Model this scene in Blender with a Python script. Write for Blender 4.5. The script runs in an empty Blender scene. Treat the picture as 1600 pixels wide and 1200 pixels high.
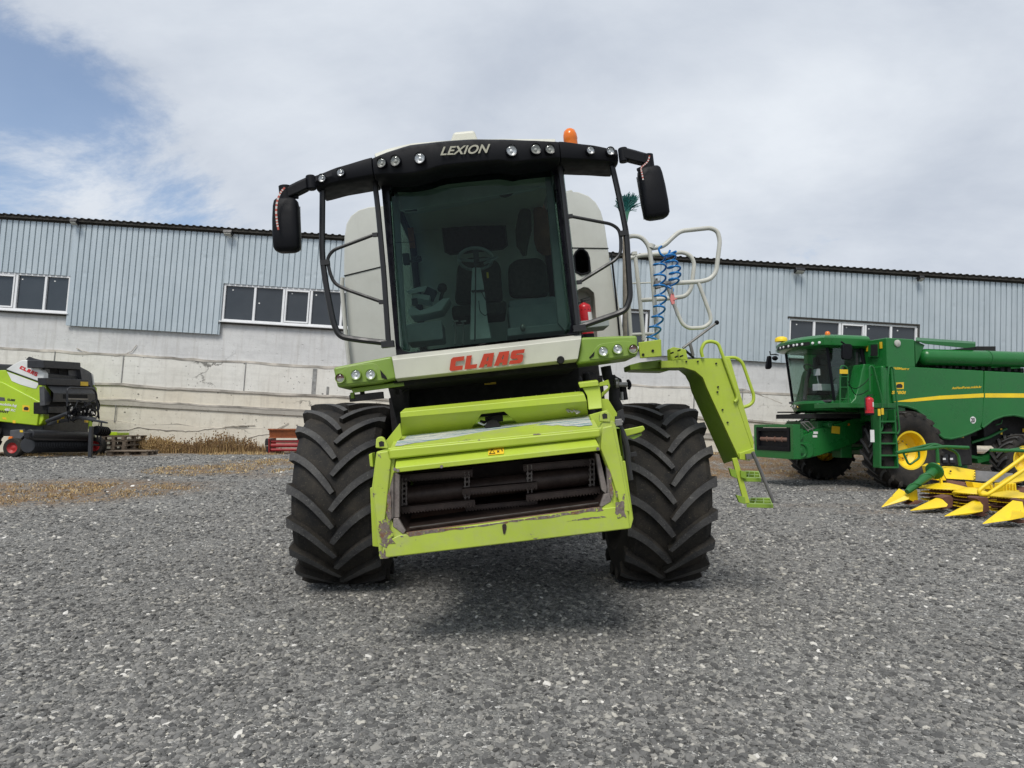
import bpy, bmesh, math, random
import numpy as np
from mathutils import Vector, Matrix, noise as mnoise

random.seed(7)
rng = np.random.default_rng(7)
SC = bpy.context.scene
COL = SC.collection
R = math.radians

# ------------------------------------------------------------------ camera
CAM_H = 1.6
FPX = 1067.0                       # focal length in pixels of a 1600 wide frame
PITCH = math.atan(65 / FPX)
cam_d = bpy.data.cameras.new('camera')
cam_d.sensor_width = 36.0
cam_d.lens = 36.0 * FPX / 1600.0
cam_d.clip_start = 0.05
cam_d.clip_end = 3000
cam = bpy.data.objects.new('camera', cam_d)
cam.location = (0, 0, CAM_H)
cam.rotation_euler = (R(90) + PITCH, 0, 0)
COL.objects.link(cam)
SC.camera = cam

# ------------------------------------------------------------------ light
SC.view_settings.view_transform = 'Standard'
SC.view_settings.look = 'None'
SC.view_settings.exposure = 0.27
SC.view_settings.gamma = 1.0
SUN_EL, SUN_AZ = R(54), R(-163)     # azimuth measured from +Y towards +X (sun stands high behind the camera, a little left)
sd = bpy.data.lights.new('sun', 'SUN')
sd.energy = 2.3
sd.angle = R(22)
sd.color = (1.0, 0.96, 0.9)
sun = bpy.data.objects.new('sun', sd)
dirv = Vector((math.sin(SUN_AZ) * math.cos(SUN_EL), math.cos(SUN_AZ) * math.cos(SUN_EL), math.sin(SUN_EL)))
sun.rotation_euler = dirv.to_track_quat('Z', 'Y').to_euler()
sun.location = (0, 0, 30)
COL.objects.link(sun)

W = bpy.data.worlds.new('World')
SC.world = W
W.use_nodes = True
nt = W.node_tree
nt.nodes.clear()
def wn(t, **kw):
    n = nt.nodes.new(t)
    for k, v in kw.items(): setattr(n, k, v)
    return n
def wl(a, b): nt.links.new(a, b)
out = wn('ShaderNodeOutputWorld'); bg = wn('ShaderNodeBackground'); bg.inputs['Strength'].default_value = 0.1
sky = wn('ShaderNodeTexSky', sky_type='NISHITA', sun_disc=False, sun_elevation=SUN_EL, sun_rotation=SUN_AZ)
sky.air_density = 1.0; sky.dust_density = 1.0; sky.ozone_density = 1.5
tc = wn('ShaderNodeTexCoord'); sep = wn('ShaderNodeSeparateXYZ'); wl(tc.outputs['Generated'], sep.inputs[0])
def wmath(op, a, b=None, clamp=False):
    n = wn('ShaderNodeMath', operation=op); n.use_clamp = clamp
    for i, v in enumerate((a, b)):
        if v is None: continue
        if isinstance(v, (int, float)): n.inputs[i].default_value = v
        else: wl(v, n.inputs[i])
    return n.outputs[0]
zc = wmath('MAXIMUM', sep.outputs['Z'], 0.0)
den = wmath('ADD', zc, 0.42)
px_ = wmath('DIVIDE', sep.outputs['X'], den); py_ = wmath('DIVIDE', sep.outputs['Y'], den)
comb = wn('ShaderNodeCombineXYZ'); wl(px_, comb.inputs[0]); wl(py_, comb.inputs[1])
def wnoise(scale, detail, rough, dist=0.0, off=(0, 0, 0), sc=(1, 1, 1)):
    mp = wn('ShaderNodeMapping'); mp.inputs['Location'].default_value = off; mp.inputs['Scale'].default_value = sc
    wl(comb.outputs[0], mp.inputs[0])
    n = wn('ShaderNodeTexNoise'); n.inputs['Scale'].default_value = scale; n.inputs['Detail'].default_value = detail
    n.inputs['Roughness'].default_value = rough; n.inputs['Distortion'].default_value = dist
    wl(mp.outputs[0], n.inputs['Vector'])
    return n.outputs['Fac']
n1 = wnoise(2.1, 10, 0.66, 0.35, (5.2, 1.7, 0), (.8, 1.35, 1))
n2 = wnoise(2.4, 8, 0.52, 0.15, (7, 2, 0), (0.9, 1.15, 1))
# blue shows through to the left of the camera only
left = wmath('MULTIPLY_ADD', px_, -2.2)
left.node.inputs[2].default_value = -1.06
high = wmath('MULTIPLY', wmath('MAXIMUM', wmath('SUBTRACT', sep.outputs['Z'], 0.37), 0.0), 1.8)
left = wmath('SUBTRACT', left, high)
left = wmath('MINIMUM', wmath('MAXIMUM', left, -0.16), 0.28)
cov = wmath('ADD', wmath('MULTIPLY_ADD', n1, 2.6), wmath('MULTIPLY', left, -1.45))
cov.node.inputs[0].links[0].from_node.inputs[2].default_value = -0.44
covr = wn('ShaderNodeMapRange', interpolation_type='SMOOTHSTEP')
covr.inputs['From Min'].default_value = 0.28; covr.inputs['From Max'].default_value = 0.82
covr.inputs['To Min'].default_value = 0.18; covr.inputs['To Max'].default_value = 1.0
wl(cov, covr.inputs['Value'])
ramp = wn('ShaderNodeValToRGB'); wl(wmath('ADD', wmath('MULTIPLY', n2, 0.65), wmath('MULTIPLY', n1, 0.35)), ramp.inputs[0])
ramp.color_ramp.elements[0].position = 0.33; ramp.color_ramp.elements[0].color = (0.45, 0.505, 0.60, 1)
ramp.color_ramp.elements[1].position = 0.66; ramp.color_ramp.elements[1].color = (0.71, 0.76, 0.83, 1)
mulc = wn('ShaderNodeMix', data_type='RGBA', blend_type='MULTIPLY'); mulc.inputs['Factor'].default_value = 1.0
wl(ramp.outputs[0], mulc.inputs[6]); mulc.inputs[7].default_value = (9.4, 9.3, 9.15, 1)
mulc.clamp_result = False
skm = wn('ShaderNodeMix', data_type='RGBA', blend_type='MULTIPLY'); skm.inputs['Factor'].default_value = 1.0
wl(sky.outputs[0], skm.inputs[6]); skm.inputs[7].default_value = (1.2, 1.22, 1.24, 1)
mixc = wn('ShaderNodeMix', data_type='RGBA'); wl(covr.outputs[0], mixc.inputs['Factor'])
wl(skm.outputs[2], mixc.inputs[6]); wl(mulc.outputs[2], mixc.inputs[7])
wl(mixc.outputs[2], bg.inputs['Color']); wl(bg.outputs[0], out.inputs['Surface'])

# ------------------------------------------------------------------ geometry helpers
def ray(px, py):
    a = (px - 800) / FPX; b = (600 - py) / FPX
    return Vector((a, math.cos(PITCH) - b * math.sin(PITCH), math.sin(PITCH) + b * math.cos(PITCH)))
CAMP = Vector((0, 0, CAM_H))
class Frame:
    """a thing's own axes; P turns a photo point on a known local plane into a local point"""
    def __init__(s, M): s.M = M; s.I = M.inverted()
    def P(s, px, py, axis, val):
        o = s.I @ CAMP; d = s.I.to_3x3() @ ray(px, py)
        t = (val - o[axis]) / d[axis]
        return o + d * t
def at(px, py, Y):
    d = ray(px, py); return CAMP + d * (Y / d.y)

def sm(a, b, x):
    t = min(1, max(0, (x - a) / (b - a))); return t * t * (3 - 2 * t)
def gz(x, y):
    l = 0.69 * sm(7.5, 19.5, y); r = 0.66 * sm(20.3, 24.0, y)
    k = sm(-3.5, 5.0, x)
    z = l * (1 - k) + r * k
    z += 0.018 * mnoise.noise((x * 0.5, y * 0.5, 3)) * sm(1, 4, abs(y - 7.2) + abs(x) * 0.3)
    return z
def ground_at(px, py):
    d = ray(px, py); Y = 10.0
    for _ in range(60):
        p = CAMP + d * (Y / d.y)
        g = gz(p.x, p.y)
        t = (g - CAM_H) / d.z if abs(d.z) > 1e-6 else 30
        Yn = d.y * t
        if Yn < 0 or Yn > 40: Yn = 40
        Y = 0.6 * Y + 0.4 * Yn
    p = CAMP + d * (Y / d.y); p.z = gz(p.x, p.y)
    return p

def fillet(pts, r, n=4, closed=False):
    pts = [Vector(p) for p in pts]; o = []
    N = len(pts)
    for i, p in enumerate(pts):
        if not closed and (i == 0 or i == N - 1): o.append(p); continue
        a = pts[(i - 1) % N]; b = pts[(i + 1) % N]
        ra = min(r, (a - p).length * 0.48, (b - p).length * 0.48)
        s = p + (a - p).normalized() * ra; e = p + (b - p).normalized() * ra
        for k in range(n + 1):
            t = k / n
            o.append(s * (1 - t) ** 2 + p * 2 * t * (1 - t) + e * t * t)
    return o

# names of small repeated parts: their separate pieces become objects of their own
SPLIT = set('cheek_plate window_trim mortar_joint sticker gusset side_flange corner_lug lug_hole corner_post bolt rivet pillar_trim speaker monitor step_bracket cab_pillar panel_slot wheel_nut tool_box panel_seam pivot_plate mudguard clear_segment inner_plate driver_seat'.split())
class MB:
    def __init__(s): s.v = []; s.f = []; s.mi = []; s.cur = 0
    def add(s, vs, fs, m=None):
        b = len(s.v); s.v += [tuple(v) for v in vs]
        for f in fs: s.f.append([i + b for i in f]); s.mi.append(s.cur if m is None else m)
        return s
    def box(s, c, d, rot=None, m=None):
        c = Vector(c); vs = []
        for z in (-.5, .5):
            for x, y in ((-.5, -.5), (.5, -.5), (.5, .5), (-.5, .5)):
                v = Vector((x * d[0], y * d[1], z * d[2]))
                if rot is not None: v = rot @ v
                vs.append(c + v)
        return s.add(vs, [(3, 2, 1, 0), (4, 5, 6, 7), (0, 1, 5, 4), (1, 2, 6, 5), (2, 3, 7, 6), (3, 0, 4, 7)], m)
    def prism(s, poly, off, m=None):
        off = Vector(off); n = len(poly); a = [Vector(p) for p in poly]; b = [p + off for p in a]
        fs = [tuple(range(n)), tuple(range(2 * n - 1, n - 1, -1))]
        fs += [(i, n + i, n + (i + 1) % n, (i + 1) % n) for i in range(n)]
        return s.add(a + b, fs, m)
    def loft(s, A, B, m=None, caps=True):
        n = len(A); fs = [(i, n + i, n + (i + 1) % n, (i + 1) % n) for i in range(n)]
        if caps: fs = [tuple(range(n)), tuple(range(2 * n - 1, n - 1, -1))] + fs
        return s.add(list(A) + list(B), fs, m)
    def rings(s, L, m=None, caps=True, closed=False):
        n = len(L[0]); vs = [p for r in L for p in r]; fs = []
        K = len(L)
        for k in range(K if closed else K - 1):
            for i in range(n):
                a, b = k * n, ((k + 1) % K) * n
                fs.append((a + i, b + i, b + (i + 1) % n, a + (i + 1) % n))
        if caps and not closed:
            fs.append(tuple(range(n))); fs.append(tuple(range(K * n - 1, (K - 1) * n - 1, -1)))
        return s.add(vs, fs, m)
    def tube(s, pts, r, n=8, closed=False, m=None):
        pts = [Vector(p) for p in pts]; N = len(pts); L = []
        rr = r if isinstance(r, (list, tuple)) else [r] * N
        up = None
        for i in range(N):
            if closed: t = (pts[(i + 1) % N] - pts[i - 1])
            else: t = pts[min(i + 1, N - 1)] - pts[max(i - 1, 0)]
            if t.length < 1e-9: t = Vector((0, 0, 1))
            t.normalize()
            if up is None:
                up = Vector((0, 0, 1)) if abs(t.z) < 0.9 else Vector((1, 0, 0))
            u = (up - t * up.dot(t))
            if u.length < 1e-6: u = t.orthogonal()
            u.normalize(); w = t.cross(u); up = u
            L.append([pts[i] + (u * math.cos(2 * math.pi * k / n) + w * math.sin(2 * math.pi * k / n)) * rr[i] for k in range(n)])
        return s.rings(L, m, True, closed)
    def lathe(s, prof, c, axis, n=24, m=None, caps=True):
        """prof: (radius, along axis)"""
        c = Vector(c); ax = Vector(axis).normalized(); u = ax.orthogonal().normalized(); w = ax.cross(u)
        L = [[c + ax * a + (u * math.cos(2 * math.pi * k / n) + w * math.sin(2 * math.pi * k / n)) * max(r, 1e-4) for k in range(n)] for r, a in prof]
        return s.rings(L, m, caps)
    def cyl(s, a, b, r, n=16, m=None, r2=None):
        a = Vector(a); b = Vector(b)
        return s.lathe([(r, 0), (r if r2 is None else r2, (b - a).length)], a, b - a, n, m)
    def ell(s, c, rx, ry, rz, n=12, k=8, rot=None, m=None):
        c = Vector(c); L = []
        for j in range(k + 1):
            ph = -math.pi / 2 + math.pi * j / k; q = max(math.cos(ph), 1e-3)
            ring = []
            for i in range(n):
                a = 2 * math.pi * i / n
                v = Vector((rx * q * math.cos(a), ry * q * math.sin(a), rz * math.sin(ph)))
                if rot is not None: v = rot @ v
                ring.append(c + v)
            L.append(ring)
        return s.rings(L, m)
    def islands(s):
        par = list(range(len(s.v)))
        def fd_(i):
            while par[i] != i: par[i] = par[par[i]]; i = par[i]
            return i
        for f in s.f:
            a = fd_(f[0])
            for q in f[1:]: par[fd_(q)] = a
        g = {}
        for f, m in zip(s.f, s.mi): g.setdefault(fd_(f[0]), []).append((f, m))
        o = []
        for fs in g.values():
            mb = MB(); mp = {}
            for f, m in fs:
                for q in f:
                    if q not in mp: mp[q] = len(mb.v); mb.v.append(s.v[q])
                mb.f.append([mp[q] for q in f]); mb.mi.append(m)
            o.append(mb)
        return o
    def build(s, name, mats, parent=None, bevel=0.0, smooth=35, rot=None, loc=None, seg=2, recalc=True):
        if name in SPLIT:
            isl = s.islands()
            if len(isl) > 1:
                for mb in isl: r = mb.build(name, mats, parent, bevel, smooth, rot, loc, seg, recalc)
                return r
        me = bpy.data.meshes.new(name)
        me.from_pydata(s.v, [], s.f)
        if not isinstance(mats, (list, tuple)): mats = [mats]
        for mm in mats: me.materials.append(mm)
        if len(mats) > 1: me.polygons.foreach_set('material_index', s.mi)
        if recalc:
            b = bmesh.new(); b.from_mesh(me); bmesh.ops.recalc_face_normals(b, faces=b.faces); b.to_mesh(me); b.free()
        return link(name, me, parent, bevel, smooth, rot, loc, seg)
def link(name, me, parent=None, bevel=0.0, smooth=35, rot=None, loc=None, seg=2):
    me.polygons.foreach_set('use_smooth', [True] * len(me.polygons))
    if smooth: me.set_sharp_from_angle(angle=R(smooth))
    me.update()
    o = bpy.data.objects.new(name, me); COL.objects.link(o)
    if parent is not None: o.parent = parent
    if rot is not None: o.rotation_euler = rot
    if loc is not None: o.location = loc
    if bevel > 0:
        bm_ = o.modifiers.new('bevel', 'BEVEL'); bm_.width = bevel; bm_.segments = seg; bm_.limit_method = 'ANGLE'
        bm_.angle_limit = R(38); bm_.harden_normals = True
    return o
def tag(o, label=None, cat=None, group=None, kind=None):
    if label: o['label'] = label
    if cat: o['category'] = cat
    if group: o['group'] = group
    if kind: o['kind'] = kind
    return o
def empty(name, M=None, label=None, cat=None, group=None):
    o = bpy.data.objects.new(name, None); o.empty_display_size = 0.2; COL.objects.link(o)
    if M is not None:
        loc, q, sc = M.decompose(); o.location = loc; o.rotation_euler = q.to_euler()
    return tag(o, label, cat, group)
def flat_fill(loops, th):
    """2D loops (outline then holes) -> filled, extruded mesh in XY, thickness along Z"""
    cu = bpy.data.curves.new('outline', 'CURVE'); cu.dimensions = '2D'; cu.fill_mode = 'BOTH'; cu.extrude = th / 2
    for lp in loops:
        sp = cu.splines.new('POLY'); sp.points.add(len(lp) - 1); sp.use_cyclic_u = True
        for i, p in enumerate(lp): sp.points[i].co = (p[0], p[1], 0, 1)
    ob = bpy.data.objects.new('outline', cu); me = bpy.data.meshes.new_from_object(ob)
    bpy.data.objects.remove(ob); bpy.data.curves.remove(cu)
    b = bmesh.new(); b.from_mesh(me); bmesh.ops.remove_doubles(b, verts=b.verts, dist=1e-5); b.to_mesh(me); b.free()
    return me
def holed(name, mat, parent, outer, holes, y0, th, bevel=0.0, rot=None, yfun=None):
    """plate with holes standing in local XZ: front at y0, thickness th away from the viewer"""
    me = flat_fill([outer] + holes, th)
    for v in me.vertices:
        x, z, d = v.co
        yy = y0 if yfun is None else yfun(x, z)
        v.co = (x, yy + th / 2 - d, z)
    b = bmesh.new(); b.from_mesh(me); bmesh.ops.recalc_face_normals(b, faces=b.faces); b.to_mesh(me); b.free()
    me.materials.clear(); me.materials.append(mat)
    return link(name, me, parent, bevel, 35, rot)
def xz(l): return [(p[0], p[2]) for p in l]

def bil(q, u, v): return q[0] * (1 - u) * (1 - v) + q[1] * u * (1 - v) + q[2] * u * v + q[3] * (1 - u) * v
def text_mesh(body, bold=0.0, shear=0.0):
    cu = bpy.data.curves.new('lettering', 'FONT'); cu.body = body; cu.offset = bold; cu.shear = shear; cu.extrude = 0.01
    cu.space_character = 1.0 + bold * 2
    ob = bpy.data.objects.new('lettering', cu); me = bpy.data.meshes.new_from_object(ob)
    bpy.data.objects.remove(ob); bpy.data.curves.remove(cu)
    return me
def quad_map(me, q, th=0.003):
    """fit a flat XY mesh into the corner points q (bottom left, bottom right, top right, top left)"""
    xs = [v.co.x for v in me.vertices]; ys = [v.co.y for v in me.vertices]; zs = [v.co.z for v in me.vertices]
    q = [Vector(p) for p in q]; nrm = (q[1] - q[0]).cross(q[3] - q[0]).normalized()
    x0, x1, y0, y1, z0, z1 = min(xs), max(xs), min(ys), max(ys), min(zs), max(zs)
    for v in me.vertices:
        v.co = bil(q, (v.co.x - x0) / (x1 - x0), (v.co.y - y0) / (y1 - y0)) + nrm * (th * (v.co.z - z0) / max(z1 - z0, 1e-6))
    me.update()
def lettering(body, q, mat, parent, bold=0.0, shear=0.0, rot=None, th=0.003, name='lettering'):
    me = text_mesh(body, bold, shear); quad_map(me, q, th)
    me.materials.clear(); me.materials.append(mat)
    return link(name, me, parent, 0, 30, rot)
LET = {
 'C': ([[(.14, 1), (1, 1), (1, .68), (.40, .68), (.40, .32), (1, .32), (1, 0), (.12, 0), (0, .12), (0, .86)]], 1.0),
 'L': ([[(0, 1), (.40, 1), (.40, .30), (.92, .30), (.92, 0), (0, 0)]], .92),
 'A': ([[(.22, 1), (1, 1), (1, 0), (.63, 0), (.63, .20), (.42, .20), (.37, 0), (0, 0)], [(.50, .44), (.63, .44), (.63, .74), (.57, .74)]], 1.0),
 'S': ([[(.12, 1), (1, 1), (1, .73), (.42, .73), (.42, .64), (.86, .64), (1, .52), (1, .12), (.86, 0), (0, 0), (0, .27), (.58, .27), (.58, .37), (.14, .37), (0, .49), (0, .88)]], 1.0)}
def block_word(word, q, mat, parent, rot=None, shear=0.16, th=0.003):
    loops = []; x = 0.0
    for ch in word:
        ls, w = LET[ch]
        for lp in ls: loops.append([(x + a * 1.0 + shear * b, b) for a, b in lp])
        x += w + 0.16
    me = flat_fill(loops, 0.02); quad_map(me, q, th)
    me.materials.clear(); me.materials.append(mat)
    return link('lettering', me, parent, 0, 30, rot)

# ------------------------------------------------------------------ materials
class NT:
    def __init__(s, name):
        s.m = bpy.data.materials.new(name); s.m.use_nodes = True; s.t = s.m.node_tree; s.t.nodes.clear()
        s.out = s.n('ShaderNodeOutputMaterial'); s.b = s.n('ShaderNodeBsdfPrincipled'); s.l(s.b.outputs[0], s.out.inputs['Surface'])
        s._tc = None
    def n(s, t, **kw):
        x = s.t.nodes.new(t)
        for k, v in kw.items(): setattr(x, k, v)
        return x
    def l(s, a, b): s.t.links.new(a, b)
    def put(s, sock, v):
        if isinstance(v, (int, float)): sock.default_value = v
        elif isinstance(v, (tuple, list)): sock.default_value = v if len(v) == 4 or sock.type == 'VECTOR' else tuple(v) + (1,)
        else: s.l(v, sock)
    def co(s, scale=(1, 1, 1), loc=(0, 0, 0), rot=(0, 0, 0), src='Object'):
        if s._tc is None: s._tc = s.n('ShaderNodeTexCoord')
        mp = s.n('ShaderNodeMapping'); mp.inputs['Scale'].default_value = scale; mp.inputs['Location'].default_value = loc; mp.inputs['Rotation'].default_value = rot
        s.l(s._tc.outputs[src], mp.inputs[0]); return mp.outputs[0]
    def xyz(s):
        if s._tc is None: s._tc = s.n('ShaderNodeTexCoord')
        x = s.n('ShaderNodeSeparateXYZ'); s.l(s._tc.outputs['Object'], x.inputs[0]); return x.outputs
    def noise(s, scale, detail=4, rough=.55, dist=0, vec=None):
        x = s.n('ShaderNodeTexNoise'); x.inputs['Scale'].default_value = scale; x.inputs['Detail'].default_value = detail
        x.inputs['Roughness'].default_value = rough; x.inputs['Distortion'].default_value = dist
        s.l(vec if vec is not None else s.co(), x.inputs['Vector']); return x.outputs['Fac']
    def voro(s, scale, feature='F1', vec=None, rand=1.0, outp='Distance'):
        x = s.n('ShaderNodeTexVoronoi', feature=feature); x.inputs['Scale'].default_value = scale; x.inputs['Randomness'].default_value = rand
        s.l(vec if vec is not None else s.co(), x.inputs['Vector']); return x.outputs[outp]
    def ramp(s, fac, stops, interp='LINEAR'):
        x = s.n('ShaderNodeValToRGB'); cr = x.color_ramp; cr.interpolation = interp
        while len(cr.elements) < len(stops): cr.elements.new(0.5)
        for e, (p, c) in zip(cr.elements, stops):
            e.position = p; e.color = (c, c, c, 1) if isinstance(c, (int, float)) else tuple(c) + (1,)
        s.l(fac, x.inputs[0]); return x.outputs[0]
    def rng(s, v, a, b, c=0., d=1., smooth=False):
        x = s.n('ShaderNodeMapRange'); x.interpolation_type = 'SMOOTHSTEP' if smooth else 'LINEAR'
        s.l(v, x.inputs['Value'])
        for k, q in zip(('From Min', 'From Max', 'To Min', 'To Max'), (a, b, c, d)): x.inputs[k].default_value = q
        return x.outputs[0]
    def math(s, op, a, b=0.0, c=None):
        x = s.n('ShaderNodeMath', operation=op)
        s.put(x.inputs[0], a); s.put(x.inputs[1], b)
        if c is not None: s.put(x.inputs[2], c)
        return x.outputs[0]
    def mix(s, f, a, b, mode='MIX'):
        x = s.n('ShaderNodeMix', data_type='RGBA', blend_type=mode)
        s.put(x.inputs['Factor'], f); s.put(x.inputs[6], a); s.put(x.inputs[7], b); return x.outputs[2]
    def bump(s, h, strength=.3, dist=.01, prev=None):
        x = s.n('ShaderNodeBump'); x.inputs['Strength'].default_value = strength; x.inputs['Distance'].default_value = dist
        s.l(h, x.inputs['Height'])
        if prev is not None: s.l(prev, x.inputs['Normal'])
        s.l(x.outputs[0], s.b.inputs['Normal']); return x.outputs[0]
    def set(s, **kw):
        for k, v in kw.items(): s.put(s.b.inputs[k.replace('_', ' ')], v)
        return s.m

def plain(name, c, rough=.5, metal=0., spec=.5, var=.12, scale=6., bump=0., coat=0.):
    s = NT(name); n = s.noise(scale, 5)
    f = s.rng(n, .3, .7, 1 - var, 1 + var)
    col = s.mix(1.0, tuple(c), s.ramp(f, [(0, 1 - var), (1, 1 + var)]) if False else f, 'MULTIPLY')
    if bump: s.bump(s.noise(scale * 12, 4), bump, .004)
    return s.set(Base_Color=col, Roughness=s.rng(s.noise(scale * 2.3, 4), .3, .7, max(.02, rough - .1), min(1, rough + .1)), Metallic=metal, Specular_IOR_Level=spec, Coat_Weight=coat)
def paint(name, c, dust=(.34, .31, .25), amt=.22, chips=0.0, chipcol=(.11, .085, .075), rough=.38, streak=.1):
    """enamel over sheet metal: slight fading, dust lying in patches, optional chipped spots"""
    s = NT(name)
    big = s.noise(1.7, 6, .6); fine = s.noise(26, 5, .65)
    col = s.mix(s.rng(big, .3, .7), tuple(x * .9 for x in c), tuple(min(1, x * 1.08) for x in c))
    d = s.math('MULTIPLY', s.rng(s.noise(3.1, 8, .68), .45, .8), s.rng(fine, .3, .75))
    col = s.mix(s.math('MULTIPLY', d, amt * 2.2), col, dust)
    st = s.noise(9, 5, .6, 0, s.co((2.5, 2.5, .25)))
    col = s.mix(s.math('MULTIPLY', s.rng(st, .55, .8), streak), col, tuple(x * .45 for x in dust))
    sp = s.rng(s.voro(55), .0, .10, 1., 0.); sp = s.math('MULTIPLY', sp, s.rng(s.noise(7, 3), .5, .62))
    col = s.mix(s.math('MULTIPLY', sp, .55), col, chipcol)
    rgh = s.rng(big, .3, .7, rough - .05, rough + .14)
    if chips > 0:
        n = s.noise(5.5, 9, .72, .4); k = s.rng(n, .66 - chips, .675 - chips)
        col = s.mix(k, col, s.mix(s.rng(s.noise(40, 4), .35, .65), chipcol, (.17, .14, .13)))
        rgh = s.mix(k, s.mix(0, rgh, rgh), (.75, .75, .75))
    s.bump(s.noise(2.2, 3), .05, .02)
    return s.set(Base_Color=col, Roughness=rgh, Specular_IOR_Level=.5)

M = {}
LIMEC = (.385, .495, .042)
M['lime'] = paint('lime_paint', LIMEC, amt=.16)
M['lime_worn'] = paint('worn_lime_paint', (.40, .505, .058), amt=.42, chips=.035)
M['lime_shade'] = paint('shaded_lime_paint', (.20, .32, .028), amt=.14)  # darker copy of the lime paint, shade put into the colour
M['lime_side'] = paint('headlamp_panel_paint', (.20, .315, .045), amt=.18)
M['cream'] = paint('cream_paint', (.60, .595, .51), dust=(.36, .33, .27), amt=.14, streak=.05)
M['hopper'] = paint('grey_white_paint', (.51, .52, .475), dust=(.33, .31, .25), amt=.15, streak=.08, rough=.45)
M['black'] = plain('black_plastic', (.0035, .004, .006), .55, spec=.2, bump=.1)
M['black_gloss'] = plain('black_gloss_plastic', (.005, .005, .008), .3, spec=.35)
M['black_steel'] = plain('black_enamel', (.012, .012, .013), .42)
M['dark'] = plain('dark_shaded_metal', (.012, .011, .011), .8, var=.4)  # near-black metal parts; also carries underbody shade of the green harvester
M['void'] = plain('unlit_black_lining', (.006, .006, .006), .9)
M['rubber_hose'] = plain('hose_rubber', (.02, .02, .021), .6)
M['grey_rail'] = plain('light_grey_enamel', (.50, .50, .45), .42, var=.08)
M['red_orange'] = plain('red_orange_decal', (.42, .034, .008), .4, var=.05)
M['red_decal'] = plain('red_decal', (.58, .02, .02), .4, var=.05)
M['silver_decal'] = plain('pale_gold_decal', (.36, .35, .27), .4, var=.04)
M['yellow_decal'] = plain('yellow_decal', (.72, .47, .02), .45, var=.1)
M['black_decal'] = plain('black_print', (.012, .012, .012), .5)
M['white_decal'] = plain('white_print', (.72, .72, .70), .5, var=.04)
M['chrome'] = plain('reflector_chrome', (.78, .79, .80), .3, .45, var=.06)
M['steel'] = plain('bare_steel', (.30, .29, .27), .45, .8, var=.25)
M['zinc'] = plain('zinc_rod', (.16, .155, .15), .5, .3, var=.25)
M['orange_lens'] = plain('amber_lens', (.75, .17, .008), .22, var=.05)
M['red_lens'] = plain('red_lens', (.23, .045, .03), .2)
M['lens_milk'] = plain('frosted_lens', (.42, .42, .38), .3, var=.2, scale=40)
M['red'] = plain('extinguisher_red', (.50, .012, .02), .3)
M['hose_blue'] = plain('blue_polyurethane', (.008, .17, .47), .3, var=.08)
M['pink'] = plain('faded_pink_plastic', (.62, .20, .19), .5)
M['wood'] = plain('weathered_handle', (.24, .21, .17), .75, var=.25, scale=20)
M['bristle'] = plain('green_bristle', (.010, .115, .105), .55, var=.3, scale=40)
M['brush_cap'] = plain('green_plastic', (.03, .16, .09), .45)
M['cabgrey'] = plain('cab_lining', (.56, .60, .58), .8, var=.1)
M['cabwall'] = plain('cab_rear_lining', (.20, .23, .22), .85, var=.12)
M['cabdark'] = plain('cab_dark_plastic', (.05, .052, .055), .6)
M['cabmid'] = plain('cab_grey_plastic', (.32, .35, .35), .6)
M['rear_glass'] = plain('dark_rear_glass', (.010, .013, .020), .3, spec=.3)
M['seat'] = plain('seat_cloth', (.07, .065, .055), .95, var=.25, scale=30, bump=.2)
M['cloth_brown'] = plain('brown_jacket_cloth', (.22, .10, .06), .95, var=.3)
M['cloth_green'] = plain('olive_jacket_cloth', (.07, .075, .05), .95, var=.3)

# tyre rubber: dusty, greyer on the lug tops
def rubber(name, c, dust, amt):
    s = NT(name); n = s.noise(5, 8, .7); f = s.noise(70, 5, .7)
    col = s.mix(s.math('MULTIPLY', s.rng(n, .35, .75), amt), tuple(c), tuple(dust))
    col = s.mix(s.math('MULTIPLY', s.rng(f, .58, .72), min(1, amt * 1.5)), col, tuple(min(1, d * 1.6) for d in dust))
    s.bump(s.noise(60, 6, .7), .25, .006)
    return s.set(Base_Color=col, Roughness=.78, Specular_IOR_Level=.35)
M['tyre'] = rubber('tyre_rubber', (.009, .009, .0095), (.075, .062, .045), .5)
M['tyre_top'] = rubber('worn_lug_rubber', (.034, .034, .036), (.125, .122, .115), .7)

def glass(name, tint, gloss=.06, rough=.02, dusty=.04):
    s = NT(name); s.t.nodes.remove(s.b)
    tr = s.n('ShaderNodeBsdfTransparent'); tr.inputs[0].default_value = tuple(tint) + (1,)
    gl = s.n('ShaderNodeBsdfGlossy'); gl.inputs['Roughness'].default_value = rough; gl.inputs[0].default_value = (.9, .95, .95, 1)
    df = s.n('ShaderNodeBsdfDiffuse'); df.inputs[0].default_value = (.30, .31, .28, 1)
    fr = s.n('ShaderNodeFresnel'); fr.inputs[0].default_value = 1.45
    m1 = s.n('ShaderNodeMixShader'); s.l(s.math('MULTIPLY_ADD', fr.outputs[0], .36, gloss), m1.inputs[0]); s.l(tr.outputs[0], m1.inputs[1]); s.l(gl.outputs[0], m1.inputs[2])
    m2 = s.n('ShaderNodeMixShader'); s.l(s.rng(s.noise(4, 8, .7), .4, .8, dusty * .3, dusty * 1.7), m2.inputs[0]); s.l(m1.outputs[0], m2.inputs[1]); s.l(df.outputs[0], m2.inputs[2])
    s.l(m2.outputs[0], s.out.inputs['Surface']); return s.m
M['glass'] = glass('tinted_cab_glass', (.32, .42, .385), .0, .02, .003)
M['glass_clear'] = glass('clear_cab_glass', (.64, .74, .70), .02, .02, .02)
M['lens'] = glass('clear_lens', (.92, .93, .93), .05, .05, .03)

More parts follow.
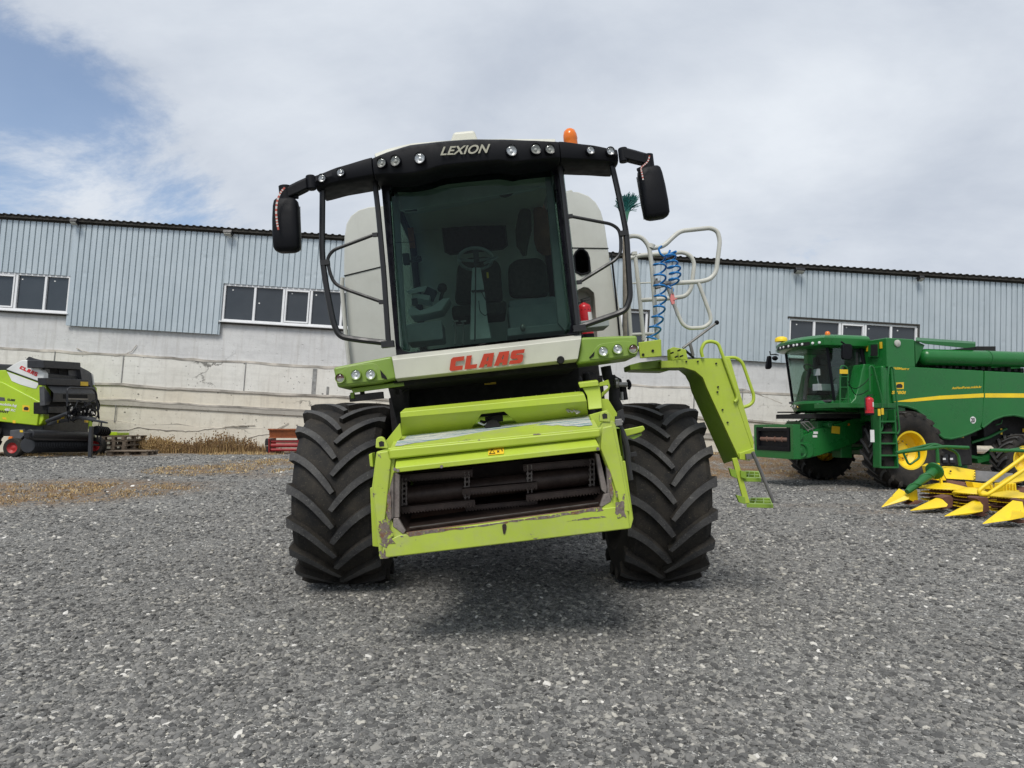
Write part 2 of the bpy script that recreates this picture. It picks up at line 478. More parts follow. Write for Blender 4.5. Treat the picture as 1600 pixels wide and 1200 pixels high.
# rusty worn steel inside the intake
def rusty(name, a, b, rough=.7, metal=.2):
    s = NT(name); n = s.noise(7, 8, .7); k = s.noise(60, 4)
    col = s.mix(s.rng(n, .35, .65), tuple(a), tuple(b)); col = s.mix(s.math('MULTIPLY', s.rng(k, .5, .75), .5), col, tuple(x * .45 for x in a))
    s.bump(k, .2, .004)
    return s.set(Base_Color=col, Roughness=rough, Metallic=metal)
def scraped_mat():
    s = NT('scraped_primer'); n = s.noise(26, 8, .75, .6); k = s.noise(9, 6, .7)
    col = s.mix(s.rng(s.noise(45, 6, .7), .35, .65), (.10, .075, .062), (.21, .17, .15)); col = s.mix(s.rng(k, .52, .62), col, (.17, .075, .035))
    col = s.mix(s.rng(n, .555, .575), col, (.36, .46, .055)); s.bump(n, .3, .004)
    return s.set(Base_Color=col, Roughness=.75)
M['scraped'] = scraped_mat()
M['rust'] = rusty('brown_worn_steel', (.20, .10, .068), (.25, .16, .125))
M['rust_dark'] = rusty('dark_worn_steel', (.034, .022, .018), (.07, .048, .04), .5, .3)
M['worn_grey'] = rusty('scraped_grey_steel', (.15, .125, .115), (.25, .22, .20), .6, .2)
M['rust_orange'] = rusty('orange_rust', (.34, .10, .03), (.20, .06, .025), .8, 0)
M['old_red'] = rusty('old_red_paint', (.32, .012, .018), (.20, .015, .015), .5, 0)
M['pallet'] = rusty('grey_pallet_wood', (.22, .175, .13), (.13, .10, .075), .9, 0)

M['jgreen'] = paint('deep_green_paint', (.009, .135, .024), dust=(.14, .15, .1), amt=.05, rough=.26, streak=.02)
M['jgreen_flat'] = paint('green_steel_paint', (.008, .115, .022), dust=(.14, .14, .1), amt=.08, rough=.42)
M['jyellow'] = paint('strong_yellow_paint', (.86, .60, .012), dust=(.3, .25, .15), amt=.12, rough=.4)
M['hyellow'] = paint('worn_yellow_paint', (.86, .61, .01), dust=(.35, .22, .08), amt=.25, chips=.03, chipcol=(.10, .045, .03), rough=.42)
M['hbrown'] = rusty('brown_rusty_casting', (.10, .035, .025), (.16, .075, .05), .8, 0)
M['vlime'] = paint('bright_lime_paint', (.36, .52, .015), amt=.05, rough=.28, streak=.02)
M['vwhite'] = paint('white_gloss_paint', (.66, .67, .65), amt=.04, rough=.28, streak=.02)
M['vblack'] = plain('charcoal_paint', (.020, .021, .025), .5, var=.2)
M['vgrey'] = plain('grey_sheet', (.07, .072, .078), .5, var=.2)
M['red_rim'] = plain('red_wheel_paint', (.36, .02, .02), .45)
M['ribbon_red'] = plain('red_tape', (.36, .07, .05), .6)
M['ribbon_white'] = plain('white_tape', (.50, .46, .43), .6)

# ------------------------------------------------------------------ ground
def ground_mat():
    s = NT('gravel_ground')
    v = s.co()
    nv = s.n('ShaderNodeTexNoise'); nv.inputs['Scale'].default_value = 22; nv.inputs['Detail'].default_value = 3; s.l(v, nv.inputs['Vector'])
    vv = s.n('ShaderNodeVectorMath', operation='MULTIPLY_ADD'); s.l(nv.outputs['Color'], vv.inputs[0]); vv.inputs[1].default_value = (.03, .03, .03); s.l(v, vv.inputs[2])
    def vor(sc):
        x = s.n('ShaderNodeTexVoronoi'); x.inputs['Scale'].default_value = sc; s.l(vv.outputs[0], x.inputs['Vector']); return x
    a, b, c = vor(62), vor(26), vor(120)
    def lum(x):
        q = s.n('ShaderNodeSeparateColor'); s.l(x.outputs['Color'], q.inputs[0]); return q.outputs[0]
    stops = [(0, (.065, .065, .064)), (.35, (.115, .115, .112)), (.62, (.175, .174, .166)), (.84, (.25, .245, .23)), (.95, (.36, .35, .32)), (1, (.62, .61, .58))]
    ca = s.ramp(lum(a), stops); cb = s.ramp(lum(b), stops); cc = s.ramp(lum(c), stops)
    big = s.rng(lum(b), .66, .68)
    col = s.mix(s.rng(lum(a), .4, .42), cc, ca); col = s.mix(s.math('MULTIPLY', big, .85), col, cb)
    patch = s.noise(.55, 5, .6); col = s.mix(s.math('MULTIPLY', s.rng(patch, .45, .75), .25), col, (.20, .18, .15))
    # bare brown earth and straw where the yard meets the wall and in a few worn spots
    att = s.n('ShaderNodeAttribute'); att.attribute_name = 'earth'
    e = s.math('MULTIPLY', att.outputs['Fac'], s.rng(s.noise(3.2, 6, .65), .30, .58))
    earth = s.mix(s.rng(s.noise(30, 5, .7), .35, .65), (.13, .075, .042), (.28, .185, .095))
    col = s.mix(e, col, earth)
    h1 = s.math('SUBTRACT', 1.0, s.math('MULTIPLY', a.outputs['Distance'], 1.0)); h2 = s.math('SUBTRACT', 1.0, b.outputs['Distance'])
    hh = s.math('ADD', s.math('MULTIPLY', h1, .5), s.math('MULTIPLY', s.math('MULTIPLY', h2, big), .8))
    hh = s.math('ADD', hh, s.math('MULTIPLY', lum(a), .35))
    s.bump(hh, .9, .022)
    return s.set(Base_Color=col, Roughness=.9, Specular_IOR_Level=.25)
M['ground'] = ground_mat()
EARTH = []      # (x, y, rx, ry, strength)
def earth_px(px, py, rx, ry, st=1.0):
    p = ground_at(px, py); EARTH.append((p.x, p.y, rx, ry, st))
for a in ((60, 768, 2.8, 1.7, 1), (200, 764, 1.8, 1.2, .9), (330, 733, 1.6, 1.2, .9), (430, 722, 1.5, 1.2, .8), (300, 708, 4.5, .7, 1), (150, 712, 3.0, .6, .9), (420, 742, .8, .45, .6),
          (1130, 738, 2.2, .9, 1), (1240, 735, 3.0, 1.2, 1), (1330, 745, 2.5, .8, .9), (1340, 765, 1.6, .5, .5), (1380, 800, 1.0, .5, .45), (1290, 790, 1.4, .5, .35), (1420, 820, .9, .4, .3)):
    earth_px(*a)
def sm_dec(d): return 1 - sm(.2, 1.3, d)
def earth(x, y):
    e = max(sm(21.3, 22.6, y) * .85, sm(19.9, 21.2, y) * sm(3, 6, x) * .9)
    for ex, ey, rx, ry, st in EARTH:
        d = ((x - ex) / rx) ** 2 + ((y - ey) / ry) ** 2
        if d < 1.3: e = max(e, st * sm_dec(d))
    return min(1, e)
def make_ground():
    xs = np.concatenate([np.linspace(-400, -34, 12), np.linspace(-32, 32, 129), np.linspace(34, 400, 12)])
    ys = np.concatenate([np.linspace(-200, -8, 10), np.linspace(-6, 28, 103), np.linspace(32, 700, 14)])
    vs = [(x, y, gz(x, y) if (abs(x) < 60 and -7 < y < 60) else gz(max(-60, min(60, x)), max(-7, min(60, y)))) for y in ys for x in xs]
    n = len(xs); fs = [(j * n + i, j * n + i + 1, (j + 1) * n + i + 1, (j + 1) * n + i) for j in range(len(ys) - 1) for i in range(n - 1)]
    me = bpy.data.meshes.new('ground'); me.from_pydata(vs, [], fs); me.materials.append(M['ground'])
    at_ = me.attributes.new('earth', 'FLOAT', 'POINT'); at_.data.foreach_set('value', [earth(v[0], v[1]) for v in vs])
    o = link('ground', me, smooth=0); return tag(o, 'grey gravel yard sloping up to the warehouse', kind='structure')
make_ground()

# loose stones lying on the yard: one geometry-nodes carpet of crushed stone
def stone_mat():
    s = NT('crushed_stone'); oi = s.n('ShaderNodeObjectInfo')
    st = [(0, (.062, .061, .059)), (.28, (.103, .102, .098)), (.54, (.150, .147, .140)), (.77, (.205, .199, .186)), (.925, (.285, .273, .246)), (.98, (.41, .39, .34)), (1, (.62, .60, .56))]
    col = s.ramp(oi.outputs['Random'], st)
    lp = s.n('ShaderNodeTexNoise'); lp.inputs['Scale'].default_value = .7; lp.inputs['Detail'].default_value = 4; s.l(oi.outputs['Location'], lp.inputs['Vector'])
    col = s.mix(1.0, col, s.rng(lp.outputs['Fac'], .3, .7, .90, 1.26), 'MULTIPLY'); wv = s.noise(60, 5, .65, 0, s.co()); col = s.mix(1.0, col, s.rng(wv, .3, .7, .75, 1.25), 'MULTIPLY')
    s.bump(s.noise(160, 4, .6), .35, .003)
    return s.set(Base_Color=col, Roughness=.85, Specular_IOR_Level=.3)
M['stone'] = stone_mat()
def make_gravel():
    ys = np.linspace(2.6, 22, 60); vs = []; fs = []; dens = []; siz = []
    K = 44
    for y in ys:
        hw = y * .79 + 3.0
        for k in range(K):
            x = -hw + 2 * hw * k / (K - 1)
            vs.append((x, y, gz(x, y) - .002))
            d = 7600 if y < 4.2 else 7600 * (4.2 / y) ** 1.75
            e = earth(x, y); d *= (1 - .75 * e)
            d *= .75 + .6 * mnoise.noise((x * .8, y * .8, 9))
            if y > 20: d *= .3
            d *= 1 - .75 * sm(y * .78 + .3, hw, abs(x))
            dens.append(max(0, d)); siz.append(1.0 if y < 4.5 else (y / 4.5) ** .33)
    for j in range(len(ys) - 1):
        for k in range(K - 1): a = j * K + k; fs.append((a, a + 1, a + K + 1, a + K))
    me = bpy.data.meshes.new('gravel'); me.from_pydata(vs, [], fs)
    for nme, arr in (('dens', dens), ('siz', siz)):
        a_ = me.attributes.new(nme, 'FLOAT', 'POINT'); a_.data.foreach_set('value', arr)
    me.materials.append(M['stone'])
    o = bpy.data.objects.new('gravel', me); COL.objects.link(o)
    tag(o, 'loose grey crushed stones covering the yard', kind='stuff')
    g = bpy.data.node_groups.new('gravel_scatter', 'GeometryNodeTree')
    g.interface.new_socket('Geometry', in_out='INPUT', socket_type='NodeSocketGeometry'); g.interface.new_socket('Geometry', in_out='OUTPUT', socket_type='NodeSocketGeometry')
    N = g.nodes.new; L = g.links.new
    gi = N('NodeGroupInput'); go = N('NodeGroupOutput')
    dp = N('GeometryNodeDistributePointsOnFaces'); na = N('GeometryNodeInputNamedAttribute'); na.data_type = 'FLOAT'; na.inputs[0].default_value = 'dens'
    L(gi.outputs[0], dp.inputs['Mesh']); L(na.outputs[0], dp.inputs['Density'])
    ns = N('GeometryNodeInputNamedAttribute'); ns.data_type = 'FLOAT'; ns.inputs[0].default_value = 'siz'
    jo = N('GeometryNodeJoinGeometry')
    for k in range(7):
        ic = N('GeometryNodeMeshIcoSphere'); ic.inputs['Radius'].default_value = 1.0; ic.inputs['Subdivisions'].default_value = 2 if k < 2 else 1
        pos = N('GeometryNodeInputPosition')
        tx = N('ShaderNodeTexVoronoi'); tx.inputs['Scale'].default_value = .55; tx.feature = 'F1'
        ad = N('ShaderNodeVectorMath'); ad.operation = 'ADD'; L(pos.outputs[0], ad.inputs[0]); ad.inputs[1].default_value = (k * 7.3, k * 3.1, k * 1.7)
        L(ad.outputs[0], tx.inputs['Vector'])
        tn = N('ShaderNodeTexNoise'); tn.inputs['Scale'].default_value = 1.7; tn.inputs['Detail'].default_value = 1; L(ad.outputs[0], tn.inputs['Vector'])
        m1 = N('ShaderNodeMath'); m1.operation = 'MULTIPLY_ADD'; L(tx.outputs['Distance'], m1.inputs[0]); m1.inputs[1].default_value = -.6; m1.inputs[2].default_value = .8
        m2 = N('ShaderNodeMath'); m2.operation = 'MULTIPLY_ADD'; L(tn.outputs[0], m2.inputs[0]); m2.inputs[1].default_value = 1.7; L(m1.outputs[0], m2.inputs[2])
        sc = N('ShaderNodeVectorMath'); sc.operation = 'SCALE'; L(pos.outputs[0], sc.inputs[0]); L(m2.outputs[0], sc.inputs['Scale'])
        sp = N('GeometryNodeSetPosition'); L(ic.outputs[0], sp.inputs['Geometry']); L(sc.outputs[0], sp.inputs['Position'])
        tr = N('GeometryNodeTransform'); L(sp.outputs[0], tr.inputs['Geometry'])
        tr.inputs['Scale'].default_value = [(.75, .6, .36), (.8, .5, .42), (.6, .62, .45), (.95, .5, .28), (.7, .7, .3), (.6, .5, .45), (.8, .45, .35)][k]
        sh = N('GeometryNodeSetShadeSmooth'); sh.inputs['Shade Smooth'].default_value = False; L(tr.outputs[0], sh.inputs[0])
        ms = N('GeometryNodeSetMaterial'); ms.inputs['Material'].default_value = M['stone']; L(sh.outputs[0], ms.inputs[0])
        gt = N('GeometryNodeGeometryToInstance'); L(ms.outputs[0], gt.inputs[0]); L(gt.outputs[0], jo.inputs[0])
    ip = N('GeometryNodeInstanceOnPoints'); ip.inputs['Pick Instance'].default_value = True
    L(dp.outputs['Points'], ip.inputs['Points']); L(jo.outputs[0], ip.inputs['Instance'])
    ri = N('FunctionNodeRandomValue'); ri.data_type = 'INT'; ri.inputs[4].default_value = 0; ri.inputs[5].default_value = 6; ri.inputs['Seed'].default_value = 3
    L(ri.outputs[2], ip.inputs['Instance Index'])
    rr = N('FunctionNodeRandomValue'); rr.data_type = 'FLOAT_VECTOR'; rr.inputs[0].default_value = (-.45, -.45, 0); rr.inputs[1].default_value = (.45, .45, 6.28); L(rr.outputs[0], ip.inputs['Rotation'])
    rs = N('FunctionNodeRandomValue'); rs.data_type = 'FLOAT'; rs.inputs[2].default_value = 0; rs.inputs[3].default_value = 1; rs.inputs['Seed'].default_value = 11
    pw = N('ShaderNodeMath'); pw.operation = 'POWER'; L(rs.outputs[1], pw.inputs[0]); pw.inputs[1].default_value = 7.0
    ma = N('ShaderNodeMath'); ma.operation = 'MULTIPLY_ADD'; L(pw.outputs[0], ma.inputs[0]); ma.inputs[1].default_value = .024; ma.inputs[2].default_value = .0068
    mm = N('ShaderNodeMath'); mm.operation = 'MULTIPLY'; L(ma.outputs[0], mm.inputs[0]); L(ns.outputs[0], mm.inputs[1])
    # the size attribute has to survive the scatter, so it is read on the points
    L(mm.outputs[0], ip.inputs['Scale'])
    L(ip.outputs[0], go.inputs[0])
    md = o.modifiers.new('scatter', 'NODES'); md.node_group = g
    return o
make_gravel()

# dry grass: straw tufts and brown weeds
def grass_mat():
    s = NT('dry_grass'); at_ = s.n('ShaderNodeAttribute'); at_.attribute_name = 'tint'
    col = s.ramp(at_.outputs['Fac'], [(0, (.15, .095, .055)), (.4, (.29, .19, .10)), (.75, (.42, .29, .13)), (1, (.55, .43, .24))])
    return s.set(Base_Color=col, Roughness=.9, Specular_IOR_Level=.15)
M['grass'] = grass_mat()
def make_grass(name, spots, label):
    V = []; F = []; T = []
    for (x0, y0, rx, ry, n, h, tint, lean) in spots:
        for _ in range(n):
            a = random.uniform(0, 6.283); q = math.sqrt(random.random())
            x = x0 + rx * q * math.cos(a); y = y0 + ry * q * math.sin(a)
            if y > 23.6 or (h < .2 and mnoise.noise((x * 1.5, y * 2.6, 5)) + .5 * mnoise.noise((x * 5, y * 7, 2)) < -.02): continue
            z = gz(x, y) - .01; hh = h * random.uniform(.35, 1.15) * (1 - .5 * q); w = random.uniform(.004, .011) * (1 + .6 * h)
            d = random.uniform(0, 6.283); l = hh * random.uniform(.1, lean); ux, uy = math.cos(d), math.sin(d)
            sx, sy = -uy * w, ux * w
            b = len(V)
            V += [(x - sx, y - sy, z), (x + sx, y + sy, z), (x + ux * l * .4 + sx * .7, y + uy * l * .4 + sy * .7, z + hh * .6), (x + ux * l * .4 - sx * .7, y + uy * l * .4 - sy * .7, z + hh * .6), (x + ux * l, y + uy * l, z + hh)]
            F += [(b, b + 1, b + 2, b + 3), (b + 3, b + 2, b + 4)]
            t = min(1, max(0, tint + random.uniform(-.28, .28))); T += [t] * 5
            if h > .45 and random.random() < .5:       # seed heads on the tall weeds
                for k in range(3):
                    zz = z + hh * random.uniform(.7, 1.0); bb = len(V); e = .016
                    cx, cy = x + ux * l * .8 + random.uniform(-.02, .02), y + uy * l * .8
                    V += [(cx - e, cy, zz - e), (cx + e, cy, zz - e), (cx + e * .6, cy + e, zz + e), (cx - e * .6, cy - e, zz + e)]; F += [(bb, bb + 1, bb + 2, bb + 3)]; T += [max(0, t - .2)] * 4
    me = bpy.data.meshes.new(name); me.from_pydata(V, [], F); me.materials.append(M['grass'])
    a_ = me.attributes.new('tint', 'FLOAT', 'POINT'); a_.data.foreach_set('value', T)
    o = bpy.data.objects.new(name, me); COL.objects.link(o); return tag(o, label, kind='stuff')
sp = []
def tuft(px, py, rx, ry, n, h, t, ln, Y=None):
    if Y is None: p = ground_at(px, py)
    else: p = at(px, py, Y)
    sp.append((p.x, p.y, rx, ry, n, h, t, ln))
for a in ((60, 770, 2.5, 1.2, 4200, .075, .72, 1.4), (215, 765, 1.3, .8, 1700, .07, .7, 1.4), (320, 734, 1.4, 1.0, 2200, .09, .85, 1.3), (420, 722, 1.2, .9, 1500, .09, .8, 1.3), (455, 736, .5, .5, 400, .1, .8, 1.2),
        (100, 711, 2.4, .7, 1900, .12, .75, 1.2), (20, 713, 1.5, .7, 900, .1, .7, 1.2), (430, 708, 1.2, .6, 1200, .16, .75, 1.0), (380, 710, 1.5, .5, 1200, .14, .7, 1.0),
        (1135, 722, 1.4, 1.0, 2600, .12, .85, 1.2), (1220, 722, 2.0, 1.0, 2600, .12, .8, 1.2), (1140, 741, 1.5, .5, 900, .07, .6, 1.4), (1270, 735, 2.0, 1.2, 1800, .12, .8, 1.2), (1340, 740, 1.6, 1.0, 1200, .1, .75, 1.2)): tuft(*a)
for px, n, h, t in ((222, 800, .50, .92), (240, 1000, .62, .85), (258, 900, .55, .8), (280, 500, .46, .75), (300, 420, .42, .7), (320, 380, .42, .65), (205, 300, .4, .8), (345, 260, .4, .65), (370, 240, .35, .65)): tuft(px, 705, .42, .32, n, h, t, .75, 22.9)
make_grass('dry_grass', sp, 'straw coloured dry grass lying in patches on the gravel')
sp = []
for px, n, h, t in ((275, 130, .55, .5), (300, 150, .5, .5), (318, 220, .7, .5), (333, 240, .75, .55), (350, 280, .85, .52), (368, 220, .7, .52), (385, 240, .62, .45), (400, 240, .45, .4), (412, 350, .4, .35), (208, 140, .75, .15), (425, 220, .42, .4)): tuft(px, 705, .38, .30, n, h, t, .5, 22.8)
make_grass('dry_weeds', sp, 'tall brown dried weeds along the foot of the warehouse wall')

# ------------------------------------------------------------------ warehouse
BM_ = Matrix.Translation((0, 24.4, .7)) @ Matrix.Rotation(R(1.6), 4, 'Z') @ Matrix.Rotation(R(3.25), 4, 'Y')
WF = Frame(BM_)
def wp(px, py, y=0.0): return WF.P(px, py, 1, y)
def cladding_mat():
    s = NT('blue_grey_cladding'); o = s.xyz()
    big = s.noise(.5, 5, .6); st = s.noise(3.0, 5, .6, 0, s.co((3, 1, .18)))
    col = s.mix(s.rng(big, .3, .7), (.415, .475, .51), (.485, .54, .57)); col = s.mix(s.math('MULTIPLY', s.rng(st, .45, .75), .35), col, (.25, .30, .32))
    col = s.mix(s.math('MULTIPLY', s.rng(s.noise(14, 5, .7), .62, .75), .4), col, (.5, .54, .55))
    dn = s.voro(1.6, 'F1'); b1 = s.bump(s.rng(dn, 0, .22, 0, 1, True), .35, .02)
    s.bump(s.noise(2.4, 3), .3, .03, b1)
    return s.set(Base_Color=col, Roughness=.42, Metallic=.25, Specular_IOR_Level=.5)
M['clad'] = cladding_mat()
def concrete(name, base, warm, joints=(), pit=1.0, crack=1.0, dark=(.10, .095, .085), form=.35):
    s = NT(name); o = s.xyz()
    big = s.noise(.55, 7, .65); mid = s.noise(2.6, 8, .68); fine = s.noise(22, 6, .7)
    col = s.mix(s.rng(big, .32, .68), tuple(base), tuple(warm))
    col = s.mix(s.math('MULTIPLY', s.rng(mid, .48, .78), .42), col, tuple(b * .62 for b in base))
    col = s.mix(s.math('MULTIPLY', s.rng(fine, .55, .75), .28), col, tuple(b * .55 for b in base))
    # rain streaks and formwork bands
    st = s.noise(5, 6, .65, 0, s.co((1.3, 1, .10))); col = s.mix(s.math('MULTIPLY', s.rng(st, .52, .75), .38), col, (.30, .275, .235))
    hb = s.noise(2.2, 5, .7, 0, s.co((.10, 1, 2.2))); col = s.mix(s.math('MULTIPLY', s.rng(hb, .5, .72), form), col, tuple(b * .70 for b in base))
    # blow holes
    pv = s.voro(2.6, 'F1', s.co((1, 1, 1.25))); ph = s.math('MULTIPLY', s.rng(pv, .07, .12, 1, 0), s.rng(s.noise(1.3, 4, .6), .40, .56))
    pv2 = s.voro(6.5, 'F1'); ph2 = s.math('MULTIPLY', s.rng(pv2, .10, .17, 1, 0), s.rng(s.noise(1.1, 5, .6), .46, .62))
    ph = s.math('MAXIMUM', ph, ph2); col = s.mix(s.math('MULTIPLY', ph, .75 * pit), col, dark)
    # cracks: thin wandering lines
    cv = s.n('ShaderNodeVectorMath', operation='MULTIPLY_ADD'); nn = s.n('ShaderNodeTexNoise'); nn.inputs['Scale'].default_value = 1.6; nn.inputs['Detail'].default_value = 7; nn.inputs['Roughness'].default_value = .65
    s.l(s.co(), nn.inputs['Vector']); s.l(nn.outputs['Color'], cv.inputs[0]); cv.inputs[1].default_value = (.9, 0, .7); s.l(s.co((.5, 1, .85)), cv.inputs[2])
    ce = s.voro(.42, 'DISTANCE_TO_EDGE', cv.outputs[0]); ck = s.math('MULTIPLY', s.rng(ce, .002, .008, 1, 0), s.rng(s.noise(.5, 3), .54, .62))
    col = s.mix(s.math('MULTIPLY', ck, .8 * crack), col, dark)
    h = s.math('SUBTRACT', s.math('ADD', s.math('MULTIPLY', mid, .6), s.math('MULTIPLY', fine, .35)), s.math('MULTIPLY', s.math('MAXIMUM', ph, ck), .8))
    s.bump(h, .45, .03)
    return s.set(Base_Color=col, Roughness=.92, Specular_IOR_Level=.2)
M['plaster'] = concrete('grey_render', (.56, .56, .555), (.63, .63, .62), pit=.15, crack=.4, form=.3)
M['conc_a'] = concrete('pale_cast_concrete', (.66, .64, .585), (.72, .71, .665))
M['conc_b'] = concrete('cream_cast_concrete', (.66, .605, .50), (.71, .675, .585), form=.5)
M['conc_c'] = concrete('rough_cream_concrete', (.66, .61, .51), (.71, .68, .59), pit=1.0, crack=.7, form=.35)
M['ledge'] = concrete('stained_ledge_concrete', (.36, .34, .30), (.50, .47, .41), form=.5)
M['joint'] = plain('dirty_open_joint', (.40, .37, .325), .95, var=.6, scale=1.3)
M['patch'] = plain('grey_mortar', (.25, .25, .24), .95, var=.25, scale=8, bump=.4)
M['pvc'] = plain('white_window_frame', (.74, .745, .75), .4, var=.04)
M['trim'] = plain('dark_roof_trim', (.042, .039, .034), .8, spec=.2, var=.3)
def pane_mat():
    s = NT('dull_window_pane'); n = s.noise(.8, 4)
    return s.set(Base_Color=s.mix(s.rng(n, .3, .7), (.030, .036, .044), (.045, .052, .06)), Roughness=.16, Specular_IOR_Level=.5)
M['pane'] = pane_mat()

def make_warehouse():
    root = empty('warehouse', BM_, 'long warehouse clad in blue grey ribbed sheet above a cracked concrete wall', 'warehouse')
    XL, XR = -34.0, 36.0
    roofz = wp(530, 372).z; clad_hi = wp(240, 517).z; conc_top = wp(300, 561).z
    l2 = wp(405, 613).z; l3 = wp(320, 633).z; l3b = wp(320, 640).z; base = -1.6; lc = wp(300, 667).z
    pl_top = clad_hi + .02
    # window openings in the wall: (left, right, sill, head) from the photograph
    g = [(wp(-150, 420).x, wp(113, 432).x, wp(60, 487).z, wp(60, 429).z), (wp(351, 448).x, wp(560, 470).x, wp(440, 507).z, wp(440, 449).z),
         (wp(840, 470).x, wp(1012, 487).x, wp(1005, 545).z, wp(1005, 487).z), (wp(1232, 500).x, wp(1432, 510).x, wp(1320, 563).z, wp(1320, 503).z), (wp(1700, 520).x, wp(1900, 530).x, wp(1800, 590).z, wp(1800, 528).z)]
    def course(z0, z1, y, mat, name='wall', jit=0.0):
        n = 180; mb = MB(); L = []
        for i in range(n + 1):
            x = XL + (XR - XL) * i / n; a = jit * mnoise.noise((x * .7, z1 * 3, 0)) + jit * .6 * mnoise.noise((x * 3, z1 * 3, 5)); b = jit * mnoise.noise((x * .7, z0 * 3, 0)) + jit * .6 * mnoise.noise((x * 3, z0 * 3, 5))
            L.append([Vector((x, y, z0 + b)), Vector((x, y + .35, z0 + b)), Vector((x, y + .35, z1 + a)), Vector((x, y, z1 + a))])
        mb.rings(L); return mb.build(name, mat, root, smooth=50)
    course(base, lc, -.005, M['conc_c'], jit=.10)
    course(lc - .15, l3b, .02, M['conc_c'], jit=.015)
    course(l3b - .02, l3, -.035, M['ledge'], jit=.02)
    course(l3 - .02, l2, .0, M['conc_b'], jit=.015)
    course(l2 - .02, conc_top, -.02, M['conc_a'], jit=.02)
    course(conc_top, pl_top + 1.4, .03, M['plaster'], jit=.0)
    course(l2 - .05, l2 + .025, -.045, M['joint'], 'mortar_joint', jit=.05); course(conc_top - .045, conc_top + .03, -.035, M['joint'], 'mortar_joint', jit=.05)
    course(l3 - .03, l3 + .03, -.045, M['joint'], 'mortar_joint', jit=.04); course(lc - .03, lc + .02, .005, M['joint'], 'mortar_joint', jit=.14)
    # long wandering cracks near the foot of the wall
    for pts in ([(150, 671), (185, 672), (215, 669), (250, 671), (290, 674), (330, 670), (365, 666), (392, 664), (399, 663)], [(388, 684), (400, 681), (420, 678), (440, 668), (452, 660)], [(1090, 612), (1130, 606), (1165, 607), (1200, 622), (1225, 632)], [(120, 545), (150, 552), (185, 556), (205, 549), (215, 538)]):
        ck = MB(); P = [wp(a, b, -.012) for a, b in pts]; Q = []
        for a, b in zip(P, P[1:]):
            for k in range(8): q = a.lerp(b, k / 8); Q.append(q + Vector((0, 0, .05 * mnoise.noise((q.x * 2.1, q.z, 1)) + .03 * mnoise.noise((q.x * 9, q.z, 4)))))
        ck.tube(Q, [.022 * (.5 + abs(mnoise.noise((q.x * 3, 7, q.z)))) for q in Q], 5); ck.build('crack', M['joint'], root)
    # vertical mortar joints and the grey strip
    mb = MB()
    for px, z0, z1, w in ((491, l2, conc_top - .08, .14), (185, lc, l3b, .02), (382, l2, conc_top, .03), (190, l2, conc_top, .03), (82, l2, conc_top, .03), (1085, l2, conc_top, .04), (1160, l2, conc_top, .03), (513, l2, l2 + .35, .08)):
        mb.box((wp(px, 600).x, -.03, (z0 + z1) / 2), (w, .026, z1 - z0 - .02))
    mb.build('mortar_joint', M['patch'], root)
    # ribbed cladding, one sheet run per bay
    def clad(x0, x1, z0, z1):
        pitch = .205; mb = MB(); L = []
        n = int((x1 - x0) / pitch)
        yo, yi = -.105, -.064
        for i in range(n):
            x = x0 + i * pitch
            for dx, y in ((0, yo), (.158, yo), (.166, yi), (.197, yi)): L.append([Vector((x + dx, y, z0)), Vector((x + dx, y, z1))])
        L.append([Vector((x1, yo, z0)), Vector((x1, yo, z1))])
        vs = [p for r in L for p in r]; fs = [(2 * k, 2 * k + 2, 2 * k + 3, 2 * k + 1) for k in range(len(L) - 1)]
        mb.add(vs, fs)
        mb.box(((x0 + x1) / 2, -.045, z0 + .012), (x1 - x0, .05, .024)); mb.build('cladding', M['clad'], root, smooth=20, recalc=False)
    top = roofz + .02
    clad(g[0][0] - 16, g[0][0], clad_hi, top); clad(g[0][0], g[0][1], g[0][3], top)
    clad(g[0][1], g[1][0], clad_hi, top); clad(g[1][0], g[1][1], g[1][3], top)
    rz = wp(1200, 566).z
    clad(g[1][1], g[2][0], rz, top); clad(g[2][0], g[2][1], g[2][3], top); clad(g[2][1], g[3][0], rz, top); clad(g[3][0], g[3][1], g[3][3], top); clad(g[3][1], XR, rz, top)
    # backing so the bays are closed behind the sheets
    MB().box(((XL + XR) / 2, .22, (pl_top + top) / 2 - .02), (XR - XL, .2, top - pl_top)).build('wall', M['plaster'], root)
    # windows
    def window(x0, x1, z0, z1, splits, openers):
        mb = MB(); yf = -.06; f = .07
        mb.box(((x0 + x1) / 2, yf + .05, z1 - f / 2), (x1 - x0, .10, f)); mb.box(((x0 + x1) / 2, yf + .05, z0 + f / 2), (x1 - x0, .10, f))
        xs = [x0 + f / 2] + list(splits) + [x1 - f / 2]
        for x in xs: mb.box((x, yf + .05, (z0 + z1) / 2), (f * 1.15, .096, z1 - z0 - 2 * f + .004))
        for k in openers:
            a, b = xs[k] + .06, xs[k + 1] - .06; zz0, zz1 = z0 + f + .01, z1 - f - .01; w = .055
            for zc_ in (zz0 + w / 2, zz1 - w / 2): mb.box(((a + b) / 2, yf + .035, zc_), (b - a, .1, w))
            for xc in (a + w / 2, b - w / 2): mb.box((xc, yf + .035, (zz0 + zz1) / 2), (w, .094, zz1 - zz0 - 2 * w + .004))
        fr = mb.build('window', M['pvc'], root, bevel=.006)
        for k in range(len(xs) - 1):
            a, b = xs[k], xs[k + 1]
            p = MB().box(((a + b) / 2, yf + .075, (z0 + z1) / 2), (b - a, .012, z1 - z0 - .06)).build('pane', M['pane'], fr)
        st = MB()
        for k in range(len(xs) - 1):
            st.box((xs[k] + (.10 if k % 2 else .22) + .05, yf + .066, z1 - (.2 if k != 1 else .62)), (.05, .004, .04))
        st.build('sticker', M['white_decal'], fr)
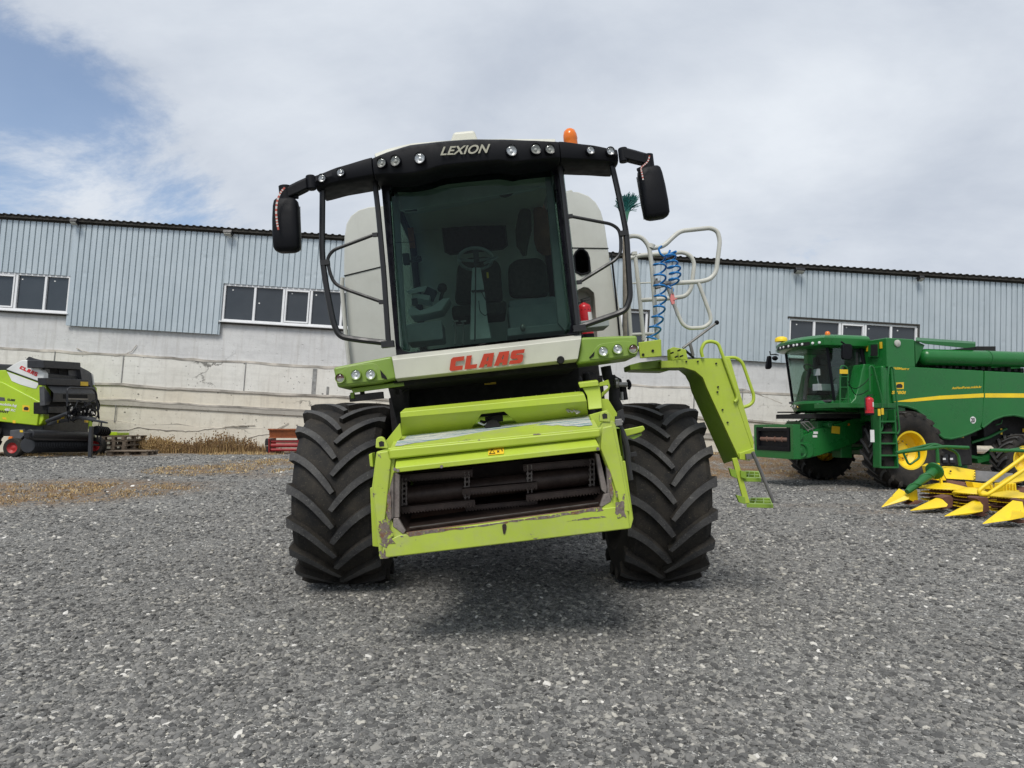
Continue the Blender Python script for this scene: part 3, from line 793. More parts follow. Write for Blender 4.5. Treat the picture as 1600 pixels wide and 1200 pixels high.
        # sill and dark flashing
        MB().box(((x0 + x1) / 2, -.085, z0 - .03), (x1 - x0 + .1, .12, .035)).build('sill', M['pvc'], fr, bevel=.005)
        MB().box(((x0 + x1) / 2, -.05, z0 - .085), (x1 - x0 + .16, .09, .03)).build('flashing', M['trim'], fr)
    def spl(l): return [wp(a, b).x for a, b in l]
    window(g[0][0], g[0][1], g[0][2], g[0][3], spl([(-95, 450), (-40, 450), (27, 450), (72, 455)]), [2])
    window(g[1][0], g[1][1], g[1][2], g[1][3], spl([(398, 478), (443, 480), (486, 482), (534, 485)]), [2])
    window(g[2][0], g[2][1], g[2][2], g[2][3], spl([(880, 500), (925, 500), (970, 505)]), [1])
    window(g[3][0], g[3][1], g[3][2], g[3][3], spl([(1271, 520), (1311, 520), (1351, 520), (1391, 522)]), [2])
    window(g[4][0], g[4][1], g[4][2], g[4][3], spl([(1740, 520), (1780, 520), (1820, 520), (1860, 522)]), [2])
    # cover flashing round the recessed right hand windows
    mb = MB(); x0, x1, z0, z1 = g[3]
    mb.box(((x0 + x1) / 2, -.08, z1 + .03), (x1 - x0 + .12, .07, .06)); mb.box((x1 + .03, -.08, (z0 + z1) / 2), (.05, .066, z1 - z0))
    x0, x1, z0, z1 = g[2]; mb.box((x1 + .03, -.08, (z0 + z1) / 2), (.05, .066, z1 - z0)); mb.box(((x0 + x1) / 2, -.08, z1 + .03), (x1 - x0 + .12, .07, .06))
    mb.build('window_trim', M['trim'], root)
    # roof: eaves trim with the sheet ends showing above
    mb = MB(); mb.box(((XL + XR) / 2, -.14, top - .035), (XR - XL + .4, .18, .11)); mb.box(((XL + XR) / 2, -.10, top - .115), (XR - XL + .3, .07, .05))
    mb.build('eaves_trim', M['trim'], root, bevel=.01)
    L = []; x = XL - .2; mb = MB(); pts = []
    while x < XR + .2:
        pts += [(x, 0), (x + .12, 0), (x + .15, .032), (x + .21, .032), (x + .24, 0)]; x += .245
    vs = []; 
    for a, b in pts: vs += [(a, -.27, top + .022 + b), (a, 9.0, top + .75 + b)]
    mb.add(vs, [(2 * k, 2 * k + 2, 2 * k + 3, 2 * k + 1) for k in range(len(pts) - 1)])
    ro = mb.build('roof', M['trim'], root, smooth=20); so = ro.modifiers.new('thickness', 'SOLIDIFY'); so.thickness = .02
    # far side so the building is a closed volume
    MB().box(((XL + XR) / 2, 9.3, top / 2 - .4), (XR - XL, .3, top + 2)).build('wall', M['plaster'], root)
    # floodlights below the eaves
    for px, py, w in ((125, 351, .24), (362, 368, .3), (1243, 426, .34), (1430, 438, .16)):
        p = wp(px, py); fl = MB()
        fl.box((p.x, -.32, p.z), (w, .22, .12), Matrix.Rotation(R(-25), 3, 'X')); fl.box((p.x, -.2, p.z + .06), (.05, .2, .05))
        fo = fl.build('floodlight', M['black_steel'], root, bevel=.01)
        MB().box((p.x, -.36, p.z - .066), (w * .8, .15, .012), Matrix.Rotation(R(-25), 3, 'X')).build('lens', M['lens_milk'], fo)
    return root
make_warehouse()

# ------------------------------------------------------------------ tyres
def make_tyre(name, parent, Rr, Wd, nl, lug, c, rim_r, face=-1, sub=7, spin=0.0, mats=None):
    """axis along local X, chevrons point down on the side that faces -Y; face: side of the dished rim"""
    mb = MB(); h = Wd / 2; Rb = Rr - lug
    prof = [(rim_r, -h * .70), (rim_r + .03, -h * .80), (rim_r + (Rb - rim_r) * .40, -h * 1.0), (rim_r + (Rb - rim_r) * .72, -h * .985), (Rb - .05, -h * .93), (Rb - .012, -h * .80), (Rb, -h * .45), (Rb + .004, 0)]
    prof = prof + [(r, -a) for r, a in prof[-2::-1]]
    mb.lathe(prof, c, (1, 0, 0), 72, 0, caps=False)
    c = Vector(c)
    def pos(u, r, th): return c + Vector((u, -r * math.cos(th), r * math.sin(th)))
    for side in (-1, 1):
        for k in range(nl):
            th0 = 2 * math.pi * (k + (.5 if side > 0 else 0)) / nl + spin
            st = []; wid = []
            A = 2.25 * math.pi / nl
            for i in range(sub + 1):
                t = i / sub
                u = side * (h * .99 * (1 - t) - h * .02 * t)
                th = th0 - A * (.40 * t + .60 * t * t) + A * .5
                rt = Rr - .022 * (abs(u) / h) ** 2 * (1.0)
                st.append((u, th, rt)); wid.append(.027 + .009 * (1 - t) if i < sub else .022)
            # shoulder part of the lug running down the side wall
            u0, th_, _ = st[0]
            st = [(side * h * 1.005, th_ + .03 * 0, Rb - .085)] + [(side * h * 1.0, th_, Rr - .035)] + st[1:]; wid = [.030, .05] + wid[1:]
            L = []
            for i, (u, th, rt) in enumerate(st):
                a = st[max(0, i - 1)] if i > 1 else st[1]; b = st[min(len(st) - 1, i + 1)] if i > 0 else st[2]
                du = b[0] - a[0]; dt = (b[1] - a[1]) * Rr; ln = math.hypot(du, dt) or 1
                nu, nth = -dt / ln, du / ln
                if i < 2: nu, nth = 0.0, side * -1.0
                w = wid[i]; wb = w * 1.35
                rb = (Rb - .03) if i > 1 else (rt - .05 if i == 0 else Rb - .06)
                o = 0 if i > 1 else side * -.04
                L.append([pos(u + o - nu * wb, rb, th - nth * wb / Rr), pos(u - nu * w, rt, th - nth * w / Rr), pos(u + nu * w, rt, th + nth * w / Rr), pos(u + o + nu * wb, rb, th + nth * wb / Rr)])
            b0 = len(mb.v); K = len(L)
            vs = [p for r_ in L for p in r_]; fs = []; ms = []
            for i in range(K - 1):
                for j in range(4):
                    fs.append((i * 4 + j, (i + 1) * 4 + j, (i + 1) * 4 + (j + 1) % 4, i * 4 + (j + 1) % 4)); ms.append(1 if (j == 1 and i > 0) else 0)
            fs += [(0, 1, 2, 3), tuple(range(4 * K - 1, 4 * K - 5, -1))]; ms += [0, 0]
            mb.v += [tuple(p) for p in vs]
            for f, m_ in zip(fs, ms): mb.f.append([q + b0 for q in f]); mb.mi.append(m_)
    return mb.build(name, mats or [M['tyre'], M['tyre_top']], parent, smooth=28)

def make_rim(parent, c, r, wd, side, mat, deep=.30, dark=None):
    """dished disc wheel seen from the side 'side' (+1/-1 along local X)"""
    mb = MB(); s = side
    prof = [(r + .02, s * wd * .36), (r + .025, s * wd * .42), (r - .02, s * wd * .41), (r - .05, s * wd * .30), (r * .92, s * (wd * .30 - .06)), (r * .88, s * (wd * .28 - deep * .6)), (r * .62, s * (wd * .28 - deep)), (r * .40, s * (wd * .28 - deep * .95)), (r * .38, s * (wd * .28 - deep * .70)), (r * .20, s * (wd * .28 - deep * .62)), (.001, s * (wd * .28 - deep * .62))]
    mb.lathe(prof, c, (1, 0, 0), 48, caps=False)
    mb.lathe([(r + .02, -wd * .36), (r - .03, -wd * .3), (r * .9, 0), (r * .9, wd * .3)], c, (1, 0, 0), 40, caps=False)
    o = mb.build('rim', mat, parent)
    b = MB()
    for k in range(10):
        a = 2 * math.pi * k / 10; p = Vector(c) + Vector((s * (wd * .28 - deep * .95), r * .50 * math.cos(a), r * .50 * math.sin(a)))
        b.cyl(p, p + Vector((s * .03, 0, 0)), .017, 6)
    b.build('wheel_nut', M['steel'], o)
    return o

# ------------------------------------------------------------------ lime combine harvester
ROLL = R(6.2); YAW = R(1.6)
CB0 = Matrix.Translation((0.045, 7.2, 0)) @ Matrix.Rotation(YAW, 4, 'Z')
CBM = CB0 @ Matrix.Rotation(-ROLL, 4, 'Y')
CF = Frame(CBM); BR = (0, -ROLL, 0)
def C(px, py, f): return CF.P(px, py, 1, -f)
def CX(l, f): return [C(a, b, f) for a, b in l]
def k4(u, v): return (840 + u / 4, 360 + v / 4)      # enlarged views used while measuring
def k5(u, v): return (430 + u / 4, 600 + v / 4)
def k6(u, v): return (830 + u / 4, 600 + v / 4)
def k8(u, v): return (500 + u / 3.2, 520 + v / 3.2)
def kf(u, v): return (560 + u / 3.636, 680 + v / 3.636)

comb = empty('combine_harvester', CB0, 'large lime green combine harvester facing the camera with white grain tank and black mirrors', 'combine harvester')
def part(mb, name, mat, parent=None, bevel=0.0, smooth=35, seg=2):
    return mb.build(name, mat, comb if parent is None else parent, bevel, smooth, BR if parent is None else None, None, seg)
def plate(poly, f, th, name, mat, parent=None, bevel=0.006):
    return part(MB().prism(CX(poly, f), (0, th, 0)), name, mat, parent, bevel)

# wheels stay level with the yard, the body above leans
for sx in (-1, 1):
    w = empty('wheel'); w.parent = comb; w.location = (sx * 1.565 - .145, 0, .915)
    make_tyre('tyre', w, .925, .83, 18, .058, (0, 0, 0), .42, spin=.05 + .12 * sx)
    make_rim(w, (0, 0, 0), .42, .62, sx, M['cream']); 
for sx in (-1, 1):
    w = empty('wheel'); w.parent = comb; w.location = (sx * 1.25, 4.1, .68)
    make_tyre('tyre', w, .68, .55, 18, .045, (0, 0, 0), .30, sub=4); make_rim(w, (0, 0, 0), .30, .42, sx, M['cream'])
ax = MB(); ax.box((-.04, 0, .95), (2.3, .34, .34)); rx = MB(); rx.box((-.04, 4.1, .68), (2.0, .22, .22)); rx.build('axle', M['dark'], comb, .02)
for sx in (-1, 1): ax.lathe([(.20, 0), (.26, .06), (.26, .26), (.20, .32)], (sx * 1.0 - .04 - .16, 0, .95), (1, 0, 0), 20)
ax.build('axle', M['dark'], comb, .02)

# lower body: dark chassis, sides
cb = MB(); cb.box((0, 2.2, 1.62), (2.2, 4.6, 1.1)); cb.box((0, 1.2, 1.15), (1.5, 3.2, .4)); cb.box((0, 3.6, 1.0), (1.5, 1.6, .5))
part(cb, 'chassis', M['dark'], bevel=.03)
# transmission and pipes that fill the gap above the tyres
for sx in (-1, 1):
    tr = MB()
    tr.box((sx * .98, -.15, 1.55), (.18, .5, .9)); tr.cyl((sx * 1.05, -.35, 1.2), (sx * .80, -.45, 2.0), .05); tr.cyl((sx * .88, -.7, 1.3), (sx * .86, -.75, 2.02), .035)
    tr.box((sx * .74, -.62, 1.55), (.06, .5, .9)); tr.tube(fillet([(sx * .95, -1.0, 1.95), (sx * .9, -1.0, 1.6), (sx * 1.0, -.5, 1.3)], .1), .02)
    part(tr, 'hydraulic_pipes', M['dark'], bevel=.01)

# grain tank
hp = [(547, 575), (541, 480), (537, 420), (538, 370), (541, 350), (548, 337), (560, 328), (576, 323), (600, 321), (700, 312), (885, 299), (905, 300), (920, 306), (931, 316), (939, 330), (945, 352), (955, 420), (966, 500), (971, 545)]
hpl = xz(CX(hp, -.02))
niche = xz(CX([(899, 528), (899, 462), (903, 453), (911, 449), (920, 451), (927, 457), (929, 466), (933, 528)], -.02))
hole = xz(CX([(897, 400), (900, 394), (905, 390), (911, 390), (917, 395), (920, 403), (922, 424), (918, 427), (908, 429), (899, 424)], -.02))
holed('grain_tank', M['hopper'], comb, hpl, [niche, hole], .02, .04, .012, BR)
tk = MB(); inner = [Vector((x * .985, .062, z - .012)) for x, z in hpl]
tb = holed('tank_shell', M['hopper'], comb, [(p.x, p.z) for p in inner], [], .40, 4.4, .02, BR)
# skin closing the depth between front panel and shell
sk = MB(); A = [Vector((x * .99, .06, z - .006 if z > 3 else z)) for x, z in hpl]; Bq = [Vector((x * .985, .40, z - .012)) for x, z in hpl]
n_ = len(A); sk.add(A + Bq, [(i, n_ + i, n_ + (i + 1) % n_, (i + 1) % n_) for i in range(n_)]); part(sk, 'tank_skirt', M['hopper'])
# niche and opening linings
def lining(pts, y0, y1, mat, name):
    m_ = MB(); a = [Vector((x, y0, z)) for x, z in pts]; b = [Vector((x, y1, z)) for x, z in pts]; n = len(a)
    m_.add(a + b, [(i, n + i, n + (i + 1) % n, (i + 1) % n) for i in range(n)] + [tuple(range(n, 2 * n))]); return part(m_, name, mat, smooth=50)
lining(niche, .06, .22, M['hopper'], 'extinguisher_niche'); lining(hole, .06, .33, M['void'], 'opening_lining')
m_ = MB(); m_.tube([Vector((x, .016, z)) for x, z in fillet([(a, 0, b) for a, b in hole], .0, 0, True)] if False else [Vector((x, .016, z)) for x, z in hole], .012, 6, True); part(m_, 'opening_trim', M['black'])
# seams and the side flap edge of the tank front
sm_ = MB()
sm_.tube(CX([(538, 431), (560, 426), (603, 416)], 0).copy() if False else [C(537.5, 431, -.015), C(603, 415, -.015)], .006, 4)
sm_.tube([C(884, 387, -.015), C(951, 388, -.015)], .005, 4)
sm_.tube([C(955, 395, .03), C(963, 470, .03), C(968, 524, .03)], .011, 5)
part(sm_, 'panel_seam', M['black'])
lf = MB(); lf.prism(CX([(955.5, 396), (960, 430), (975, 528), (969, 528), (963, 470)], .01), (0, .05, 0)); part(lf, 'tank_edge_flap', M['hopper'], bevel=.006)
lf = MB(); lf.tube(fillet(CX([(535, 434), (534, 450), (540, 520), (546, 572)], .06), .2), .022, 8); part(lf, 'drain_pipe', M['grey_rail'])
# small yellow sticker beside the cab pillar
plate([(872, 297), (875.5, 297), (875.5, 314), (872, 314)], -.01, .006, 'sticker', M['yellow_decal'], bevel=0)
part(MB().prism(CX([(884, 299), (893, 296.5), (895, 299)], -.3), (0, .05, 0)), 'tank_cover_edge', M['hopper'])

# ---- cab
CW = .735
wf_out = [(594, 284), (600, 279), (700, 266), (800, 257), (872, 250), (879, 256), (907, 522), (760, 538), (618, 556)]
wf_in = [(607, 296), (613, 285), (628, 279), (700, 271), (780, 263), (846, 258), (860, 262), (866, 272), (893, 505), (891, 517), (884, 523), (760, 537), (640, 550), (628, 547), (622, 538)]
def curve_y(x, z): return -1.66 - .10 * (1 - (x / .75) ** 2)
def subdiv(pl, n=4):
    o = []
    for i, p in enumerate(pl):
        q = pl[(i + 1) % len(pl)]
        for k in range(n): o.append((p[0] + (q[0] - p[0]) * k / n, p[1] + (q[1] - p[1]) * k / n))
    return o
cab = empty('cab'); cab.parent = comb; cab.rotation_euler = BR
holed('windscreen_frame', M['black_gloss'], cab, subdiv(xz(CX(wf_out, 1.7))), [subdiv(xz(CX(wf_in, 1.7)))], -1.70, .07, .010, None, lambda x, z: curve_y(x, z))
# glass sheet as a curved grid
gl = MB(); q0 = [C(606, 285, 1.7), C(868, 257, 1.7), C(894, 524, 1.7), C(622, 551, 1.7)]
NX, NZ = 14, 8
gv = []
for j in range(NZ + 1):
    for i in range(NX + 1):
        u, v = i / NX, j / NZ; p = q0[3] * (1 - u) * (1 - v) + q0[2] * u * (1 - v) + q0[1] * u * v + q0[0] * (1 - u) * v
        gv.append((p.x, curve_y(p.x, p.z) + .035, p.z))
gl.add(gv, [(j * (NX + 1) + i, j * (NX + 1) + i + 1, (j + 1) * (NX + 1) + i + 1, (j + 1) * (NX + 1) + i) for j in range(NZ) for i in range(NX)])
gl.build('windscreen', M['glass'], cab, smooth=60)
ZF, ZR = 2.16, 3.80
cs = MB()       # floor, rear wall with window opening pieces, ceiling, pillars
cs.box((.0, -.75, ZF - .04), (1.50, 1.74, .08)); cs.box((0, -.75, ZR + .02), (1.46, 1.74, .06))
yb = .06
rwin = CX([(691, 351), (700, 346), (780, 338), (788, 342), (792, 384), (786, 389), (704, 398), (696, 394)], -.03)
holed('cab_lining', M['cabwall'], cab, [(-.73, ZF - .06), (.73, ZF - .06), (.73, ZR + .05), (-.73, ZR + .05)], [xz(rwin)], .03, .05)
cs.build('cab_lining', M['cabwall'], cab, .01)
MB().prism([p + Vector((0, -.014, 0)) for p in rwin], (0, .012, 0)).build('rear_window', M['rear_glass'], cab); MB().tube([p + Vector((0, -.012, 0)) for p in rwin], .012, 5, True).build('window_seal', M['cabdark'], cab)
pl_ = MB()
for sx in (-1, 1):
    pl_.box((sx * .715, .02, 2.95), (.07, .12, 1.55)); pl_.box((sx * .725, -.85, 2.22), (.05, 1.6, .12)); pl_.box((sx * .725, -.85, 3.69), (.05, 1.6, .08))
pl_.build('cab_pillar', M['black'], cab, .01)
for sx in (-1, 1): MB().box((sx * .735, -.86, 2.96), (.008, 1.56, 1.42)).build('side_window', M['glass_clear'], cab)
# inner trims of the front pillars (grey green strips behind the glass edge)
it = MB()
it.prism(CX([(611, 300), (622, 300), (634, 520), (640, 548), (626, 545)], 1.45), (0, .06, 0)); it.prism(CX([(852, 275), (862, 275), (889, 505), (884, 519), (872, 505)], 1.45), (0, .06, 0))
it.build('pillar_trim', M['cabmid'], cab, .01)
# ceiling liner with speakers
cl = MB(); cl.loft(CX([(618, 288), (862, 262), (858, 292), (625, 330)], 1.2), CX([(640, 310), (835, 300), (830, 315), (650, 340)], .1)); cl.build('ceiling_liner', M['cabgrey'], cab, .01)
sp_ = MB()
for px, py in ((678, 298), (789, 291)):
    sp_.lathe([(.001, -.02), (.085, -.02), (.10, 0), (.10, .02)], C(px, py, 1.17), (0.0, 1, .55), 20)
sp_.prism(CX([(645, 284), (656, 285), (678, 292), (662, 295)], 1.24), (0, .02, 0)); sp_.prism(CX([(813, 273), (816, 272), (812, 283), (790, 287), (793, 281)], 1.24), (0, .02, 0))
sp_.build('speaker', M['cabdark'], cab)
mo = MB(); mo.prism(CX([(622, 304), (639, 305), (652, 328), (632, 330)], 1.15), (0, .03, 0)); mo.prism(CX([(641, 308), (656, 307), (654, 322), (649, 328)], 1.1), (0, .03, 0)); mo.build('monitor', M['cabdark'], cab, .006)
rs = MB(); rs.prism(CX([(822, 268), (845, 266), (848, 294), (828, 295), (824, 284)], 1.0), (0, .12, 0)); rs.build('roof_console', M['cabdark'], cab, .012)
# steering wheel and column
stw = MB(); wc = C(743, 405, .98); tl = Matrix.Rotation(R(-26), 3, 'X') @ Matrix.Rotation(R(4), 3, 'Y')
stw.tube([wc + tl @ Vector((.155 * math.cos(a), .155 * math.sin(a), 0)) for a in [2 * math.pi * i / 32 for i in range(32)]], .016, 8, True)
stw.tube([wc + tl @ Vector((-.15, 0, 0)), wc + tl @ Vector((0, 0, -.02)), wc + tl @ Vector((.15, 0, 0))], .014, 6); stw.tube([wc + tl @ Vector((0, -.15, 0)), wc], .02, 6)
stw.ell(C(718, 408, 1.0), .022, .022, .025); stw.tube([C(756, 412, 1.0), C(778, 402, 1.02)], .013, 8)
sw = stw.build('steering_wheel', M['cabmid'], cab)
co_ = MB(); co_.rings([[C(738, 418, 1.0), C(751, 418, 1.0), C(751, 418, .9), C(738, 418, .9)], [C(736, 455, 1.08), C(757, 455, 1.08), C(757, 455, .9), C(736, 455, .9)], [C(735, 500, 1.14), C(762, 500, 1.14), C(762, 500, .9), C(735, 500, .9)], [C(734, 532, 1.2), C(768, 529, 1.2), C(768, 529, .9), C(734, 532, .9)]])
col_ = co_.build('steering_column', M['cabgrey'], cab, .012)
cd = MB(); cd.rings([[C(736.5, 453.5, 1.10), C(757, 452.5, 1.10), C(757, 456, 1.10), C(736.5, 456.5, 1.10)], [C(736.5, 453.5, .95), C(757, 452.5, .95), C(757, 456, .95), C(736.5, 456.5, .95)]])
cd.box(C(744, 402, 1.16), (.05, .05, .12)); cd.tube([C(743, 398, 1.22), C(743, 450, 1.24), C(742, 533, 1.3)], .006, 6); cd.ell(C(745, 407, 1.2), .02, .02, .02)
cd.tube(fillet(CX([(752, 455), (764, 480), (760, 495), (750, 488), (748, 470)], 1.22), .05), .004, 5)
cd.build('column_switch', M['cabdark'], cab)
MB().box(C(762, 430, 1.2), (.018, .01, .05)).build('key_tag', M['yellow_decal'], cab)
# seats
st_ = MB(); st_.prism(fillet(CX([(715, 412), (730, 402), (765, 400), (782, 412), (786, 470), (710, 474)], .5), .06, 3, True), (0, .14, 0)); st_.prism(fillet(CX([(706, 478), (792, 470), (791, 490), (706, 496)], 1.0), .03, 3, True), (0, .5, 0))
st_.build('driver_seat', M['seat'], cab, .02)
bs = MB(); bs.prism(fillet(CX([(794, 415), (806, 405), (842, 402), (853, 410), (860, 462), (796, 464)], .45), .08, 4, True), (0, .12, 0)); bs.build('passenger_seat', M['seat'], cab, .02)
b2 = MB(); b2.prism(fillet(CX([(794, 470), (868, 462), (869, 474), (796, 484)], .95), .03, 3, True), (0, .5, 0)); b2.box(C(832, 500, .85), (.45, .4, .22)); b2.build('seat_base', M['cabmid'], cab, .015)
# consoles, floor boxes, pedals
cn = MB(); cn.loft(CX([(634, 455), (655, 448), (668, 447), (664, 455), (640, 460)], 1.2), CX([(634, 455), (655, 448), (668, 447), (664, 455), (640, 460)], 1.0)); cn.box(C(660, 468, 1.0), (.16, .3, .05), Matrix.Rotation(R(15), 3, 'Y'))
cn.prism(CX([(637, 486), (643, 477), (656, 485), (676, 478), (692, 466), (703, 465), (690, 485), (660, 492), (640, 494)], 1.15), (0, .35, 0)); cn.build('control_console', M['cabgrey'], cab, .01)
jy = MB(); jy.tube([C(688, 470, 1.1), C(692, 455, 1.12)], .016); jy.ell(C(691, 450, 1.12), .045, .04, .045); jy.box(C(672, 460, 1.0), (.10, .1, .10), Matrix.Rotation(R(30), 3, 'Y')); jy.box(C(648, 472, 1.15), (.05, .05, .06)); jy.box(C(652, 405, 1.0), (.08, .06, .04)); jy.box(C(635, 405, 1.0), (.06, .06, .10)); jy.tube([C(636, 408, 1.0), C(656, 408, 1.05)], .012); jy.ell(C(653, 403, 1.05), .02, .02, .025); jy.build('joystick', M['cabdark'], cab, .006)
fb = MB(); fb.prism(fillet(CX([(633, 507), (690, 500), (693, 530), (634, 536)], 1.2), .02, 2, True), (0, .4, 0)); fb.box(C(870, 515, 1.1), (.9, .3, .07)); fb.build('floor_box', M['cabmid'], cab, .01)
pd = MB()
for px in (712, 724): pd.tube([C(px - 1, 504, 1.2), C(px, 520, 1.25), C(px - 1, 538, 1.3)], .010, 6); pd.box(C(px, 502, 1.2), (.05, .02, .012))
pd.box(C(717, 508, 1.15), (.10, .03, .012)); pd.ell(C(817, 512, 1.3), .025, .02, .035); pd.build('pedal', M['steel'], cab)
jk = MB(); jk.rings([[C(842 + 5 * math.cos(a) * w + dx, y + 4 * math.sin(a) * .3, .55 + .06 * math.sin(a)) for a in [6.283 * i / 10 for i in range(10)]] for y, w, dx in ((315, 1, 0), (330, 2.2, 2), (350, 3.2, 8), (375, 3.6, 10), (392, 3.0, 12), (398, 1.5, 12))]); jk.build('hanging_jacket', M['cloth_brown'], cab, smooth=60)
jk = MB(); jk.rings([[C(822 + 5 * math.cos(a) * w + dx, y, .5 + .06 * math.sin(a)) for a in [6.283 * i / 10 for i in range(10)]] for y, w, dx in ((315, .8, 0), (335, 2.0, -2), (360, 2.6, -4), (385, 1.8, -6), (400, .6, -2))]); jk.build('hanging_jacket', M['cloth_green'], cab, smooth=60)
rb = MB(); rb.box(C(643, 372, .6), (.055, .03, .20)); rb.build('red_reflector', M['rust_orange'], cab)
MB().tube([C(618, 379, 1.62), C(645, 378, 1.62)], .003, 5).build('wiper_wire', M['black'], cab)

# ---- roof and visor
def visor(x0, x1, tops, bots, yf, name, mat, depth=.42, n=16):
    """swept front fascia: tops/bots/yf are functions of x"""
    L = []
    for i in range(n + 1):
        x = x0 + (x1 - x0) * i / n; zt, zb, y = tops(x), bots(x), yf(x); h = zt - zb
        L.append([Vector((x, y + .03, zb)), Vector((x, y - .01, zb + h * .10)), Vector((x, y - .03, zb + h * .45)), Vector((x, y - .015, zb + h * .85)), Vector((x, y + .03, zt - .008)), Vector((x, y + .09, zt)), Vector((x, y + depth, zt + .01)), Vector((x, y + depth, zb + .02))])
    mb = MB(); mb.rings(L); return mb.build(name, mat, comb, .008, 40, BR)
def lin(tab):
    def f(x):
        for (a, va), (b, vb) in zip(tab, tab[1:]):
            if x <= b: t = max(0, min(1, (x - a) / (b - a))); return va + (vb - va) * (t * t * (3 - 2 * t) * .4 + t * .6)
        return tab[-1][1]
    return f
def cz(px, py, f): p = C(px, py, f); return (p.x, p.z)
T_c = lin([cz(582, 243, 1.9), cz(600, 234, 1.92), cz(640, 222, 1.95), cz(690, 215.5, 1.98), cz(730, 213, 1.98), cz(780, 212.5, 1.98), cz(830, 215, 1.95), cz(872, 219, 1.9)])
B_c = lin([cz(586, 276, 1.9), cz(640, 279, 1.9), cz(668, 275, 1.9), cz(690, 268, 1.9), cz(785, 259, 1.9), cz(800, 263, 1.9), cz(825, 258, 1.9), cz(871, 251, 1.9)])
xl, xr = cz(582, 250, 1.9)[0], cz(873, 230, 1.9)[0]
YF = lambda x: -1.90 - .07 * (1 - (x / .75) ** 2)
visor(xl, xr, T_c, B_c, YF, 'roof_visor', M['black'], n=24)
TL = lin([cz(491, 271, 1.82), cz(530, 256, 1.85), cz(580, 242, 1.88)]); BL = lin([cz(496, 294, 1.82), cz(530, 285, 1.85), cz(582, 277, 1.88)])
x0 = cz(491, 280, 1.82)[0]; visor(x0, xl - .006, TL, BL, lambda x: -1.80 - .08 * (1 - (x - xl) / (x0 - xl)), 'visor_wing', M['black'], .36, 10)
TR = lin([cz(875, 217, 1.88), cz(920, 222, 1.85), cz(965, 230, 1.82)]); BRt = lin([cz(875, 251, 1.88), cz(920, 252, 1.85), cz(964, 254, 1.82)])
x1 = cz(965.5, 240, 1.82)[0]; visor(xr + .006, x1, TR, BRt, lambda x: -1.80 - .08 * (1 - (x - xr) / (x1 - xr)), 'visor_wing', M['black'], .36, 10)
rc = MB(); L = []
for y, dz, k in ((-1.88, -.06, .96), (-1.80, .035, .99), (-1.4, .11, .97), (-.9, .16, .95), (-.2, .14, .93), (.05, .08, .9)):
    xs_ = [xl * k + (xr - xl) * k * i / 14 for i in range(15)]; L.append([Vector((x, y, T_c(x) + dz + .018)) for x in xs_] + [Vector((x, y, T_c(x) - .12)) for x in xs_[::-1]])
rc.rings(L); part(rc, 'roof', M['cream'], smooth=50)
rb_ = MB(); rb_.loft(CX([(702, 226), (748, 223), (741, 204), (709, 207)], 1.45), CX([(702, 226), (748, 223), (741, 204), (709, 207)], 1.0)); part(rb_, 'roof_hatch', M['cream'], bevel=.02)
be = MB(); bp = C(892, 222, 1.55); be.lathe([(.056, -.05), (.056, .01), (.060, .02), (.058, .06), (.047, .095), (.025, .113), (.001, .118)], bp, (-.03, 0, 1), 24)
part(be, 'beacon', M['orange_lens'], smooth=50); bb = MB(); bb.cyl(bp + Vector((0, 0, -.09)), bp + Vector((0, 0, -.04)), .06, 20); part(bb, 'beacon_base', M['black'])
# lamps
def lamp(parent, c, r, nrm, name='work_light', ring=M['black'], face=M['chrome'], lens=M['lens'], cup=.6):
    nrm = Vector(nrm).normalized(); mb = MB(); c = Vector(c) + nrm * (r * .35)
    mb.lathe([(r * 1.18, -.06), (r * 1.18, .006), (r * 1.12, .014), (r * 1.0, .012), (r * .98, .0)], c, nrm, 24, caps=False)
    o = mb.build(name, ring, parent, 0, 40, BR if parent is comb else None)
    rf = MB(); rf.lathe([(r * .98, .001), (r * .8, -r * .12), (r * .5, -r * .26), (r * .32, -r * .30), (r * .30, -r * .12), (r * .12, -r * .04), (.0005, -r * .04)], c, nrm, 20, caps=False)
    for k in range(6):       # facet ribs in the reflector
        pass
    rf.build('reflector', face, o, 0, 25)
    ln = MB(); ln.lathe([(r * .99, .004), (r * .8, .010), (r * .45, .014), (.0005, .015)], c, nrm, 20, caps=False); ln.build('lens', lens, o, 0, 50)
    return o
for px, py, r, kind in ((504, 279, .030, 0), (533, 270, .030, 0), (922, 235.5, .031, 0), (953, 237, .031, 0), (656.5, 248, .040, 0), (799, 236.5, .040, 0), (597, 255, .036, 1), (618.5, 252, .039, 1), (836.5, 234, .039, 1), (858.5, 234, .036, 1)):
    p = C(px, py, 1.93); wing = px < 580 or px > 873
    if wing: x = p.x; y = -1.80 - .08 * (1 - (abs(x) - .74) / (1.2 - .74)) - .035
    else: y = YF(p.x) - .033
    p = C(px, py, -y); p = Vector((p.x, y, p.z))
    nr = (p.x * (.10 if wing else .25), -1, -.06)
    lamp(comb, p, r, nr, 'work_light', M['black_gloss'], M['lens_milk'] if kind else M['chrome'])
# model word in outline-like bold italics
y_ = 2.005
lettering('LEXION', [C(688, 243, y_), C(764, 239, y_), C(766, 225, y_), C(690, 229.5, y_)], M['silver_decal'], comb, .022, .22, BR)

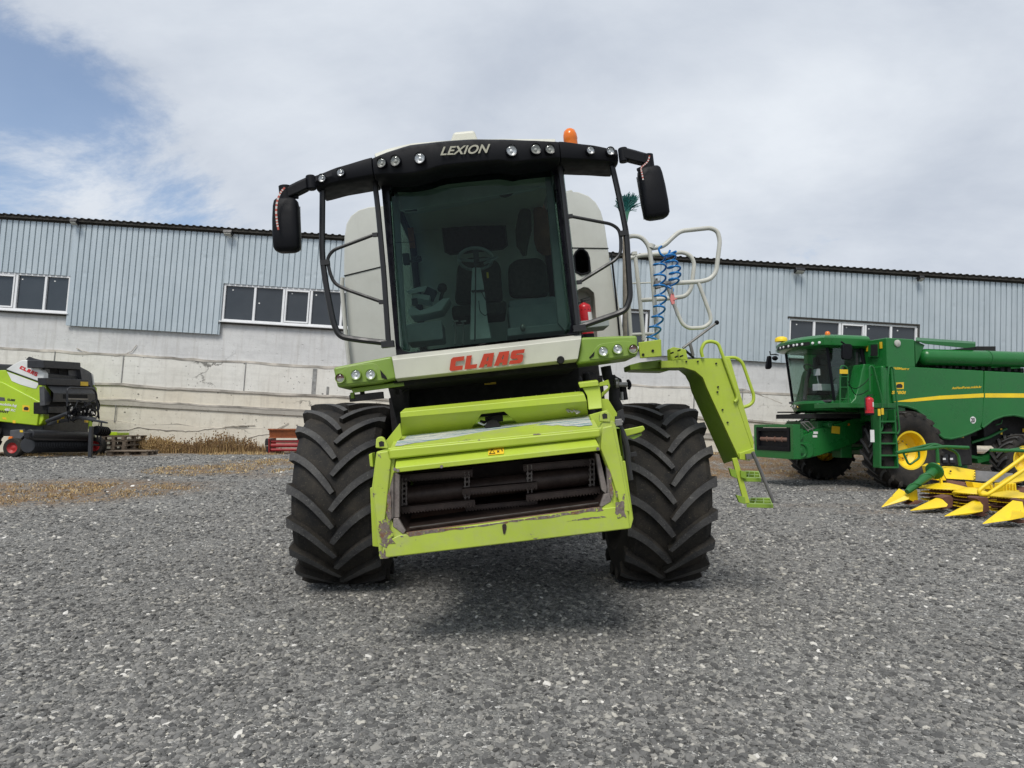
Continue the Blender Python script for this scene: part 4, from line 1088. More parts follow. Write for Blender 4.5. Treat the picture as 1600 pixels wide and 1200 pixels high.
# ---- cream apron below the windscreen with the maker's word
ap = MB(); f0 = 1.86
def seg(px0, py0): return C(px0, py0, f0)
rowsL = [(611, 556), (613, 562), (618, 592), (621, 596)]; rowsR = [(908, 523), (908.5, 529), (903, 561), (900, 566)]
deps = [1.70, 1.86, 1.84, 1.72]
L = [[C(rowsL[k][0] + (rowsR[k][0] - rowsL[k][0]) * i / 12, rowsL[k][1] + (rowsR[k][1] - rowsL[k][1]) * i / 12, deps[k] + .06 * (1 - (i / 6 - 1) ** 2)) for k in range(4)] + [C(rowsL[3][0] + (rowsR[3][0] - rowsL[3][0]) * i / 12, rowsL[3][1] + (rowsR[3][1] - rowsL[3][1]) * i / 12, 1.5), C(rowsL[0][0] + (rowsR[0][0] - rowsL[0][0]) * i / 12, rowsL[0][1] + (rowsR[0][1] - rowsL[0][1]) * i / 12, 1.5)] for i in range(13)]
ap.rings(L); apr = part(ap, 'cab_apron', M['cream'], bevel=.006, smooth=20)
fl_ = 1.923
block_word('CLAAS', [C(702, 580, fl_), C(817, 567, fl_), C(820, 545.5, fl_), C(704, 559, fl_)], M['red_orange'], comb, BR, .06)
mb = MB(); mb.lathe([(.001, 0), (.028, 0), (.034, -.02)], C(876, 562, 1.87), (0, -1, 0), 16); part(mb, 'apron_notch', M['void'])
# lime lip below the apron, coloured darker for the shade there
mb = MB(); mb.loft(CX([(626, 596), (900, 566), (905, 568), (905, 571), (640, 599)], 1.62), CX([(626, 596), (900, 566), (905, 568), (905, 571), (640, 599)], 1.4)); part(mb, 'apron_lip', M['lime_shade'], bevel=.006)

# ---- headlamp panels
def lamp_panel(out, lamps, recess):
    pl = MB(); A = CX(out, 1.80); B = [p + Vector((0, .42, 0)) for p in A]; pl.loft(A, B)
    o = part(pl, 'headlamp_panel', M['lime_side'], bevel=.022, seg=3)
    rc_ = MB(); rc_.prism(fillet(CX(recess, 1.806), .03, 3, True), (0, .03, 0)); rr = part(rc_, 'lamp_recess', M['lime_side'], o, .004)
    for px, py, r, red in lamps:
        lamp(o, C(px, py, 1.815), r, (0, -1, -.03), 'headlight', M['lime_side'], M['red_lens'] if red else M['chrome'], M['lens'], .7)
        if red:
            h = MB(); c = C(px, py, 1.828); h.add([c] + [c + Vector((r * .9 * math.cos(a), 0, r * .9 * math.sin(a))) for a in [math.pi + math.pi * i / 10 for i in range(11)]], [(0, i, i + 1) for i in range(1, 11)]); h.build('clear_segment', M['lens_milk'], o)
    return o
lamp_panel([(520, 574), (560, 566), (612, 556), (621, 592), (590, 599), (527, 606)], [(532, 591, .034, 1), (556.5, 585.5, .036, 0), (579.5, 585, .037, 0)], [(524, 585), (545, 572), (585, 567), (594, 574), (604, 590), (600, 594), (560, 598), (530, 601)])
lamp_panel([(908, 527), (960, 525), (996, 524), (997, 540), (996, 557), (960, 562), (902, 569), (906, 548)], [(942, 549, .036, 0), (964.5, 545.5, .036, 0), (988.5, 545.5, .034, 1)], [(920, 562), (930, 543), (938, 537), (975, 532), (993, 535), (994, 554), (960, 559)])
sl = MB()
sl.prism(CX([(594, 578), (603, 588), (605, 593), (596, 590)], 1.812), (0, .02, 0)); sl.prism(CX([(921, 558), (929, 549), (928, 556), (922, 560)], 1.812), (0, .02, 0)); part(sl, 'panel_slot', M['void'])
# brackets below the left panel and the lime box on the right
br = MB(); br.loft(CX([(548, 607), (632, 596), (632, 603), (552, 614)], 1.7), CX([(548, 607), (632, 596), (632, 603), (552, 614)], 1.3)); br.box(C(551, 618, 1.5), (.03, .03, .05)); part(br, 'panel_bracket', M['lime_shade'], bevel=.005)
wr = MB()
for a in ([(600, 600), (612, 608), (628, 604)], [(645, 597), (640, 606), (628, 614)], [(590, 602), (606, 599), (618, 604)]): wr.tube(fillet(CX(a, 1.45), .05), .008, 5)
for px, py in ((551, 619), (620, 612), (566, 612)): wr.box(C(px, py, 1.4), (.035, .03, .05))
wr.box(C(573, 620, 1.0), (.3, .06, .06)); part(wr, 'cable_loom', M['dark'])
gb = MB(); gb.loft(CX([(997, 535), (1033, 530), (1034, 557), (1000, 560)], 1.35), CX([(997, 535), (1033, 530), (1034, 557), (1000, 560)], .6)); part(gb, 'platform_box', M['lime'], bevel=.008)
gs = MB()
for px, py in ((1020, 548), (1005, 554)): gs.cyl(C(px, py, 1.36), C(px, py, 1.35), .012, 8)
part(gs, 'bolt', M['dark'])
# round mudguard arcs over the tyres
for sx in (-1, 1):
    mg = MB(); L = []
    for i in range(13):
        a = R(60 + 75 * i / 12); r = 1.10
        L.append([Vector((sx * (.92), -r * math.cos(a), .95 + r * math.sin(a))), Vector((sx * 1.02, -r * math.cos(a), .95 + r * math.sin(a))), Vector((sx * 1.02, -(r + .02) * math.cos(a), .95 + (r + .02) * math.sin(a))), Vector((sx * .92, -(r + .02) * math.cos(a), .95 + (r + .02) * math.sin(a)))])
    mg.rings(L); part(mg, 'mudguard', M['black'])
# black shield below the apron with its row of rivets
sh = MB(); sh.loft(CX([(612, 600), (905, 572), (906, 640), (625, 668)], .95), CX([(612, 600), (905, 572), (906, 640), (625, 668)], .8))
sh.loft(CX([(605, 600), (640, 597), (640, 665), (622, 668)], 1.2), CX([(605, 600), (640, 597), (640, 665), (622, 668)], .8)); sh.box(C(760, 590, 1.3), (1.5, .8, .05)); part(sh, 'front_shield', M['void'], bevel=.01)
rv = MB()
for i in range(14):
    c_ = C(636 + 20.2 * i, 639.5 - 2.12 * i, 1.2); rv.cyl(c_, c_ + Vector((0, -.008, .002)), .007, 6)
part(rv, 'rivet', M['steel'])
plate([(757, 591.5), (775, 590), (775, 600), (757, 601.5)], .96, .004, 'warning_sticker', M['yellow_decal'], bevel=0)
mb = MB(); a = [(759.5, 599), (766, 598.5), (762.5, 593.5)]; mb.tube(CX(a, .965), .005, 4, True); part(mb, 'sticker_print', M['black_decal'])

# ---- guard rails (black tube)
rl = MB(); f = 1.74
rl.tube(fillet(CX([(585, 280), (591, 330), (600, 430), (607, 536)], f), .1), .022, 8)
rl.tube(fillet(CX([(504, 292), (503, 400), (510, 450), (521, 505), (530, 526), (560, 531), (606, 536)], f), .14, 6), .024, 8)
rl.tube(fillet(CX([(586, 366), (520, 391), (511, 404), (515, 425), (522, 443), (540, 452), (597, 472)], f), .09, 5), .014, 8)
rl.box(C(508, 411, f), (.07, .05, .04)); rl.box(C(606, 538, f), (.10, .06, .05)); rl.box(C(586, 367, f), (.04, .03, .03)); rl.box(C(596, 472, f), (.04, .03, .03))
part(rl, 'guard_rail', M['black_steel'])
rl = MB()
rl.tube(fillet(CX([(873, 252), (880, 300), (893, 420), (903, 514)], f), .1), .022, 8)
rl.tube(fillet(CX([(955, 253), (968, 310), (979, 366), (981, 400), (985, 465), (978, 484), (965, 490), (905, 511)], f), .14, 6), .024, 8)
rl.tube(fillet(CX([(892, 338), (955, 350), (967, 358), (970, 372), (970, 395), (962, 406), (905, 441)], f), .09, 5), .014, 8)
rl.box(C(974, 365, f), (.07, .05, .04)); rl.box(C(905, 513, f), (.10, .06, .05)); rl.box(C(891, 338, f), (.04, .03, .03)); rl.box(C(905, 441, f), (.04, .03, .03))
part(rl, 'guard_rail', M['black_steel'])

# ---- mirrors
def mirror(arm, box, knuckle, f):
    root_ = empty('mirror'); root_.parent = comb; root_.rotation_euler = BR
    am = MB(); a, b = arm; pa, pb = C(*a, f), C(*b, f)
    d = (pb - pa); n = 6; L = []
    for i in range(n + 1):
        t = i / n; p = pa.lerp(pb, t); h = .052 - .006 * abs(t - .4); w = .04
        L.append([p + Vector((0, -w, -h)), p + Vector((0, -w, h * .6)), p + Vector((0, -w * .3, h)), p + Vector((0, w, h)), p + Vector((0, w, -h))])
    am.rings(L); am.cyl(C(*knuckle, f) + Vector((0, 0, -.055)), C(*knuckle, f) + Vector((0, 0, .06)), .038, 12)
    am.tube([C(*knuckle, f), pa], .03, 8); am.build('mirror_arm', M['black'], root_, .012)
    k = MB(); pt = C(*box[0], f); k.rings([[pt + Vector((.05 * math.cos(q), .05 * math.sin(q), z)) for q in [6.283 * i / 12 for i in range(12)]] for z in (.10, .03, -.03)]); k.tube([pt + Vector((.0, 0, .02)), C(*box[2], f)], .016, 6); k.build('mirror_joint', M['black'], root_)
    # housing: bulged rounded box
    mb = MB(); top, bot = C(*box[0], f), C(*box[1], f); axu = (top - bot).normalized(); side = axu.cross(Vector((0, 1, 0))).normalized()
    H = (top - bot).length; L = []
    for t, k2 in ((0, .62), (.03, .86), (.08, .97), (.3, 1.0), (.6, .98), (.85, .93), (.95, .86), (.985, .74), (1, .55)):
        p = bot.lerp(top, t); hw = .103 * k2; hd = .085 * (k2 * .8 + .2 * math.sin(math.pi * t)); ring = []
        for i in range(20):
            q = 6.283 * i / 20; cx, sy = math.cos(q), math.sin(q); e = .55
            ring.append(p + side * hw * math.copysign(abs(cx) ** e, cx) + Vector((0, hd * math.copysign(abs(sy) ** e, sy), 0)))
        L.append(ring)
    mb.rings(L); mb.build('mirror_housing', M['black'], root_, 0, 50)
    g = MB(); c0 = (top + bot) / 2 + Vector((0, .088, 0)); g.prism([c0 + side * a_ * .085 + axu * b_ * H * .42 for a_, b_ in ((-1, -1), (1, -1), (1, 1), (-1, 1))], (0, .004, 0)); g.build('mirror_glass', M['chrome'], root_)
mirror(((481, 287), (447, 303)), ((447, 311), (449, 394), (466, 308)), (486, 286), 1.9)
mirror(((973, 240), (1012, 250)), ((1013, 262), (1027, 342), (996, 266)), (974, 243), 1.9)

# ---- white railings on the platform
wr = MB(); f = .75; rad = .022
wr.tube(fillet(CX([(975, 372), (990, 368), (1003, 371), (1014, 384), (1019, 420), (1027, 530)], f), .12, 5), rad, 10)
wr.tube(fillet(CX([(1019, 388), (1037, 385), (1051, 371), (1063, 361), (1110, 356), (1121, 361), (1125, 376), (1119, 425), (1110, 436), (1095, 440), (1040, 443), (1020, 445)], f), .16, 5), rad, 10)
wr.tube(fillet(CX([(1042, 445), (1054, 478), (1066, 506), (1076, 513), (1100, 512), (1111, 503), (1110, 492), (1091, 441)], f), .12, 5), rad * .86, 10)
wr.tube([C(1019, 382, f), C(1017, 388, f)], .034, 10)
part(wr, 'platform_railing', M['grey_rail'], smooth=60)
wr = MB(); f = .25
wr.tube(CX([(992, 395), (998, 450), (1006, 532)], f), rad, 10); wr.tube(CX([(979, 405), (981, 450), (986, 530)], f), rad * .9, 10)
wr.tube(fillet(CX([(982, 404), (1000, 399), (1068, 394), (1080, 400), (1085, 412), (1080, 452), (1071, 463), (1050, 466), (1001, 469)], f), .13, 5), rad, 10)
wr.tube([C(985, 443, f), C(1030, 441, f)], .008, 6); wr.box(C(991, 396, f), (.05, .05, .03)); wr.tube(CX([(985, 523), (1025, 521)], f), rad * .8, 8)
part(wr, 'platform_railing', M['grey_rail'], smooth=60)
ht = MB(); ht.box(C(1027, 445, .77), (.06, .06, .07)); ht.tube([C(1030, 445, .77), C(1048, 443, .77)], .03, 8); ht.tube([C(1026, 435, .77), C(1026, 452, .77)], .012, 8); part(ht, 'railing_clamp', M['steel'], bevel=.006)
lv = MB(); lv.tube([C(1067, 544, .9), C(1119, 505, .9)], .012, 8); lv.tube([C(1078, 536, .9), C(1083, 556, .9)], .016, 8); part(lv, 'gate_lever', M['zinc'])
lv = MB(); lv.ell(C(1120, 504, .9), .022, .022, .022); lv.tube([C(1070, 547, .9), C(1084, 559, .9)], .012, 8); part(lv, 'lever_knob', M['black'])

# ---- swung out ladder
la = empty('ladder'); la.parent = comb; la.rotation_euler = BR
f = 1.0; top_th = .42
am = MB(); arm_out = [(984, 566), (1002, 562), (1034, 563), (1102, 559), (1140, 558.5), (1142, 563), (1103, 565)]
# front face of the arm, curved into the leg
face = [(1033, 563.8), (1060, 562.3), (1101, 559.5), (1128, 560), (1178, 708), (1155, 716.5), (1104, 605), (1098, 590), (1086, 580), (1068, 574.5), (1033, 575)]
am.prism(CX(face, f), (0, .05, 0)); am.build('ladder_arm', M['lime'], la, .006)
am = MB(); top_ = [(1033, 563.8), (1060, 562.3), (1101, 559.5), (1128, 560)]; A = CX(top_, f); B = [p + Vector((0, top_th, .0)) for p in A]; am.add(A + B, [(i, i + 1, i + 5, i + 4) for i in range(3)])
A = CX([(1128, 560), (1141, 559.5), (1178, 690), (1178, 708)], f + .0); am.prism(A, (0, .3, 0)); am.build('ladder_arm_cover', M['lime'], la, .004)
am = MB()     # inner flank of leg and arm, its shade put into a darker lime
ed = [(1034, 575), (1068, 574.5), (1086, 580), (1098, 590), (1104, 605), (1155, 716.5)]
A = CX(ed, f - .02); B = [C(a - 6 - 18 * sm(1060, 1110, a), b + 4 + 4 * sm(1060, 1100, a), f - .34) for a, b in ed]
am.add(A + B, [(i, i + 1, i + 7, i + 6) for i in range(5)]); am.build('ladder_flank', M['lime_shade'], la, 0)
am = MB(); am.prism([C(1060, 573, f - .3), C(1084, 600, f - .3), C(1096, 615, f - .3), C(1133, 715, f - .3), C(1152, 716, f - .3), C(1104, 607, f - .3), C(1095, 588, f - .3)], (0, .03, 0)); am.prism(CX([(986, 574), (1062, 574), (1040, 580), (990, 579)], f - .2), (0, .25, 0)); am.build('ladder_back', M['lime_shade'], la, 0)
am = MB(); am.prism(CX([(984, 570), (1000, 566), (1034, 562), (1034, 573), (1012, 577), (985, 578)], f - .1), (0, .3, 0)); am.build('pivot_housing', M['lime_shade'], la, .006)
pv = MB(); pv.prism(CX([(1047, 545), (1052, 542), (1072, 546), (1075, 562), (1048, 563)], f - .05), (0, .12, 0)); pv.prism(CX([(1155, 708), (1178, 700), (1180, 706), (1172, 720), (1156, 718)], f + .02), (0, .08, 0)); pv.build('ladder_pivot', M['lime'], la, .006)
pb = MB()
for px, py in ((1058, 557), (1066, 556), (1062, 547), (1051, 551), (1075, 564), (1093, 564), (1122, 567), (1124, 612), (1125, 604), (1132, 640), (1140, 660)): c_ = C(px, py, f + .06 if py > 563 else f + .03); pb.cyl(c_ + Vector((0, .06, 0)), c_ + Vector((0, -.012, 0)) if py < 563 else c_ + Vector((0, .045, 0)), .008, 8)
pb.build('bolt', M['dark'], la)
hr = MB(); hr.tube(fillet(CX([(1098, 558), (1095, 547), (1101, 535), (1110, 533), (1122, 536), (1129, 555), (1152, 618), (1152, 624), (1148, 628)], f + .02), .10, 5), .016, 8); hr.build('grab_rail', M['lime'], la, 0, 60)
hr = MB(); hr.tube(fillet(CX([(1128, 559.5), (1150, 558.5), (1160, 566), (1178, 618), (1177, 628), (1170, 634), (1155, 638)], f - .1), .10, 5), .016, 8); hr.build('grab_rail', M['lime'], la, 0, 60)
lo = MB(); f = 1.0
lo.prism(CX([(1144, 716), (1152, 715), (1172, 786), (1163, 787)], f), (0, .025, 0)); lo.prism(CX([(1144, 716), (1148, 716), (1168, 784), (1163, 787)], f - .45), (0, .025, 0)); lo.build('ladder_rail', M['lime'], la, .004)
def rung(poly, f0, f1, name='step'):
    mb = MB(); a, b, c, d = poly
    P0, P1 = C(*a, f0), C(*b, f0); Q0, Q1 = C(*d, f1), C(*c, f1)
    w = .035
    for u0, u1, v0, v1 in ((0, 1, 0, .14), (0, 1, .86, 1), (0, .07, .14, .86), (.93, 1, .14, .86), (.28, .34, .14, .86), (.62, .68, .14, .86), (.07, .93, .46, .54)):
        q = [P0.lerp(P1, u0).lerp(Q0.lerp(Q1, u0), v0), P0.lerp(P1, u1).lerp(Q0.lerp(Q1, u1), v0), P0.lerp(P1, u1).lerp(Q0.lerp(Q1, u1), v1), P0.lerp(P1, u0).lerp(Q0.lerp(Q1, u0), v1)]
        mb.prism(q, (0, 0, -w))
    mb.build(name, M['lime_shade'], la, .003)
rung([(1160, 746.5), (1189, 747), (1186, 736), (1164, 735)], 1.0, .62); rung([(1166, 787), (1208, 788), (1204, 777.5), (1172, 777)], 1.0, .62)
lb = MB(); lb.prism(CX([(1139, 731), (1150, 735), (1152, 748), (1143, 744)], f + .02), (0, .03, 0)); lb.prism(CX([(1150, 773), (1164, 777), (1165, 788), (1155, 785)], f + .02), (0, .03, 0)); lb.prism(CX([(1157, 735), (1166, 737), (1167, 749), (1158, 746)], f + .03), (0, .02, 0)); lb.build('step_bracket', M['lime_shade'], la, .003)
ls = MB(); ls.tube([C(1176, 706, f + .08), C(1209, 785, f + .08)], .016, 8); ls.box(C(1172, 713, f + .06), (.08, .03, .05)); ls.build('ladder_strut', M['zinc'], la)

# ---- feeder house: frame, flap, chain conveyor
fd = empty('feeder_house'); fd.parent = comb; fd.rotation_euler = BR
F0 = 2.42
fo = [(588, 706), (606, 700), (938, 668), (941, 660), (958, 657), (962, 664), (975, 735), (990, 811), (986, 826), (830, 844), (594, 873), (590, 850), (581, 760)]
fi = [(616, 736), (618, 717), (929, 681.5), (938, 703), (948, 730), (957, 772), (948, 781), (941, 793), (632, 835), (618, 824), (609, 808), (610, 762)]
holed('front_frame', M['lime_worn'], fd, xz(CX(fo, F0)), [xz(CX(fi, F0))], -F0, .07, .008)
# raised lip of the frame: top beam with folded edge and corner posts
tb_ = MB(); tb_.loft(CX([(607, 702), (938, 670.5), (938, 683), (609, 718)], F0 + .045), CX([(607, 702), (938, 670.5), (938, 683), (609, 717)], F0 - .1)); tb_.build('top_beam', M['lime'], fd, .014)
cp = MB()
for poly in ([(589, 707), (606, 704), (611, 720), (607, 760), (603, 800), (596, 850), (588, 820), (583, 760)],): cp.prism(CX(poly, F0 + .022), (0, .03, 0))
cp.prism(CX([(941, 668), (957, 664), (969, 720), (984, 800), (972, 800), (957, 750), (948, 725), (938, 700)], F0 + .022), (0, .03, 0)); cp.build('corner_post', M['lime_worn'], fd, .010)
bb_ = MB(); bb_.loft(CX([(598, 848), (624, 836), (942, 794), (980, 790), (984, 826), (830, 844.5), (598, 872)], F0 + .02), CX([(598, 848), (624, 836), (942, 794), (980, 790), (984, 826), (830, 844.5), (598, 872)], F0 - .05)); bb_.build('bottom_beam', M['lime_worn'], fd, .008)
# corner lugs
lg = MB()
lp_l = [k5(626, 400), k5(630, 345), k5(640, 332), k5(662, 328), (k5(676, 335)), k5(700, 378), k5(706, 405)]; lp_r = [k6(428, 235), k6(430, 190), k6(442, 172), k6(468, 168), k6(486, 178), k6(494, 205), k6(496, 240)]
for lp in (lp_l, lp_r): lg.prism(CX(lp, F0 + .01), (0, .05, 0))
lg.build('corner_lug', M['lime_worn'], fd, .008)
lh = MB()
for c in (k5(664, 372), k6(460, 198)): c_ = C(*c, F0 + .013); lh.prism([c_ + Vector((x, 0, z)) for x, z in ((-.016, -.02), (.016, -.02), (.018, .01), (0, .018), (-.018, .01))], (0, .01, 0))
lh.build('lug_hole', M['dark'], fd)
# side flanges standing proud of the posts
sf = MB()
for poly in ([k5(584, 440), k5(606, 430), k5(612, 520), k5(592, 515)], [k5(592, 650), k5(618, 640), k5(650, 1020), k5(608, 1015)], [k6(556, 485), k6(588, 480), k6(640, 845), k6(612, 848)], [k6(540, 455), k6(568, 450), k6(572, 480), k6(548, 482)]): sf.prism(CX(poly, F0 - .06), (0, .12, 0))
sf.build('side_flange', M['lime'], fd, .005)
# flap over the opening
fp = MB(); A = CX([(618, 717.5), (928, 682.5), (936, 697), (617, 732)], F0 - .02); A2 = CX([(617, 732), (936, 697), (937, 703.5), (615, 738.5)], F0 - .005)
P1_ = [C(619, 717.5, F0 - .0), C(929, 682.5, F0 - .0), C(936, 696, F0 + .085), C(617, 731, F0 + .085)]
fp.add([*P1_, *[p + Vector((0, .012, -.012)) for p in P1_]], [(0, 1, 2, 3), (7, 6, 5, 4), (0, 4, 5, 1), (1, 5, 6, 2), (2, 6, 7, 3), (3, 7, 4, 0)])
fp.loft(CX([(616, 731), (936, 696), (938, 704), (614, 739)], F0 + .088), CX([(616, 731), (936, 696), (938, 704), (614, 739)], F0 + .06)); fl = fp.build('intake_flap', M['lime'], fd, .005)
ws = MB(); q = [C(763, 711.6, F0 - .09), C(787, 709, F0 - .09), C(787, 699.5, F0 - .125), C(763, 702, F0 - .125)]
n = (q[1] - q[0]).cross(q[3] - q[0]).normalized()
nn_ = Vector((0, 0, 0))
def onflap(px, py, up=.004):
    n_ = (P1_[1] - P1_[0]).cross(P1_[3] - P1_[0]).normalized()
    if n_.y > 0: n_ = -n_
    o = CF.I @ CAMP; d = CF.I.to_3x3() @ ray(px, py); t = (P1_[0] - o).dot(n_) / d.dot(n_); return o + d * t + n_ * up
q = [onflap(a, b) for a, b in ((763, 712), (787.5, 709.5), (787.5, 700), (763, 702.5))]; ws.add(q + [p + Vector((0, .003, -.002)) for p in q], [(0, 1, 2, 3), (0, 4, 5, 1), (2, 6, 7, 3)]); ws.build('warning_sticker', M['yellow_decal'], fd)
tr_ = MB(); tr_.tube([onflap(a, b, .007) for a, b in ((765, 710.5), (773.5, 709.5), (769, 703.5))], .0035, 4, True)
for a, b, c, d in ((777, 705, 780, 708), (780, 705, 777, 708), (784, 703, 785, 706)): tr_.tube([onflap(a, b, .007), onflap(c, d, .007)], .003, 4)
tr_.build('sticker_print', M['black_decal'], fd)
fbt = MB()
for px, py in ((617, 733), (934, 701), (690, 729), (622, 735)): c_ = C(px, py, F0 + .09); fbt.cyl(c_, c_ + Vector((0, -.012, 0)), .011, 8)
fbt.build('bolt', M['worn_grey'], fd)
# throat lining
th = MB(); a = CX([(622, 742), (932, 706), (946, 772), (936, 790), (634, 830), (622, 815)], F0 - .04); b = [p * 1 + Vector((0, .95, .12)) for p in a]
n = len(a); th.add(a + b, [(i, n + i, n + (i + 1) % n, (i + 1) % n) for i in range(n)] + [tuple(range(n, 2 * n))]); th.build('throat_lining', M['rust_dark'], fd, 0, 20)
ed_ = MB()     # scraped grey cheek plates
for poly in ([k5(740, 545), k5(778, 570), k5(775, 835), k5(738, 835)], [k5(715, 650), k5(740, 560), k5(738, 835), k5(708, 870), k5(705, 700)], [k6(400, 430), k6(425, 440), k6(475, 650), k6(470, 690), k6(440, 660)], [k6(470, 500), k6(480, 540), k6(512, 690), k6(500, 735), k6(478, 690)]): ed_.prism(CX(poly, F0 - .02 if poly[0][0] in (k5(740, 545)[0], k6(400, 430)[0]) else F0 + .004), (0, .05, 0))
ed_.prism(CX([k5(738, 840), k5(768, 840), k5(815, 920), k5(800, 940), k5(735, 890)], F0 + .006), (0, .04, 0)); ed_.prism(CX([k6(455, 690), k6(495, 682), k6(500, 735), k6(440, 770), k6(430, 765)], F0 + .006), (0, .04, 0)); ed_.build('cheek_plate', M['worn_grey'], fd, .004)
ty = MB(); qf = CX([(630, 833), (941, 792)], F0 - .03); qb = CX([(622, 803), (938, 762)], F0 - .55)
pts = [qf[0], qf[1], qb[1], qb[0]]; ty.add(pts + [p + Vector((0, 0, -.02)) for p in pts], [(0, 1, 2, 3), (0, 4, 5, 1)]); ty.build('intake_tray', M['rust'], fd)
stp = MB(); stp.add([C(640, 826, F0 - .04) + Vector((0, 0, .004)), C(935, 787, F0 - .04) + Vector((0, 0, .004)), C(935, 785.4, F0 - .06) + Vector((0, 0, .004)), C(640, 824.4, F0 - .06) + Vector((0, 0, .004))], [(0, 1, 2, 3)]); stp.build('bright_wear_edge', M['steel'], fd, recalc=False)
dr = MB(); dr.cyl(C(634, 775, 2.08), C(928, 741, 2.08), .072, 24); dr.build('intake_drum', M['rust_dark'], fd)
for px, y0, y1 in ((632, 752, 792), (730, 742, 781), (827.5, 731, 765), (925, 722, 762)):
    ch = MB()
    for k in range(6):
        yy = y0 + (y1 - y0) * k / 5; c_ = C(px, yy, 2.17)
        ch.box(c_ + Vector((-.014, 0, 0)), (.008, .03, .045)); ch.box(c_ + Vector((.014, 0, 0)), (.008, .03, .045)); ch.cyl(c_ + Vector((-.022, 0, .022)), c_ + Vector((.022, 0, .022)), .009, 8)
    ch.build('conveyor_chain', M['worn_grey'], fd)
def slat(a, b, f, h=.045):
    mb = MB(); A, B_ = C(*a, f), C(*b, f); d = (B_ - A)
    mb.prism([A, B_, B_ + Vector((0, 0, -h)), A + Vector((0, 0, -h))], (0, .01, 0)); mb.prism([A + Vector((0, -.0, 0)), B_, B_ + Vector((0, .05, .006)), A + Vector((0, .05, .006))], (0, 0, .008))
    nt_ = int(d.length / .022)
    for k in range(nt_):
        p = A.lerp(B_, (k + .5) / nt_) + Vector((0, -.004, -h)); mb.box(p, (.011, .012, .014))
    for t in (.04, .10, .9, .96):
        p = A.lerp(B_, t) + Vector((0, 0, -h * .5)); mb.cyl(p, p + Vector((0, -.01, 0)), .008, 6)
    mb.build('conveyor_slat', M['rust_dark'], fd, .002)
slat(kf(588, 312), kf(1015, 274), 2.26, .034); slat(kf(242, 416), kf(662, 374), 2.24, .034); slat(kf(952, 346), kf(1372, 300), 2.24, .034); slat(kf(606, 408), kf(1016, 370), 2.10, .026); slat(kf(245, 232), kf(648, 200), 2.18, .04); slat(kf(935, 172), kf(1325, 138), 2.18, .04)
hk = MB(); hk.prism(fillet(CX([(784.5, 819.5), (791, 818.5), (791.5, 824), (789.5, 834), (786.5, 835), (785, 826)], F0 + .026), .01, 2, True), (0, .02, 0)); hk.build('latch_slot', M['rust_dark'], fd)
# patches where the paint is scraped off the frame
def scrape(poly, f_, n=5, amp=.012):
    P = CX(poly, f_); Q = []
    for a, b in zip(P, P[1:] + P[:1]):
        for k in range(n): q = a.lerp(b, k / n); Q.append(q + Vector((amp * mnoise.noise((q.x * 40, 0, q.z * 40)), 0, amp * mnoise.noise((q.x * 40, 5, q.z * 40)))))
    MB().prism(Q, (0, .004, 0)).build('scraped_patch', M['scraped'], fd)
fs_ = F0 + .0225
scrape([k5(648, 850), k5(690, 842), k5(705, 880), k5(730, 930), k5(742, 1000), k5(690, 1015), k5(655, 1005), k5(665, 960), k5(650, 920)], fs_ + .001, 6, .022)
scrape([k5(650, 1040), k5(662, 1036), k5(668, 1070), k5(684, 1032), k5(692, 1075), k5(712, 1088), k5(655, 1095)], fs_ + .001, 4, .008)
scrape([k6(528, 745), k6(580, 732), k6(584, 800), k6(602, 832), k6(545, 838), k6(522, 790)], fs_ + .001, 6, .014)
scrape([k6(526, 668), k6(542, 670), k6(540, 708), k6(528, 705)], fs_ + .001, 4, .008); scrape([k6(570, 685), k6(584, 690), k6(585, 725), k6(572, 720)], fs_ + .001, 4, .008)
scrape([k6(480, 530), k6(492, 540), k6(514, 680), k6(505, 720), k6(494, 690)], fs_ + .001, 5, .010)
scrape([k5(700, 690), k5(716, 650), k5(728, 830), k5(712, 880), k5(698, 800)], fs_ + .001, 5, .012)
scrape([(632, 833), (780, 817), (940, 792), (944, 797), (860, 809), (790, 818), (700, 829), (640, 839)], F0 + .0215, 8, .010)
scrape([k6(220, 856), k6(330, 838), k6(460, 826), k6(470, 832), k6(330, 850)], F0 + .0215, 6, .006)
# sloping duct behind the frame
dc = MB(); dc.loft([Vector((-.83, -2.33, 1.50)), Vector((.83, -2.33, 1.50)), Vector((.83, -2.33, .86)), Vector((-.83, -2.33, .86))], [Vector((-.72, -.4, 1.72)), Vector((.72, -.4, 1.72)), Vector((.72, -.4, 1.15)), Vector((-.72, -.4, 1.15))], caps=False)
dc.build('feeder_duct', M['lime_shade'], fd)
# shelf on top of the frame, with the torn sticker
sh = MB(); s4 = [C(609, 702, F0 - .05), C(936, 671, F0 - .05), C(924, 648, 1.86), C(619, 681, 1.86)]
sh.add(s4 + [p + Vector((0, 0, -.02)) for p in s4], [(0, 1, 2, 3), (0, 4, 5, 1), (1, 5, 6, 2), (3, 7, 4, 0)]); sh.build('top_shelf', M['lime_worn'], fd)
def onshelf(u, v, up=.004): return s4[0] * (1 - u) * (1 - v) + s4[1] * u * (1 - v) + s4[2] * u * v + s4[3] * (1 - u) * v + Vector((0, 0, up))
def torn_mat():
    s = NT('torn_striped_sticker'); x = s.xyz(); w = s.noise(2.0, 6, .7, .5, s.co((1, 6, 1)))
    ln_ = s.noise(3.0, 5, .7, .3, s.co((.5, 9, 1)))
    c = s.ramp(ln_, [(.30, (.04, .07, .11)), (.41, (.06, .22, .26)), (.45, (.46, .47, .44)), (.52, (.56, .55, .50)), (.55, (.10, .16, .20)), (.59, (.50, .49, .45)), (.68, (.62, .60, .55))])
    return s.set(Base_Color=c, Roughness=.6)
M['torn'] = torn_mat()
ts = MB()
